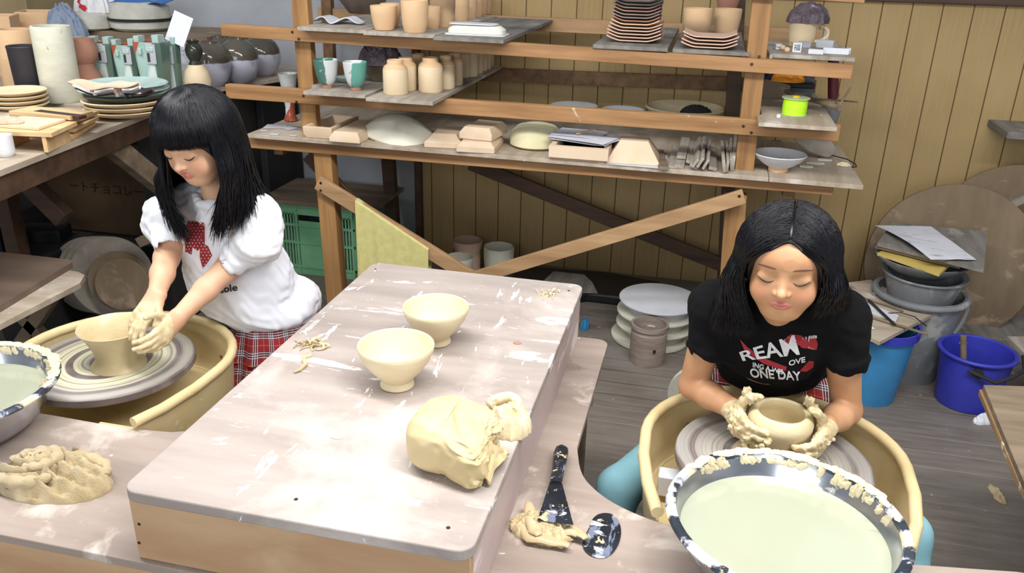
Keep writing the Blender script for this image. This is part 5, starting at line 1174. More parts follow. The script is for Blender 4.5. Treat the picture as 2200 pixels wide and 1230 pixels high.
# white slip of card, folded paper
a = at(385, 62, y=3.05); R = Matrix.Rotation(.35, 3, 'Y') @ Matrix.Rotation(-.25, 3, 'X')
tag(G().box(a, (.085, .003, .12), R).o('paper_card', M['paper'], smooth=False), 'white card leaning above the gourd bottle', 'card')
p = at(345, 110, z=ZL); heap('film_cover', (-2.28, 3.36, 0), .16, .07, .16, M['film_grey'], 'clear plastic wrap heap behind the faceted vases', 'wrap', 2, z=ZL + .0005, n=36, amp=.5)

# ------------------------------------------------------------------ below the display table
cb = thing('chocolate_carton', 'brown cardboard carton with faded printed writing in the dark under the left table', 'box')
G().bb(-2.85, -2.2, 3.05, 3.4, .3, .72).o('carton_body', pm('dark_cardboard', '6b543c', '5a4632', 4, rough=.9), cb, bevel=.004)
def text_mesh(txt, size, ext=.0002, bold=False):
    cu = bpy.data.curves.new('t', 'FONT'); cu.body = txt; cu.size = size; cu.align_x = 'CENTER'; cu.align_y = 'CENTER'; cu.extrude = ext; cu.offset = .0 if not bold else size * .018
    t_ = bpy.data.objects.new('tmp', cu); C.objects.link(t_); dg = bpy.context.evaluated_depsgraph_get(); dg.update(); me = bpy.data.meshes.new_from_object(t_.evaluated_get(dg)); bpy.data.objects.remove(t_); return me
me = text_mesh('ートチョコレート', .055); me.transform(Matrix.Translation((at(240, 408, y=3.05).x, 3.0492, at(240, 408, y=3.05).z)) @ Matrix.Rotation(PI / 2, 4, 'X')); me.materials.clear(); me.materials.append(M['black'])
b_ = bpy.data.objects.new('carton_print', me); C.objects.link(b_); b_.parent = cb; b_['label'] = 'dark printed katakana writing'
fin(cb)
tag(G().bb(-3.2, -2.2, 2.97, 3.5, 0, .2985).o('lower_carton', M['dark'], bevel=.006), 'dark low box underneath the printed carton', 'box')
tag(G().bb(-3.6, -2.55, 2.5, 2.95, 0, .34).o('dark_chest', M['dark'], bevel=.01), 'dark flat-topped chest on the floor under the left table', 'chest')
a = at(95, 487, z=.395); tag(G().box((a.x, a.y, .368), (.17, .12, .054), Matrix.Rotation(.3, 3, 'Z')).o('black_small_box', M['black'], bevel=.004), 'small black box lying on the dark chest', 'box')
a = at(30, 410, y=2.8); heap('navy_sack', (a.x - .02, 2.62, 0), .14, .12, .34, pm('navy_cloth', '232a3c', '1a2030', 8, rough=.9), 'navy sack on the dark chest at far left', 'sack', 5, z=.3405, n=30)
a = at(10, 540, y=2.25); heap('grey_sack', (a.x - .08, 2.12, 0), .10, .09, .5, M['grey_wall_dark'], 'grey sack at the left edge behind the low side table', 'sack', 6, z=.0005, n=30)
# leaning round discs (bats)
GD = 'grey round bats leaning under the left table'
def disc(c_, r, th, n, mat, lab, group=None, name='round_bat'):
    n = Vector(n).normalized(); g = G().cyl(Vector(c_) - n * th / 2, Vector(c_) + n * th / 2, r, n=64); return tag(g.o(name, M[mat], bevel=.002), lab, 'disc', group)
yD = 2.62
pr = 0
for k, (dx, dy, r, m_, l_) in enumerate(((0, 0, 62, 'brown_disc', 'small brown bat at the front of the leaning discs'), (-8, -8, 70, 'brown_disc', 'darker brown bat just behind the front one'), (-24, -16, 98, 'dusty_disc', 'large grey bat third from the front'), (-38, -18, 98, 'dusty_disc', 'large grey bat fourth from the front'), (-52, -20, 97, 'dusty_disc', 'large grey bat fifth from the front'), (-66, -20, 97, 'dusty_disc', 'rearmost grey bat of the leaning discs'))):
    rr = r * 2.78 / FPX * 1.08; p = at(264 + dx, 610 + dy, y=yD + .028 * k)
    disc((p.x, yD + .028 * k, max(rr * .985, p.z)), rr, .016, (.32, -.92, .18), m_, l_, GD)
a, b = at(300, 520, y=2.62), at(345, 500, y=2.62); tag(G().bar(a, b + (b - a) * 1.5, .03, .04).o('wood_stick', M['old_wood'], bevel=.002), 'grey wooden stick behind the leaning bats', 'stick')

# low side table at the left edge
ST = .585
sd_ = thing('side_table', 'low pale plywood side table at the left edge of the photo', 'table')
P = [at(x, y, z=ST) for x, y in ((0, 695), (172, 607), (182, 590), (168, 583), (0, 553))]; P = [(P[0].x - (P[1].x - P[0].x) * .5, P[0].y - (P[1].y - P[0].y) * .5)] + [(p.x, p.y) for p in P[1:4]] + [(P[4].x - .4, P[4].y - .0)]
G().prism(P, ST - .018, ST).o('tabletop', M['ply'], sd_, bevel=.001, smooth=False)
for a, b in (((110, 640), (30, 760)), ((20, 650), (130, 760))): p, q = at(*a, y=2.02), at(*b, y=2.02); q = p + (q - p) * ((p.z - .0) / (p.z - q.z)) if q.z < p.z else q; p = p + (q - p) * ((p.z - ST + .03) / (p.z - q.z)); G().bar(p, q, .03, .04).o('leg', M['old_wood'], sd_, bevel=.002)
fin(sd_)
P = [at(x, y, z=ST + .02) for x, y in ((0, 655), (155, 562), (150, 557), (0, 541))]
P = [(P[0].x - (P[1].x - P[0].x) * .4, P[0].y - (P[1].y - P[0].y) * .4)] + [(p.x, p.y) for p in P[1:3]] + [(P[3].x - .35, P[3].y)]
tag(G().prism(P, ST + .0005, ST + .02).o('dark_board', pm('stained_board', '7c695c', '675649', 12, (.2, 1, 1), .7, spots=(('d9d2c6', 12, .69, .02),)), bevel=.001, smooth=False), 'darker stained board lying on the low side table', 'board')

# ------------------------------------------------------------------ right hand side
# big round boards leaning on the wall
def lean_disc(cx, cy_px, rpx, y0, mat, lab, tilt=.16):
    p = at(cx, cy_px, y=y0); r = rpx * dep(p) / FPX; n = Vector((0, -math.cos(tilt), math.sin(tilt))); c_ = Vector((p.x, y0, 0)); c_.z = r * math.cos(tilt) + .003; dy = 0
    return disc((p.x, y0, p.z), r, .02, n, mat, lab, name='round_board')
lean_disc(2040, 568, 172, 3.62, 'brown_disc', 'large round wooden board leaning on the wall behind the grey buckets')
lean_disc(2172, 520, 165, 3.80, 'brown_disc', 'second large round board with a wooden batten, partly outside the right edge')
p, q = at(2150, 450, y=3.70), at(2260, 400, y=3.72); tag(G().bar(p, q, .02, .025).o('wooden_batten', M['dusty_disc']), 'pale wooden batten resting across the rear round board', 'batten')
tag(G().bb(1.0, 2.2, 3.45, 3.98, 0, .10).o('floor_plinth', M['board_dark'], bevel=.004), 'low dusty plinth under the leaning round boards', 'plinth')
ws = at(2138, 265, y=3.9); tag(G().bb(ws.x, ws.x + .6, 3.72, YW - .001, ws.z - .03, ws.z + .0).o('wall_shelf', M['board_dark'], bevel=.004), 'small grey shelf fixed on the yellow wall at right', 'shelf')
# grey bucket with bowls and papers
gbk = thing('grey_bucket', 'large dusty grey plastic bucket with a bail handle against the round board', 'bucket')
z = .0005; c_ = at(1975, 760, z=0); zt_ = .35; pr_ = at(1975, 640, z=zt_); c_ = Vector((pr_.x, pr_.y + .0, 0)); R_ = 112 * dep(pr_) / FPX; R_ = .165; zt_ = .35
BX, BY = .885, 3.25
G().lathe([(0, 0), (R_ * .74, 0), (R_ * .95, zt_), (R_ * .93, zt_), (R_ * .72, .006), (0, .006)], 56).o('body', M['grey_plastic'], gbk, loc=(BX, BY, z))
G().tube([(BX + R_ * math.cos(a), BY + R_ * math.sin(a), zt_ - .01) for a in [2 * PI * i / 56 for i in range(56)]], .012, 10, closed=True).o('rim', M['grey_plastic'], gbk)
G().tube([(BX + R_ * 1.02 * math.cos(a), BY - .02 - R_ * .35 * math.sin(a), zt_ - .02 - .20 * math.sin(a)) for a in [PI * i / 30 for i in range(31)]], .009, 8).o('handle', M['grey_plastic'], gbk)
fin(gbk)
tag(G().lathe([(0, 0), (R_ * .78, 0), (R_ * 1.0, .22), (R_ * .97, .22), (R_ * .75, .008), (0, .008)], 48, c=(BX - .06, BY - .3, .0)).o('dark_bucket', M['dark'], smooth=True), 'dark grey tub on the floor in front of the grey bucket', 'tub') if 0 else None
bz = zt_ - .055
G1 = thing('grey_bowl', 'dusty grey plastic bowl standing in the mouth of the bucket', 'bowl')
G().lathe([(0, 0), (R_ * .7, 0), (R_ * .82, .07), (R_ * .86, .10), (R_ * .93, .105), (R_ * .93, .112), (R_ * .80, .105), (R_ * .68, .008), (0, .008)], 48).o('bowl', M['grey_plastic'], G1); G1.location = (BX, BY, zt_ - .035)
tag(G().lathe([(0, 0), (R_ * .6, 0), (R_ * 1.0, .05), (R_ * 1.03, .06), (R_ * .98, .06), (R_ * .58, .01), (0, .01)], 48, c=(BX - .02, BY, zt_ + .078)).o('grey_tray', M['grey_plastic']), 'upturned grey lid lying on the dusty bowl', 'lid')
Z0 = zt_ + .142
def sheet4(name, P, z, th, mat, lab, cat, bend=0, rough=0):
    a, b, c2, d = [at(x, y, z=z) for x, y in P]
    def f(u, v):
        p = a.lerp(b, u).lerp(d.lerp(c2, u), v); return Vector((p.x, p.y, z + bend * math.sin(PI * u) * (1 - v) + .002 * nz((u * 3, v * 3, 0), 1, z * 50)))
    o = G().sheet(f, 14, 14, th).o(name, M[mat] if isinstance(mat, str) else mat); return tag(o, lab, cat)
sheet4('yellow_book', [(1885, 545), (2018, 590), (2045, 565), (1920, 530)], Z0, .012, pm('yellow_cover', 'd8c070', 'c9b05f', 5, rough=.6), 'yellow-covered booklet under the papers on the bucket', 'book')
sheet4('brown_folder', [(1880, 530), (2062, 575), (2068, 545), (1930, 515)], Z0 + .018, .010, 'old_wood', 'brown folder between the yellow booklet and the papers', 'folder')
sheet4('newspaper_pad', [(1885, 525), (2113, 582), (2121, 500), (1915, 480)], Z0 + .032, .012, 'board_dark', 'grey crumpled newspaper pad on the bucket pile', 'paper')
sheet4('printed_sheet', [(1880, 484), (2000, 557), (2097, 557), (2000, 486)], Z0 + .046, .0012, pm('printed_paper', 'dcdce4', 'd2d2da', 5, rough=.9, spots=(('9a9aa4', 30, .60, .02, (.3, 2.2, 1)),)), 'white printed sheet, topmost on the grey bucket pile', 'paper', bend=.012)
# light blue bucket with tool board
lb = thing('light_blue_bucket', 'light blue bucket under the tool board right of the girl in black', 'bucket')
c_ = at(1890, 838, z=0); H = .30
G().lathe([(0, 0), (.092, 0), (.125, H), (.121, H), (.088, .006), (0, .006)], 48).o('body', M['light_blue'], lb)
G().lathe([(.123, H - .03), (.134, H - .03), (.134, H), (.121, H)], 48).o('rim', M['blue_plastic'], lb)
lb.location = (.712, 3.0, .0005)
ZTB = H + .018
P = [at(x, y, z=ZTB) for x, y in ((1800, 690), (1890, 733), (2007, 672), (1870, 600), (1790, 610))]
tag(G().prism([(p.x, p.y) for p in P], ZTB - .016, ZTB).o('tool_board', M['ply'], bevel=.0015, smooth=False), 'square plywood board of tools on the light blue bucket', 'board')
def rod(q0, q1, z0, z1, r, mat, name, lab, cat='tool', flat=1):
    tag(G().tube([at(*q0, z=z0), at(*q1, z=z1)], r, 8, flat=flat).o(name, M[mat]), lab, cat)
a, b = at(1865, 643, z=ZTB + .012), at(1922, 697, z=ZTB + .012); tag(G().bar(a, b, .013, .003).o('metal_blade', M['dark'], bevel=.001), 'dark steel blade lying diagonally on the tool board', 'blade')
rod((1843, 684 - 40), (1992, 718), ZTB + .006, ZTB + .006, .0055, 'old_wood', 'wooden rod', 'long thin wooden rod poking past the tool board') if 0 else rod((1845, 672), (1993, 718), ZTB + .0065, ZTB + .007, .005, 'old_wood', 'wooden_rod', 'long thin wooden rod poking past the tool board', 'rod')
rod((1835, 632), (1940, 668), ZTB + .005, ZTB + .005, .004, 'old_wood', 'wooden_rod', 'thin rod at the back of the tool board', 'rod')
sheet4('white_spatula', [(1838, 660), (1925, 690), (1931, 678), (1836, 640)], ZTB + .004, .004, 'white', 'white plastic spatula lying under the dark blade', 'tool')
a, b = at(1852, 690, z=ZTB + .004), at(1877, 706, z=ZTB + .004); tag(G().bar(a, b, .010, .005).o('chalk_stick', M['white'], bevel=.001), 'short white stick near the front of the tool board', 'stick')
P = [at(x, y, z=ZTB + .006 + .01 * math.sin(i)) for i, (x, y) in enumerate(((1908, 672), (1935, 671), (1965, 680), (1990, 700)))]
tag(G().tube(P, .002, 6).o('bent_wire', M['black']), 'black curved wire on the right half of the tool board', 'wire')
# blue bucket
bbk = thing('blue_bucket', 'blue bucket with clay splashes and a stick in it', 'bucket')
c_ = at(2075, 880, z=0); Rr = .134; H = .215
G().lathe([(0, 0), (.100, 0), (.104, .004), (.124, H), (.120, H), (.098, .008), (0, .008)], 56).o('body', M['blue_plastic'], bbk)
G().tube([(Rr * .96 * math.cos(a), Rr * .96 * math.sin(a), H - .004) for a in [2 * PI * i / 56 for i in range(56)]], .0075, 10, closed=True).o('rim', M['blue_plastic'], bbk)
G().cyl((.0, -.139, H - .035), (.0, -.125, H - .035), .018, n=20).o('handle_lug', M['dark'], bbk)
G().tube([(.025 * k + .0, -.142 - .004 * k, H - .035 + (-.006) * k) for k in (-1.3, 0, 1.3, 2.3)] + [(.10, -.13, H - .03), (.15, -.06, H - .02), (.152, .04, H - .01)], .0075, 8).o('bail_handle', M['dark'], bbk)
bbk.location = (c_.x + .012, c_.y + .07, .0005); bbk.rotation_euler = (0, 0, -.2)
q = Vector(bbk.location); tag(G().cyl(q + Vector((.00, .02, .012)), q + Vector((-.045, .045, H + .03)), .011, n=14).o('wooden_stick', M['old_wood']), 'wooden stick standing in the blue bucket', 'stick')
# stack of round boards and clay cylinder
GB = 'white round bats stacked on the floor'
base_ = at(1418, 724, z=.0); zz = .0006; yb = base_.y + .16
for k, (px, w_, th, dz, m_, l_) in enumerate(((1410, 170, .012, .0, 'cream_disc', 'bottom white bat of the floor stack'), (1410, 166, .014, .048, 'cream_disc', 'second white bat of the floor stack'), (1415, 168, .012, .010, 'cream_disc', 'third white bat of the floor stack'), (1413, 172, .014, .045, 'cream_disc', 'yellowish-rimmed bat near the top of the floor stack'), (1416, 172, .010, .040, 'white', 'top grey-white bat of the floor stack'))):
    pass
zs = [(1405, 'cream_disc', .018, 'bottom white bat of the floor stack'), (1414, 'cream_disc', .075, 'second white bat of the floor stack, clay-rimmed'), (1414, 'cream_disc', .130, 'third white bat of the floor stack with a yellow rim'), (1417, 'white', .185, 'top grey-white bat of the floor stack')]
for px, m_, zt2, l_ in zs:
    p = at(px, 706, z=.0); r = 87 * 3.45 / FPX; cc = Vector((at(px, 640, y=3.28).x, 3.28, 0))
    g = G().lathe([(0, zt2 - .055), (r * .72, zt2 - .055), (r * .74, zt2 - .016), (r * .98, zt2 - .010), (r, zt2 - .006), (r, zt2 - .001), (r * .98, zt2), (0, zt2)] if zt2 > .05 else [(0, .0006), (r * .96, .0006), (r, .006), (r, zt2 - .001), (r * .98, zt2), (0, zt2)], 56, c=(cc.x, cc.y, 0.0))
    g.v = [(x, y, z + .001 if zt2 > .05 else z) for x, y, z in g.v]; tag(g.o('round_bat', M[m_]), l_, 'disc', GB)
cy = thing('clay_cylinder', 'ridged brown clay cylinder pot on the floor in front of the white bats', 'pot'); p = at(1386, 790, z=0); r = .0725
G().lathe([(0, 0), (r * .93, 0), (r * .95, .02), (r, .03), (r, .135), (r * .96, .137), (r * .96, .15), (r * 1.04, .152), (r * 1.04, .168), (r * .9, .168), (r * .85, .12), (r * .85, .03), (0, .03)], 48, wob=lambda a, z: .02 * (1 if int(a * 40 / (2 * PI)) % 2 and z < .025 else 0)).o('body', pm('ridged_clay', 'a3948a', '85766d', 9, (1, 1, 6), .8, bscale=50), cy)
G().cyl((.03, -r * 1.01, .078), (.03, -r * .85, .078), .006, n=12).o('hole', M['black'], cy); cy.location = (p.x, p.y + r * .9, .0005)
# grey bat leaning beside the girl, mint tub behind
p = at(1550, 700, y=2.5); g = G().cyl((p.x + .0, 2.5, .15), (p.x + .004, 2.518, .154), .15, n=64); tag(g.o('leaning_disc', M['cream_disc'], bevel=.002), 'pale round disc standing on edge behind the girl in black', 'disc')
tag(G().bb(p.x - .0, p.x + .2, 2.53, 2.65, .0, .2).o('disc_stand', M['dark'], bevel=.005), 'dark box behind the standing pale disc', 'box')
mt_ = thing('mint_bucket', 'pale mint green plastic bucket behind the girl in black', 'bucket'); p = at(1800, 570, y=3.35)
G().lathe([(0, 0), (.09, 0), (.115, .26), (.13, .27), (.13, .285), (.11, .285), (.085, .01), (0, .01)], 44).o('body', pm('mint_plastic', 'a9cdb8', '98bda8', 4, rough=.5), mt_); mt_.location = (p.x, 3.3, .0005)
# bits on the floor, foreground boards at the right edge
heap('clay_leaf', (at(2142, 1062, z=0).x, at(2142, 1062, z=0).y, 0), .018, .052, .012, M['clay_slip'], 'pale curled clay scrap on the floor planks at right', 'clay', 3, z=.0004, n=22, rot=.1)
heap('white_rag', (at(2115, 905, z=0).x, at(2115, 905, z=0).y, 0), .045, .025, .03, M['white'], 'white scrap of plastic under the right foreground board', 'scrap', 9, z=.0004, n=22, rot=.5)
heap('light_blue_clip', (at(1256, 704, z=0).x, at(1256, 704, z=0).y, 0), .02, .03, .05, M['light_blue'], 'light blue plastic clip on the floor behind the platform corner', 'clip', 4, z=.0004, n=14)
ZR = .50
rt_ = thing('right_side_table', 'dusty board-topped low table at the right edge of the photo', 'table')
P = [at(x, y, z=ZR) for x, y in ((2113, 826), (2760, 845), (2960, 1300), (2345, 1290), (2198, 1030))]
G().prism([(p.x, p.y) for p in P][::-1], ZR - .016, ZR).o('upper_board', M['old_wood'], rt_, bevel=.0015, smooth=False)
P = [at(x, y, z=ZR - .017) for x, y in ((2104, 836), (2750, 852), (2950, 1310), (2338, 1300), (2192, 1040))]
G().prism([(p.x, p.y) for p in P][::-1], ZR - .033, ZR - .0165).o('lower_board', M['ply_edge'], rt_, bevel=.0015, smooth=False)
p = P[1]; G().bb(p.x - .04, p.x, p.y - .06, p.y - .02, 0, ZR - .033).o('leg', M['old_wood'], rt_)
p = P[2]; G().bb(p.x - .08, p.x - .04, p.y + .02, p.y + .06, 0, ZR - .033).o('leg', M['old_wood'], rt_); fin(rt_)
P = [at(x, y, z=.22) for x, y in ((2163, 722), (2330, 722), (2330, 790), (2203, 760))]
tag(G().prism([(p.x, p.y) for p in P][::-1], .205, .22).o('thin_board', M['board'], smooth=False), 'thin pale board corner beyond the blue bucket at the right edge', 'board')
tag(G().bb(P[0].x + .12, P[0].x + .4, P[0].y - .12, P[0].y - .02, 0, .2045).o('crate_box', M['dark'], bevel=.004), 'dark box under the thin pale board at the right edge', 'box')
# ------------------------------------------------------------------ people: one smooth distance field per body or garment
class Field:
    def __init__(s, lo, hi, h):
        s.lo = np.array(lo, float); s.h = h; s.n = np.ceil((np.array(hi) - s.lo) / h).astype(int) + 1
        s.d = np.full(s.n, .04, np.float32)
    def blk(s, lo, hi, pad):
        a = np.clip(np.floor((np.array(lo) - pad - s.lo) / s.h).astype(int), 0, s.n - 1); b = np.clip(np.ceil((np.array(hi) + pad - s.lo) / s.h).astype(int) + 1, 1, s.n)
        sl = tuple(slice(i, j) for i, j in zip(a, b))
        return sl, *[(s.lo[k] + s.h * np.arange(a[k], b[k], dtype=np.float32)).reshape([-1 if m == k else 1 for m in range(3)]).astype(np.float32) for k in range(3)]
    def put(s, fn, lo, hi, k=.008, sub=False):
        sl, X, Y, Z = s.blk(lo, hi, k + 3 * s.h)
        if 0 in s.d[sl].shape: return s
        v = fn(X, Y, Z).astype(np.float32); a = s.d[sl]
        if sub: v = -v; hh = np.clip(.5 - .5 * (a - v) / k, 0, 1); s.d[sl] = a * (1 - hh) + v * hh + k * hh * (1 - hh)
        else: hh = np.clip(.5 + .5 * (a - v) / k, 0, 1); s.d[sl] = a * (1 - hh) + v * hh - k * hh * (1 - hh)
        return s
    def cone(s, a, b, ra, rb, k=.008, sub=False):
        a = np.array(a, np.float32); b = np.array(b, np.float32); ba = b - a; L2 = float(ba @ ba) + 1e-12; r = max(ra, rb)
        def fn(X, Y, Z):
            px, py, pz = X - a[0], Y - a[1], Z - a[2]; t = np.clip((px * ba[0] + py * ba[1] + pz * ba[2]) / L2, 0, 1)
            return np.sqrt((px - t * ba[0]) ** 2 + (py - t * ba[1]) ** 2 + (pz - t * ba[2]) ** 2) - (ra + (rb - ra) * t)
        return s.put(fn, np.minimum(a, b) - r, np.maximum(a, b) + r, k, sub)
    def ell(s, c, r, R=None, k=.008, sub=False):
        c = np.array(c, float); R = np.eye(3) if R is None else np.array(R); m = max(r)
        def fn(X, Y, Z):
            p = [X - c[0], Y - c[1], Z - c[2]]; q = [sum(p[j] * R[j, i] for j in range(3)) for i in range(3)]
            k0 = np.sqrt(sum((q[i] / r[i]) ** 2 for i in range(3))); k1 = np.sqrt(sum((q[i] / r[i] ** 2) ** 2 for i in range(3))) + 1e-6
            return k0 * (k0 - 1) / k1
        return s.put(fn, c - m, c + m, k, sub)
    def wrinkle(s, amp, f, seed=0., w=None):
        X, Y, Z = [(s.lo[k] + s.h * np.arange(s.n[k], dtype=np.float32)).reshape([-1 if m == k else 1 for m in range(3)]) for k in range(3)]
        band = np.abs(s.d) < .02
        i = np.nonzero(band); x = X.ravel()[i[0]]; y = Y.ravel()[i[1]]; z = Z.ravel()[i[2]]
        n = np.sin(f * (x * .8 + z * 1.1) + 2.2 * np.sin(f * .37 * (y - z) + seed) + seed) * np.cos(f * .6 * (y * 1.2 - x * .5) + seed * 2) + .5 * np.sin(f * 2.1 * (z * .6 + y) + 2 * np.sin(f * .8 * x + seed))
        a = amp * n
        if w is not None: a = a * w(x, y, z)
        s.d[i] += a.astype(np.float32); return s
    def mesh(s):
        d = s.d; S = d < 0; cnt = np.zeros(s.n - 1, np.int8); off = [(i, j, k) for i in (0, 1) for j in (0, 1) for k in (0, 1)]
        n = s.n - 1
        for o in off: cnt += S[o[0]:o[0] + n[0], o[1]:o[1] + n[1], o[2]:o[2] + n[2]]
        act = (cnt > 0) & (cnt < 8); I = np.argwhere(act); V = np.stack([d[I[:, 0] + o[0], I[:, 1] + o[1], I[:, 2] + o[2]] for o in off], 1)
        P = np.zeros((len(I), 3)); W = np.zeros(len(I)); O = np.array(off)
        for a in range(8):
            for b in range(a + 1, 8):
                if np.abs(O[a] - O[b]).sum() == 1:
                    m = (V[:, a] < 0) != (V[:, b] < 0); t = np.where(m, V[:, a] / np.where(m, V[:, a] - V[:, b], 1), 0)
                    P += np.where(m[:, None], O[a] + t[:, None] * (O[b] - O[a]), 0); W += m
        P = s.lo + (I + P / W[:, None]) * s.h
        vid = np.full(n, -1, np.int32); vid[act] = np.arange(len(I)); F = []
        for ax in range(3):
            sl0 = [slice(1, -1)] * 3; sl1 = [slice(1, -1)] * 3; sl0[ax] = slice(0, -1); sl1[ax] = slice(1, None)
            A = S[tuple(sl0)]; E = np.argwhere(A != S[tuple(sl1)]); inside = A[tuple(E.T)]
            c = E.copy(); o1, o2 = [k for k in range(3) if k != ax]; c[:, o1] += 1; c[:, o2] += 1
            q = []
            for u, v in ((0, 0), (1, 0), (1, 1), (0, 1)): cc = c.copy(); cc[:, o1] -= 1 - u; cc[:, o2] -= 1 - v; q.append(vid[tuple(cc.T)])
            q = np.stack(q, 1); flip = inside if ax != 1 else ~inside; q[~flip] = q[~flip][:, ::-1]; F.append(q)
        F = np.vstack(F); return P, F[(F >= 0).all(1)]
def np_mesh(name, P, F, mat, parent=None, label=None, attrs=None):
    me = bpy.data.meshes.new(name); me.vertices.add(len(P)); me.vertices.foreach_set('co', P.astype(np.float32).ravel())
    me.loops.add(F.size); me.polygons.add(len(F)); me.loops.foreach_set('vertex_index', F.astype(np.int32).ravel())
    me.polygons.foreach_set('loop_start', np.arange(0, F.size, F.shape[1], dtype=np.int32)); me.polygons.foreach_set('loop_total', np.full(len(F), F.shape[1], np.int32))
    me.update(); me.validate(); me.polygons.foreach_set('use_smooth', [True] * len(me.polygons))
    for k, v in (attrs or {}).items(): a = me.attributes.new(k, 'FLOAT', 'POINT'); a.data.foreach_set('value', v.astype(np.float32))
    me.materials.append(mat); o = bpy.data.objects.new(name, me); C.objects.link(o); o.parent = parent
    if label: o['label'] = label
    return o
def relax(P, F, it=2, lam=.5):
    for _ in range(it):
        A = np.zeros_like(P); n = np.zeros(len(P))
        for a, b in ((0, 1), (1, 2), (2, 3), (3, 0)):
            for i, j in ((a, b), (b, a)): np.add.at(A, F[:, i], P[F[:, j]]); np.add.at(n, F[:, i], 1)
        P = P + lam * (A / n[:, None] - P)
    return P

# --- materials
def skin_mat(name, base, warm):
    t = NT(name)
    def at_(n): return t.n('ShaderNodeAttribute', attribute_name=n).outputs['Fac']
    col = t.mix(t.ramp(t.noise(t.coord(), 14, 3), .35, .65), lin(base), lin(warm))
    col = t.mix(at_('flush'), col, lin('d0826c'))
    col = t.mix(at_('lips'), col, lin('b96e63'))
    c = at_('clay'); nse = t.noise(t.coord(), 55, 4)
    cm = t.ramp(t.math('ADD', t.math('MULTIPLY', c, 1.5), t.math('MULTIPLY', nse, .9)), .9, 1.08)
    cc = t.mix(t.ramp(t.noise(t.coord(), 40, 3), .35, .65), lin('dccba3'), lin('c7b188'))
    col = t.mix(cm, col, cc)
    t.bump(t.math('MULTIPLY', cm, t.noise(t.coord(), 130, 4)), .003, .5)
    t.set(t.b.inputs['Subsurface Weight'], .06); t.set(t.b.inputs['Subsurface Radius'], (.012, .005, .003)); t.set(t.b.inputs['Subsurface Scale'], .5)
    return t.out(col, .5)
SK = skin_mat('skin_fair', 'd8ae8e', 'cfa080'); SK2 = skin_mat('skin_warm', 'cb9b75', 'c08c66')
hm = NT('black_hair'); hm.out((.004, .004, .006, 1), .30, 0., **{'Specular IOR Level': .3}); M['hair'] = hm.m
M['white_cotton'] = pm('white_cotton', 'e9e9ee', 'e0e1e8', 6, rough=.9, bump=.3, bscale=300, bd=.0008)
M['black_cotton'] = pm('black_cotton', '0d0d10', '09090b', 6, rough=.95, spec=.2, bump=.4, bscale=300, bd=.0008)
M['teal'] = pm('teal_leggings', '8fc0cb', '82b4c0', 9, rough=.85, bscale=200)
M['lash'] = pm('lash', '1c1413', '1c1413', 4, rough=.6, bump=0)
M['brow'] = pm('brow', '6d4c3c', '5d4034', 40, rough=.8, bump=0)
def plaid_mat(name, du, dv, s=.052, polar=None):
    t = NT(name); tc = t.n('ShaderNodeTexCoord')
    def co_(d, sc=s):
        v = t.n('ShaderNodeVectorMath', {0: tc.outputs['Object'], 1: d}, operation='DOT_PRODUCT'); return t.math('FRACT', t.math('ADD', t.math('DIVIDE', v.outputs['Value'], sc), 50.))
    u, v = co_(du), co_(dv)
    if polar:
        sx = t.n('ShaderNodeSeparateXYZ', {0: tc.outputs['Object']}); an = t.math('ARCTAN2', t.math('SUBTRACT', sx.outputs[1], polar[1]), t.math('SUBTRACT', sx.outputs[0], polar[0]))
        u = t.math('FRACT', t.math('ADD', t.math('MULTIPLY', an, .17 / s), 50.))
    def band(x, c, w): return t.math('LESS_THAN', t.math('ABSOLUTE', t.math('SUBTRACT', x, c)), w)
    col = lin('8e1f27')
    for x in (u, v):
        col = t.mix(t.math('MULTIPLY', band(x, .22, .16), .72), col, lin('17131c'))
    for x in (u, v):
        for c in (.10, .22, .34): col = t.mix(t.math('MULTIPLY', band(x, c, .020), .8), col, lin('cfc6cc'))
        col = t.mix(t.math('MULTIPLY', band(x, .72, .012), .6), col, lin('d09a50'))
    t.bump(t.noise(t.coord(), 400, 2), .0005, .3); return t.out(col, .9)
M['plaid'] = plaid_mat('red_plaid', (1, .12, .1), (.1, .75, .75)); M['plaid2'] = plaid_mat('red_plaid_tiered', (.8, -.6, .15), (.0, .0, 1.), .05, (-1.135, 1.935))

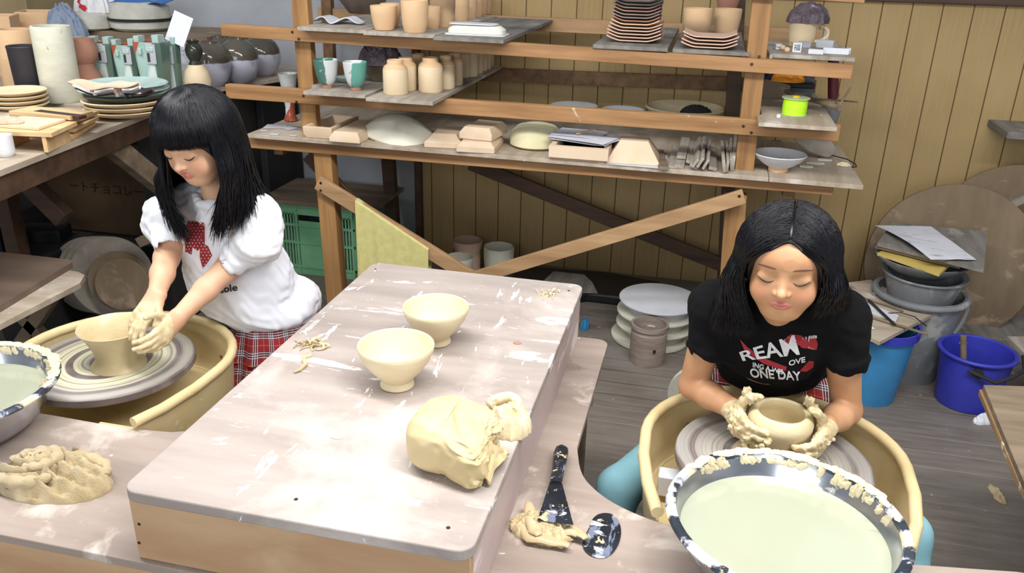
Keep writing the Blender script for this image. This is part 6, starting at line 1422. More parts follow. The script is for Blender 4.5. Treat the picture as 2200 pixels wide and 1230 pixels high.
class Head:
    """local axes: F forward, L the person's left, U up; origin mid-skull at eye height"""
    def __init__(s, c, az, pitch, roll=0, sc=1.):
        a = math.radians(az); p = math.radians(pitch); s.F = np.array((math.cos(a) * math.cos(p), math.sin(a) * math.cos(p), math.sin(p)))
        L = np.array((-math.sin(a), math.cos(a), 0)); U = np.cross(s.F, L); r = math.radians(roll)
        s.L = L * math.cos(r) + U * math.sin(r); s.U = -L * math.sin(r) + U * math.cos(r); s.c = np.array(c, float); s.sc = sc; s.R = np.stack([s.F, s.L, s.U], 1)
    def w(s, f, l, u): return s.c + s.sc * (s.F * f + s.L * l + s.U * u)
    def build(s, B):
        q = s.sc
        def E(c, r, k, sub=False): B.ell(s.w(*c), [x * q for x in r], s.R, k, sub)
        def K(a, b, ra, rb, k, sub=False): B.cone(s.w(*a), s.w(*b), ra * q, rb * q, k, sub)
        E((-.014, 0, .026), (.089, .071, .076), .002); E((.020, 0, -.018), (.058, .057, .078), .02); E((.038, 0, -.076), (.026, .026, .020), .026)
        for m in (-1, 1):
            E((.040, .033 * m, -.036), (.027, .026, .029), .018); K((.0, .047 * m, -.035), (.036, .020 * m, -.078), .013, .012, .022)
        E((.052, 0, .035), (.026, .045, .026), .03)
        for m in (-1, 1): E((.083, .032 * m, .000), (.010, .021, .009), .010, True)
        for m in (-1, 1): E((.0605, .0315 * m, -.002), (.0120, .0165, .0125), .005)
        K((.073, 0, .006), (.083, 0, -.022), .0055, .0075, .012); E((.0865, 0, -.0265), (.0092, .0088, .0080), .006)
        for m in (-1, 1): E((.078, .0105 * m, -.0285), (.0068, .0055, .0055), .004); E((.0845, .0052 * m, -.0345), (.0028, .0024, .0022), .0025, True)
        for m in (-1, 1):
            K((.0668, .0215 * m, -.0532), (.0768, .0055 * m, -.0498), .0010, .0027, .003); K((.0768, .0055 * m, -.0498), (.0762, 0, -.0508), .0027, .0026, .002)
            K((.0668, .0190 * m, -.0545), (.0742, .0060 * m, -.0572), .0010, .0034, .003); K((.0742, .0060 * m, -.0572), (.0746, 0, -.0576), .0034, .0036, .002)
            K((.0805, .0, -.0538), (.0720, .0195 * m, -.0537), .0007, .0004, .0015, True)
        for m in (-1, 1): E((-.006, .071 * m, -.010), (.013, .006, .024), .004)
    def masks(s, P):
        X = (P - s.c) / s.sc; f, l, u = X @ s.F, X @ s.L, X @ s.U
        lip = np.clip(1.6 - np.sqrt(((np.abs(l)) / .0215) ** 2 + ((u + .0530 - .004 * (1 - (l / .02) ** 2) * np.sign(u + .053)) / .0062) ** 2) * 1.15, 0, 1) * (f > .064) * (np.abs(u + .053) < .010)
        fl = .35 * np.exp(-(((np.abs(l) - .035) / .016) ** 2 + ((u + .033) / .014) ** 2)) * (f > .03) + .08 * np.exp(-((l / .01) ** 2 + ((u + .028) / .009) ** 2)) * (f > .05)
        return np.clip(lip, 0, 1), fl
    def on(s, bvh, l, u, lift=.0):
        o = Vector(s.w(.16, l, u)); h = bvh.ray_cast(o, Vector(-s.F)); return (h[0] + Vector(s.F) * lift) if h[0] else Vector(s.w(.075, l, u))
    def lines(s, bvh, parent, brows=True):
        for m in (-1, 1):
            g = G(); n = 12; P = [s.on(bvh, m * (.0175 + .028 * i / n), -.0052 - .0055 * math.sin(PI * (i / n) ** .9) + .0035 * (i / n) ** 2, .0003) for i in range(n + 1)]
            g.tube(P, [.0004 + .0010 * math.sin(PI * (i + .6) / (n + 1.4)) for i in range(n + 1)], 6)
            for i in range(2, n + 1):
                p = P[i]; q = p + Vector(s.F) * .003 - Vector(s.U) * .0024 + Vector(s.L) * m * .0022 * (i / n); g.tube([p, (p + q) / 2 - Vector(s.U) * .0008, q], [.00035, .0003, .0001], 4)
            g.o('eyelashes', M['lash'], parent, label='downcast dark eyelashes')
            if brows:
                g = G(); P = [s.on(bvh, m * (.015 + .034 * i / n), .0215 + .0035 * math.sin(PI * .8 * i / n) - .0045 * i / n, .0001) for i in range(n + 1)]
                g.tube(P, [.0004 + .0019 * math.sin(PI * min(1, (i + 1.8) / (n + 2.2))) for i in range(n + 1)], 6, flat=.45, up=tuple(s.F)); g.o('eyebrow', M['brow'], parent)

def hand(B, Wp, K, N, side, curls, thumb, sc=1., lump_=0., spread=1.):
    """wrist, middle of the knuckle row, palm normal; curls in degrees per finger; returns finger tips"""
    W = np.array(Wp, float); K = np.array(K, float); D = K - W; pl = np.linalg.norm(D); D /= pl; N = np.array(N, float); N -= D * (N @ D); N /= np.linalg.norm(N); T = np.cross(D, N) * side
    base = [W + D * pl * a + T * b * sc for a, b in ((.97, .0215), (1.0, .0075), (.96, -.0065), (.86, -.0195))]
    for i, b in enumerate(base): B.cone(W + T * .010 * (1.5 - i) * sc * .8, b, .0125 * sc, .0095 * sc, .010)
    B.cone(W, W + D * pl * .6, .018 * sc, .016 * sc, .012)
    SG = ((.027, .019, .016), (.030, .021, .017), (.028, .020, .016), (.022, .015, .014)); RR = ((.0082, .0074, .0066, .0056), (.0084, .0076, .0068, .0058), (.0080, .0072, .0065, .0055), (.0072, .0064, .0058, .0050)); tips = []
    for i in range(4):
        p = base[i]; a = 0; d0 = D + T * (.10, .03, -.05, -.13)[i] * spread; d0 /= np.linalg.norm(d0)
        for k in range(3):
            a += math.radians(curls[i][k]); d = d0 * math.cos(a) + N * math.sin(a); q = p + d * SG[i][k] * sc
            B.cone(p, q, RR[i][k] * sc + lump_, RR[i][k + 1] * sc + lump_, .0025 if k else .006); p = q
        tips.append(p)
    p = W + D * .022 * sc + T * .016 * sc + N * .004
    B.cone(W + D * .01, p, .014 * sc, .013 * sc, .010)
    for k, (v, L, ra, rb) in enumerate(zip(thumb, (.030, .024, .020), (.012, .0090, .0080), (.0092, .0082, .0066))):
        d = D * v[0] + T * v[1] + N * v[2]; d /= np.linalg.norm(d); q = p + d * L * sc; B.cone(p, q, ra * sc + lump_, rb * sc + lump_, .006 if k == 0 else .003); p = q
    tips.append(p); return tips

def slerp(a, b, t):
    a = a / np.linalg.norm(a); b = b / np.linalg.norm(b); w_ = math.acos(max(-1, min(1, float(a @ b)))); return a if w_ < 1e-4 else (math.sin((1 - t) * w_) * a + math.sin(t * w_) * b) / math.sin(w_)
def strands(paths, rad, name, parent, n=4):
    """many tapering strands as ONE mesh"""
    V = []; Fs = []; o = 0
    for P in paths:
        P = np.array(P); m = len(P); T = np.gradient(P, axis=0); T /= np.linalg.norm(T, axis=1)[:, None] + 1e-9
        ref = np.array((.3, .5, .81)); N = np.cross(T, ref); N /= np.linalg.norm(N, axis=1)[:, None] + 1e-9; Bn = np.cross(T, N)
        r = rad * random.uniform(.7, 1.3) * np.interp(np.linspace(0, 1, m), (0, .1, .75, 1), (.5, 1, 1, .12))
        a = np.arange(n) * 2 * PI / n; V.append((P[:, None, :] + r[:, None, None] * (N[:, None, :] * np.cos(a)[None, :, None] * 1.3 + Bn[:, None, :] * np.sin(a)[None, :, None])).reshape(-1, 3))
        i = np.arange(m - 1)[:, None] * n; k = np.arange(n)[None, :]; k2 = (k + 1) % n
        Fs.append(np.stack([i + k, i + k2, i + n + k2, i + n + k], -1).reshape(-1, 4) + o); o += m * n
    return np_mesh(name, np.vstack(V), np.vstack(Fs), M['hair'], parent)
def hair_paths(H, cen, rad, keys, n, start, pol=92, az_range=None, jit=.006, endj=.012, wav=.002):
    """keys: list of (azimuth, mid, end) in world coordinates, azimuth + towards the person's left"""
    out = []; K = sorted(keys, key=lambda k: k[0]); az_ = [k[0] for k in K]; MI = np.array([k[1] for k in K]); EN = np.array([k[2] for k in K])
    def ip(A, a): return np.array([np.interp(a, az_, A[:, j]) for j in range(3)])
    for q in range(n):
        a = random.uniform(*(az_range or (az_[0], az_[-1]))); dl = random.uniform(-1, .25) * jit
        st_ = start(a); ar = math.radians(a); pr = math.radians(pol + random.uniform(-3, 3)); e = np.array((math.cos(ar) * math.sin(pr), math.sin(ar) * math.sin(pr), math.cos(pr)))
        P = []
        for t in np.linspace(0, 1, 8):
            d = slerp(st_, e, t); loc = np.array([d[i] * (rad[i] + dl) for i in range(3)]) + cen; P.append(H.w(*loc))
        m = ip(MI, a) + np.random.default_rng(q).normal(0, jit * .5, 3); en = ip(EN, a) + np.random.default_rng(q + 9999).normal(0, 1, 3) * (endj * .6, endj * .6, endj)
        p0 = P[-1]; d0 = (P[-1] - P[-2]); d0 = d0 / np.linalg.norm(d0) * np.linalg.norm(m - p0) * .6
        for t in np.linspace(.2, 1, 5):
            h1 = 2 * t ** 3 - 3 * t ** 2 + 1; h2 = t ** 3 - 2 * t ** 2 + t; h3 = -2 * t ** 3 + 3 * t ** 2; h4 = t ** 3 - t ** 2
            P.append(h1 * p0 + h2 * d0 * 1.6 + h3 * m + h4 * (en - p0) * .5)
        for t in np.linspace(.2, 1, 5): P.append(m * (1 - t) + en * t + (en - p0) * .5 * (t - 2 * t * t + t ** 3) * .5 + wav * math.sin(t * 5 + q) * np.array((1, .3, 0)))
        out.append(P)
    return out
def decal(tri_pts, tris, bvh, name, mat, parent, lift=.0012, label=None, cuts=2):
    """lay a flat figure given in photo pixels onto the surface of a garment"""
    bm = bmesh.new(); vs = [bm.verts.new((x, y, 0)) for x, y in tri_pts]
    for t in tris:
        try: bm.faces.new([vs[i] for i in t])
        except ValueError: pass
    bmesh.ops.triangulate(bm, faces=bm.faces)
    for _ in range(3):
        le = [e for e in bm.edges if e.calc_length() > 5]
        if le: bmesh.ops.subdivide_edges(bm, edges=le, cuts=1); bmesh.ops.triangulate(bm, faces=bm.faces)
    kill = []
    for v in bm.verts:
        d = Vector(CB[0] * (v.co.x - 1100) / FPX + CB[1] * (v.co.y - 615) / FPX + CB[2]).normalized(); h = bvh.ray_cast(Vector(CAM), d)
        if h[0] is None: kill.append(v); continue
        n = h[1] if h[1].dot(d) < 0 else -h[1]; v.co = h[0] + n * lift
    bmesh.ops.delete(bm, geom=kill, context='VERTS')
    me = bpy.data.meshes.new(name); bm.to_mesh(me); bm.free(); me.materials.append(mat); o = bpy.data.objects.new(name, me); C.objects.link(o); o.parent = parent
    sm = o.modifiers.new('thick', 'SOLIDIFY'); sm.thickness = .0008; sm.offset = 0
    if label: o['label'] = label
    return o
def decal_text(txt, cx, cy, wpx, hpx, rot, bvh, name, mat, parent, label=None, shear=0, grow=0):
    me = text_mesh(txt, 1, 0, True); P = np.array([v.co[:2] for v in me.vertices]); lo, hi = P.min(0), P.max(0); P = (P - (lo + hi) / 2) / (hi - lo); F = [tuple(p.vertices) for p in me.polygons]; bpy.data.meshes.remove(me)
    a = math.radians(rot); Q = []
    for x, y in P:
        hh = hpx * (1 + grow * x); X, Y = x * wpx + shear * y * hpx, -y * hh; Q.append((cx + X * math.cos(a) - Y * math.sin(a), cy + X * math.sin(a) + Y * math.cos(a)))
    return decal(Q, F, bvh, name, mat, parent, label=label)
def decal_poly(pts, bvh, name, mat, parent, label=None, lift=.001): return decal(pts, [tuple(range(len(pts)))], bvh, name, mat, parent, lift, label)
def A(p): return np.array(p, float)
def bvh_of(P, F): return BVHTree.FromPolygons([tuple(p) for p in P], [tuple(int(i) for i in f) for f in F])
def clay_near(P, pts, r0, r1):
    d = np.min([np.linalg.norm(P - np.array(p), axis=1) for p in pts], 0); return np.clip((r1 - d) / (r1 - r0), 0, 1)

# ================================================================== girl in black
g1 = thing('person', 'girl in a black T-shirt with rolled sleeves, bent over the right wheel shaping a pot', 'person')
E1 = A(at(1684, 597, y=1.515)); H1 = Head((0, 0, 0), -97, -3, 1.5, 1.02); H1.c = E1 - H1.F * .070
SL, SR = A((.066, 1.70, .835)), A((.322, 1.70, .845)); EL, ER = A((.040, 1.735, .622)), A((.376, 1.735, .610)); WL, WR = A((.124, 1.628, .634)), A((.322, 1.625, .626))
B = Field((-.06, 1.44, .44), (.50, 2.08, 1.13), .002)
H1.build(B)
NB = A((.19, 1.69, .865)); B.cone(H1.w(-.022, 0, -.045), NB, .034, .038, .02); B.cone(H1.w(.0, 0, -.06), NB + (0, -.02, -.02), .026, .034, .02)
B.cone(SL, SR, .040, .040, .03); B.ell((.194, 1.74, .77), (.105, .07, .12), None, .03); B.ell((.212, 1.87, .68), (.07, .045, .08), None, .03); B.ell((.225, 1.99, .52), (.11, .075, .07), None, .04); B.cone((.212, 1.90, .66), (.225, 1.99, .54), .045, .055, .02)
for s_, e_, w_ in ((SL, EL, WL), (SR, ER, WR)):
    B.cone(s_, e_, .040, .032, .02); B.cone(e_, e_ * .55 + w_ * .45, .032, .030, .012); B.cone(e_ * .55 + w_ * .45, w_, .030, .0215, .012)
PC = A((PR.x, PR.y, 0))
K1 = PC + (-.076, -.026, .625); K2 = PC + (.076, -.028, .606)
t1 = hand(B, WL, K1, (.8, .5, 0), 1, ((12, 30, 22), (14, 32, 24), (16, 34, 24), (18, 36, 26)), ((.2, .95, .1), (.55, .75, .35), (.6, .5, .6)), .98, .0012)
t2 = hand(B, WR, K2, (-.8, .5, .05), -1, ((14, 32, 22), (14, 34, 22), (14, 34, 24), (14, 36, 26)), ((.15, .95, .1), (.4, .85, .3), (.5, .7, .5)), .98, .0012)
def near(pts, r): return lambda x, y, z: np.clip(1 - (np.min([np.sqrt((x - p[0]) ** 2 + (y - p[1]) ** 2 + (z - p[2]) ** 2) for p in pts], 0) - r) / .01, 0, 1)
hp1 = [K1, K2, *t1, *t2, (WL * .4 + K1 * .6), (WR * .4 + K2 * .6)]
B.wrinkle(.0016, 260, 1., near(hp1, .035))
P, F = B.mesh(); P = relax(P, F, 1, .4); lip, fl = H1.masks(P)
body = np_mesh('body', P, F, SK2, g1, None, {'lips': lip, 'flush': fl, 'clay': clay_near(P, hp1, .036, .052)})
bv = bvh_of(P, F); H1.lines(bv, g1)
# clay stuck on the hands
g = G(); random.seed(2)
for k in range(34):
    p0, p1 = random.choice(((WL, K1), (K1, t1[1]), (K1, t1[3]), (WR, K2), (K2, t2[1]), (K2, t2[3]))); f = random.random(); p = p0 * (1 - f) + p1 * f + np.random.default_rng(k).normal(0, .006, 3); cxy = p[:2] - PC[:2]; p[:2] += cxy / np.linalg.norm(cxy) * .010
    lump(g, p, (random.uniform(.005, .010), random.uniform(.005, .009), random.uniform(.003, .007)), 6, .5, 8, k)
for p in (A(at(1605, 842, y=1.60)), A(at(1612, 856, y=1.59)), A(at(1738, 862, y=1.61)), A(at(1750, 880, y=1.61)), A(at(1580, 925, y=1.59))): lump(g, p, (.010, .008, .013), 9, .55, 7, float(p[0] * 90))
g.o('clay_on_hands', M['clay_wet'], g1, label='wet clay caked on both hands')['kind'] = 'stuff'
# T-shirt
S = Field((-.07, 1.50, .46), (.52, 2.14, .97), .003)
S.ell((.192, 1.735, .775), (.128, .098, .115), None, .002); S.cone(SL + (.01, .01, -.005), SR + (-.01, .01, -.005), .058, .058, .03)
S.ell((.208, 1.835, .69), (.130, .100, .11), None, .05); S.ell((.216, 1.90, .645), (.140, .115, .06), None, .04); S.cone(NB + (0, .0, -.03), NB + (0, .05, .0), .055, .05, .03)
CL, CR = A(at(1526, 742, y=1.70)), A(at(1818, 768, y=1.70))
for s_, c_, sg in ((SL, CL, -1), (SR, CR, 1)):
    S.cone(s_, c_, .060, .046, .02); d = (c_ - s_) / np.linalg.norm(c_ - s_)
    n1 = np.cross(d, (0, 1, 0)); n1 /= np.linalg.norm(n1); n2 = np.cross(d, n1)
    for k in range(16): a = 2 * PI * k / 16; b = a + 2 * PI / 16; S.cone(c_ + (n1 * math.cos(a) + n2 * math.sin(a)) * .040, c_ + (n1 * math.cos(b) + n2 * math.sin(b)) * .040, .0105, .0105, .003)
    S.cone(c_ + d * .013, c_ + d * .05, .037, .037, .002, True)
S.put(lambda X, Y, Z: (Z - .602 - .12 * (Y - 1.9) - 1.1 * (X - .215) ** 2), (-.07, 1.5, .46), (.52, 2.14, .64), .008, True)
vn = A(at(1665, 716, y=1.60)); S.cone(H1.w(.0, 0, -.11), vn + (0, -.01, .0), .034, .010, .012, True); S.cone(NB + (0, -.01, .04), NB + (0, -.04, .03), .045, .04, .01, True)
S.wrinkle(.0028, 44, .7, lambda x, y, z: np.clip((.84 - z) / .05, .25, 1)); S.wrinkle(.0012, 110, 2.)
P, F = S.mesh(); P = relax(P, F, 2, .5); sh = np_mesh('t_shirt', P, F, M['black_cotton'], g1); bs = bvh_of(P, F)
M['print_white'] = pm('print_white', 'e4e4e6', 'cfcfd4', 60, rough=.5, bump=0); M['print_red'] = pm('print_red', 'a3202c', '8a1a25', 30, rough=.6, bump=0)
decal_poly([(1590, 728), (1600, 752), (1640, 780), (1688, 796), (1690, 787), (1640, 768), (1606, 745)], bs, 'red_stripe_print', M['print_red'], sh)
decal_text('REAM', 1652, 752, 122, 32, -12, bs, 'lettering', M['print_white'], sh, 'white bold letters REAM', shear=-.12, grow=.75)
decal_text('ING A WIS', 1650, 790, 66, 10, 14, bs, 'lettering', M['print_white'], sh, 'small white letters ING A WIS', shear=-.2)
decal_text('ONE DAY', 1666, 803, 108, 19, 4, bs, 'lettering', M['print_white'], sh, 'white bold letters ONE DAY', shear=-.25)
decal_text('cute', 1746, 722, 18, 7, -4, bs, 'lettering', M['print_white'], sh, 'tiny white word cute')
decal_text('OVE', 1712, 775, 36, 11, -14, bs, 'lettering', M['print_white'], sh, 'white letters OVE', shear=.2)
decal_poly([(1684, 729), (1698, 717), (1722, 720), (1728, 730), (1712, 742), (1690, 737)], bs, 'plaid_bow', M['plaid'], sh); decal_poly([(1726, 722), (1752, 724), (1756, 736), (1754, 750), (1738, 750), (1728, 736)], bs, 'plaid_bow', M['plaid'], sh)
decal_poly([(1708, 733), (1728, 727), (1740, 735), (1734, 748), (1722, 746)], bs, 'red_heart', M['print_red'], sh, lift=.0016); decal_poly([(1718, 796), (1730, 782), (1738, 774), (1748, 776), (1746, 788), (1732, 797)], bs, 'red_heart', M['print_red'], sh)
# skirt and leggings
KNL, KNR = A((-.105, 1.66, .36)), A((.535, 1.66, .36)); HPL, HPR = A((.145, 1.985, .45)), A((.305, 1.985, .45))
Lg = Field((-.27, 1.38, .0), (.72, 2.12, .58), .004)
for hp, kn, fx in ((HPL, KNL, -.125), (HPR, KNR, .56)):
    an = A((fx, 1.53, .085)); Lg.cone(hp, kn, .068, .050, .02); Lg.cone(kn, kn * .6 + an * .4, .050, .047, .02); Lg.cone(kn * .6 + an * .4, an, .047, .030, .02); Lg.cone(an, an + (0, -.10, -.045), .030, .026, .02); Lg.cone(an + (0, .03, -.05), an, .026, .03, .02)
P, F = Lg.mesh(); P = relax(P, F, 2); np_mesh('leggings', P, F, M['teal'], g1, 'light blue leggings')
Sk = Field((-.10, 1.62, .36), (.55, 2.16, .68), .003)
Sk.ell((.225, 1.99, .50), (.165, .13, .10), None, .01)
Sk.cone(HPL + (0, 0, .03), HPL * .5 + KNL * .5 + (0, 0, .04), .080, .074, .03); Sk.cone(HPR + (0, 0, .03), HPR * .5 + KNR * .5 + (0, 0, .04), .080, .074, .03); Sk.cone((.085, 1.925, .545), (.365, 1.925, .54), .060, .060, .02)
Sk.wrinkle(.004, 60, 1.3); P, F = Sk.mesh(); P = relax(P, F, 2); np_mesh('skirt', P, F, M['plaid'], g1, 'red plaid skirt')
# hair: centre parting, shoulder length, falling forward
def a3(px, py, y): return A(at(px, py, y=y))
hc1 = np.array((-.012, 0, .022)); hr1 = (.104, .097, .096)
def eqp(H, cen, rad, a, drop, out): r_ = math.radians(a); p = H.w(*(np.array([math.cos(r_) * (rad[0] + out), math.sin(r_) * (rad[1] + out), -.01]) + cen)); return p + (0, 0, -drop)
keys = []
for a_, dr, ou, e_ in ((-180, .09, .0, A((.19, 1.80, .86))), (-140, .08, .004, a3(1545, 665, 1.74)), (-105, .06, .008, a3(1522, 690, 1.66)), (-82, .055, .012, a3(1545, 705, 1.60)), (-60, .05, .010, a3(1600, 712, 1.56)),
                     (60, .045, .008, a3(1768, 668, 1.55)), (82, .05, .012, a3(1802, 660, 1.59)), (105, .055, .010, a3(1826, 640, 1.65)), (140, .08, .004, a3(1805, 640, 1.74)), (180, .09, .0, A((.19, 1.80, .86)))): keys.append((a_, eqp(H1, hc1, hr1, a_, dr, ou), e_))
Hs = Field(H1.c - .16, H1.c + .16, .003); Hs.ell(H1.w(*hc1), [r - .005 for r in hr1], H1.R, .002)
Hs.ell(H1.w(.092, 0, -.046), (.088, .088, .104), H1.R, .006, True); Hs.cone(H1.w(.10, 0, .010), H1.w(.078, .004, .080), .056, .006, .010, True)
Hs.cone(H1.w(.0, 0, -.10), H1.w(.05, 0, -.13), .05, .05, .01, True)
for a, m, e in keys[1:-1]:
    if abs(a) < 75: continue
    p = H1.w(*(np.array([math.cos(math.radians(a)) * (hr1[0] - .02), math.sin(math.radians(a)) * (hr1[1] - .018), -.0]) + hc1)); inn = (H1.c - m) * .08; inn[2] = 0
    inn *= 3; Hs.cone(p, m + inn, .008, .010, .012); Hs.cone(m + inn, m * .35 + e * .65 + inn, .010, .004, .015)
P, F = Hs.mesh(); P = relax(P, F, 2); hh1 = np_mesh('hair', P, F, M['hair'], g1, 'straight black shoulder-length hair parted in the middle')
def part_start(a):
    s_ = random.random() ** .8; f = (-.40 + 1.22 * s_) if abs(a) < 100 else random.uniform(-.95, .1); l = math.copysign(.02 + .02 * random.random(), a) + .03
    return np.array((f, l, math.sqrt(max(.02, 1 - min(.98, f * f)))))
random.seed(1); sp1 = hair_paths(H1, hc1, hr1, keys, 2900, part_start, 92, (48, 180), endj=.008); sp1 += hair_paths(H1, hc1, hr1, keys, 2900, part_start, 92, (-180, -48), endj=.008)
strands(sp1, .0011, 'hair_strands', hh1)
# stool under her
s1 = thing('stool', 'low dark stool beneath the girl in black', 'stool'); G().lathe([(0, .33), (.15, .33), (.16, .345), (.155, .375), (0, .38)], 36, c=(.225, 2.0, 0)).o('seat', M['black'], s1)
for x, y in ((.13, 1.9), (.32, 1.9), (.13, 2.1), (.32, 2.1)): G().cyl((x, y, 0), (x * .7 + .0675, y * .7 + .6, .332), .014, n=12).o('leg', M['old_wood'], s1)
fin(s1); fin(g1)

# ================================================================== girl in white
g2 = thing('person', 'girl with long straight black hair and fringe in a white sweatshirt at the left wheel', 'person')
E2 = A(at(383, 333, y=1.66)); H2 = Head((0, 0, 0), -99, -19, 3, 1.0); H2.c = E2 - H2.F * .070
SL2, SR2 = A((-1.075, 1.80, .905)), A((-1.30, 1.86, .905)); EL2, ER2 = A(at(492, 572, y=1.76)), A(at(358, 553, y=1.75)); WL2, WR2 = A(at(380, 684, y=1.615)), A(at(337, 632, y=1.63))
B = Field((-1.46, 1.44, .48), (-.93, 2.06, 1.24), .002)
H2.build(B); NB2 = A((-1.185, 1.815, .925)); B.cone(H2.w(-.022, 0, -.045), NB2, .031, .035, .02); B.cone(H2.w(.0, 0, -.06), NB2 + (0, -.006, .0), .024, .026, .02); B.cone(NB2 + (0, 0, .0), NB2 + (0, .02, -.05), .028, .028, .01)
B.cone(SL2, SR2, .036, .036, .03); B.ell((-1.17, 1.86, .80), (.095, .07, .12), None, .03); B.ell((-1.15, 1.90, .64), (.09, .075, .14), None, .04)
for s_, e_, w_ in ((SL2, EL2, WL2), (SR2, ER2, WR2)): B.cone(s_, e_, .036, .031, .02); B.cone(e_, e_ * .55 + w_ * .45, .031, .029, .012); B.cone(e_ * .55 + w_ * .45, w_, .029, .0205, .012)
KR2 = A(at(303, 682, y=1.575)); KL2 = A(at(343, 728, y=1.535))
u1 = hand(B, WR2, KR2, (.1, .8, .1), 1, ((8, 18, 14), (6, 16, 14), (8, 18, 14), (10, 20, 16)), ((.7, .7, -.2), (.85, .45, -.1), (.9, .2, 0)), .95, .0, .6)
u2 = hand(B, WL2, KL2, (-.5, .85, .1), -1, ((18, 30, 22), (18, 32, 22), (20, 34, 24), (22, 36, 26)), ((.5, .8, .1), (.8, .5, .2), (.9, .3, .2)), .95, .0, .5)
P, F = B.mesh(); P = relax(P, F, 1, .4); lip, fl = H2.masks(P); hp2 = [KR2, KL2, *u1, *u2]
np_mesh('body', P, F, SK, g2, None, {'lips': lip, 'flush': fl, 'clay': clay_near(P, hp2, .022, .062) * .62}); bv = bvh_of(P, F); H2.lines(bv, g2, False)
S = Field((-1.50, 1.60, .48), (-.90, 2.14, .99), .003)
S.ell((-1.18, 1.855, .815), (.118, .088, .11), None, .002); S.cone(SL2, SR2, .055, .055, .03); S.ell((-1.155, 1.885, .68), (.120, .10, .13), None, .05)
S.ell((-1.135, 1.91, .60), (.135, .115, .065), None, .04); S.ell((-1.06, 1.95, .62), (.06, .07, .05), None, .04)
CL2, CR2 = A(at(512, 552, y=1.765)), A(at(362, 508, y=1.775))
for s_, c_, out in ((SL2, CL2, A((.035, -.0, .0))), (SR2, CR2, A((-.035, .0, .0)))):
    m_ = s_ * .45 + c_ * .55 + out; S.cone(s_, m_, .058, .058, .02); S.cone(m_, c_, .058, .042, .02); d = (c_ - m_) / np.linalg.norm(c_ - m_); S.cone(c_, c_ + d * .018, .041, .040, .006); S.cone(c_ + d * .02, c_ + d * .07, .034, .036, .002, True)
S.ell((-1.248, 1.85, .71), (.075, .075, .13), None, .04); S.cone(NB2 + (.0, -.005, .058), NB2 + (-.005, -.03, .062), .036, .030, .008, True)
for k in range(20):
    a, b = 2 * PI * k / 20, 2 * PI * (k + 1) / 20; f_ = lambda t: NB2 + np.array((.046 * math.cos(t) - .003, .046 * math.sin(t) - .012, .020 + .014 * math.sin(t))); S.cone(f_(a), f_(b), .0065, .0065, .010); S.cone(f_(a), f_(a) + (0, .012, -.035), .008, .014, .010)
S.wrinkle(.0035, 42, 2.1); S.wrinkle(.0016, 120, .4)
P, F = S.mesh(); P = relax(P, F, 2, .5); sh = np_mesh('sweatshirt', P, F, M['white_cotton'], g2, 'white sweatshirt with pushed-up sleeves'); bs = bvh_of(P, F)
rb = [[(404, 474), (438, 478), (440, 492), (434, 500), (440, 530), (424, 538), (414, 530), (412, 546), (398, 540), (397, 505)], [(430, 520), (447, 528), (456, 548), (447, 562), (436, 577), (430, 552)]]
for q in rb: decal_poly(q, bs, 'polka_dot_bow', M['print_red'], sh, 'red bow with white dots')
g = G(); random.seed(6)
for q in rb:
    for i in range(8):
        for j in range(16):
            x, y = 396 + 7.5 * i + (3.7 if j % 2 else 0), 476 + 6.5 * j; ins = False
            for k in range(len(q)):
                (xa, ya), (xb, yb) = q[k], q[k - 1]
                if (ya > y) != (yb > y) and x < (xb - xa) * (y - ya) / (yb - ya) + xa: ins = not ins
            if ins:
                d = Vector(CB[0] * (x - 1100) / FPX + CB[1] * (y - 615) / FPX + CB[2]).normalized(); h = bs.ray_cast(Vector(CAM), d)
                if h[0]: n = h[1] if h[1].dot(d) < 0 else -h[1]; p = h[0] + n * .0014; g.cyl(p, p + n * .0006, .0016, n=8)
dots = g.o('polka_dots', M['print_white'], sh); dots['kind'] = 'stuff'
decal_text('able', 490, 619, 40, 15, -9, bs, 'lettering', M['black'], sh, 'black printed letters able')
# tiered plaid skirt
g = G()
def tier(r0, r1, z0, z1, fr, sd): g.lathe([(r0 * .86, z0 - .012), (r0, z0), ((r0 + r1) / 2, (z0 + z1) / 2), (r1, z1), (r1 * .985, z1 - .003), (r1 * .9, z1 + .01)], 120, c=(-1.135, 1.935, 0), wob=lambda a, z: .055 * math.sin(a * fr + sd + 1.5 * math.sin(a * 3)) * (z0 - z) / (z0 - z1 + 1e-6))
tier(.125, .160, .585, .485, 17, 0); tier(.150, .180, .505, .405, 21, 1); tier(.165, .195, .425, .315, 23, 2)
g.o('skirt', M['plaid2'], g2, label='tiered red plaid skirt')
Lg = Field((-1.42, 1.5, 0), (-.85, 2.1, .42), .005)
for hp, kn, an in (((-1.22, 1.93, .40), (-1.18, 1.93 - .02, .35), (-1.25, 1.93, .09)), ((-1.05, 1.90, .40), (-1.03, 1.9, .35), (-1.02, 1.9, .09))): Lg.cone(hp, kn, .07, .05, .02); Lg.cone(kn, an, .05, .03, .02); Lg.cone(an, A(an) + (-.02, -.09, -.05), .03, .026, .02)
P, F = Lg.mesh(); np_mesh('leggings', relax(P, F, 2), F, M['black'], g2)
def a3(px, py, y): return A(at(px, py, y=y))
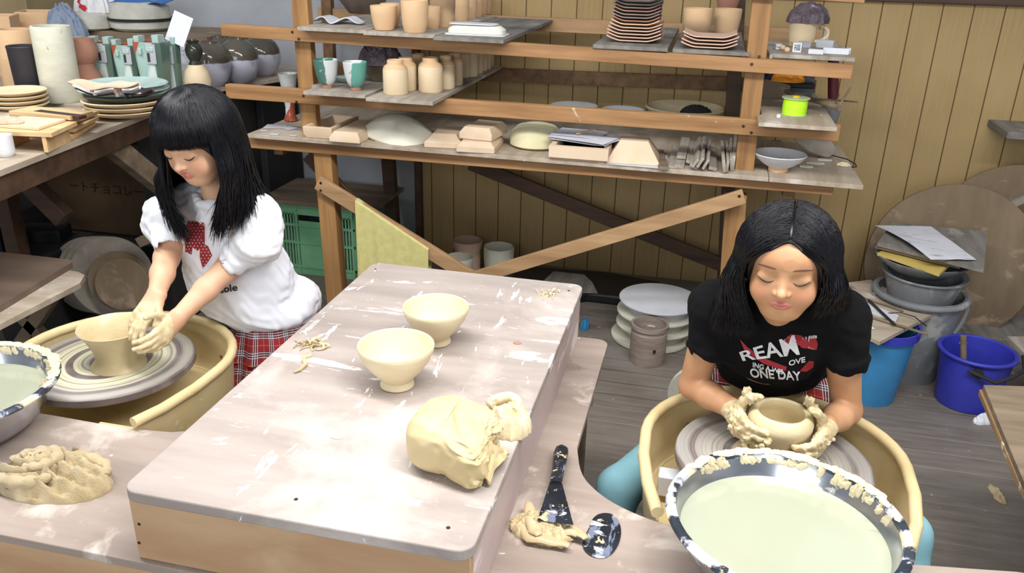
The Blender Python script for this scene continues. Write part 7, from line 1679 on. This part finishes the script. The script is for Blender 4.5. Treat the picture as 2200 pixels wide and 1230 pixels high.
keys2 = [(-180, A((-1.16, 1.87, 1.0)), A((-1.17, 1.96, .82))), (-140, A((-1.24, 1.88, 1.0)), A((-1.27, 1.96, .83))), (-105, a3(337, 390, 1.80), a3(350, 470, 1.82)), (-80, a3(346, 410, 1.73), a3(388, 500, 1.73)), (-48, a3(366, 430, 1.67), a3(408, 508, 1.70)),
         (45, a3(462, 400, 1.665), a3(452, 512, 1.70)), (80, a3(496, 390, 1.69), a3(480, 492, 1.71)), (105, a3(528, 370, 1.75), a3(535, 470, 1.74)), (128, a3(545, 370, 1.82), a3(572, 470, 1.80)), (155, a3(545, 370, 1.90), a3(580, 440, 1.95)), (180, A((-1.16, 1.87, 1.0)), A((-1.17, 1.96, .82)))]
hc2 = np.array((-.010, 0, .020)); hr2 = (.110, .098, .104)
Hs = Field(H2.c - (.17, .17, .30), H2.c + (.22, .26, .15), .003); Hs.ell(H2.w(*hc2), [r - .006 for r in hr2], H2.R, .002)
Hs.ell(H2.w(.092, 0, -.040), (.086, .088, .098), H2.R, .006, True); Hs.cone(H2.w(.03, 0, -.12), H2.w(.08, 0, -.12), .055, .05, .01, True)
for a, m, e in keys2[1:-1]:
    if abs(a) < 75: continue
    p = H2.w(*(np.array([math.cos(math.radians(a)) * (hr2[0] - .02), math.sin(math.radians(a)) * (hr2[1] - .012), -.0]) + hc2)); inn = (H2.c - m) * .06; inn[2] = 0
    inn *= 2.5; Hs.cone(p, m + inn, .009, .012, .015); Hs.cone(m + inn, m * .3 + e * .7 + inn * .5, .012, .005, .015)
P, F = Hs.mesh(); P = relax(P, F, 2); hh2 = np_mesh('hair', P, F, M['hair'], g2, 'long straight black hair with a full fringe')
def crown(a): return np.array((-.15 + random.gauss(0, .04), random.gauss(0, .04), 1.))
random.seed(4); sp2 = hair_paths(H2, hc2, hr2, keys2, 2600, crown, 94, (60, 180), endj=.016); sp2 += hair_paths(H2, hc2, hr2, keys2, 1900, crown, 94, (-180, -60), endj=.016)
fr_ = []
for q in range(1700):
    a = random.uniform(-66, 66); dl = random.uniform(-1, .2) * .005; s_ = crown(a); ar = math.radians(a); pr = math.radians(88 + 8 * (abs(a) / 66) ** 2 + random.uniform(-2, 2)); e = np.array((math.cos(ar) * math.sin(pr), math.sin(ar) * math.sin(pr), math.cos(pr)))
    fr_.append([H2.w(*(np.array([d[i] * (hr2[i] + dl - (.010 * t ** 3 if i == 0 else 0)) for i in range(3)]) + hc2)) for t in np.linspace(0, 1, 11) for d in (slerp(s_, e, t),)])
strands(sp2 + fr_, .0011, 'hair_strands', hh2)
s2 = thing('stool', 'round black cushioned stool beneath the girl in white', 'stool'); G().lathe([(0, .30), (.18, .30), (.195, .32), (.19, .35), (.17, .365), (0, .368)], 40, c=(-1.08, 2.03, 0)).o('seat', M['black'], s2)
for x, y in ((-1.18, 1.93), (-.98, 1.93), (-1.18, 2.13), (-.98, 2.13)): G().cyl((x, y, 0), (x, y, .3005), .014, n=12).o('leg', M['dark'], s2)
fin(s2); fin(g2)
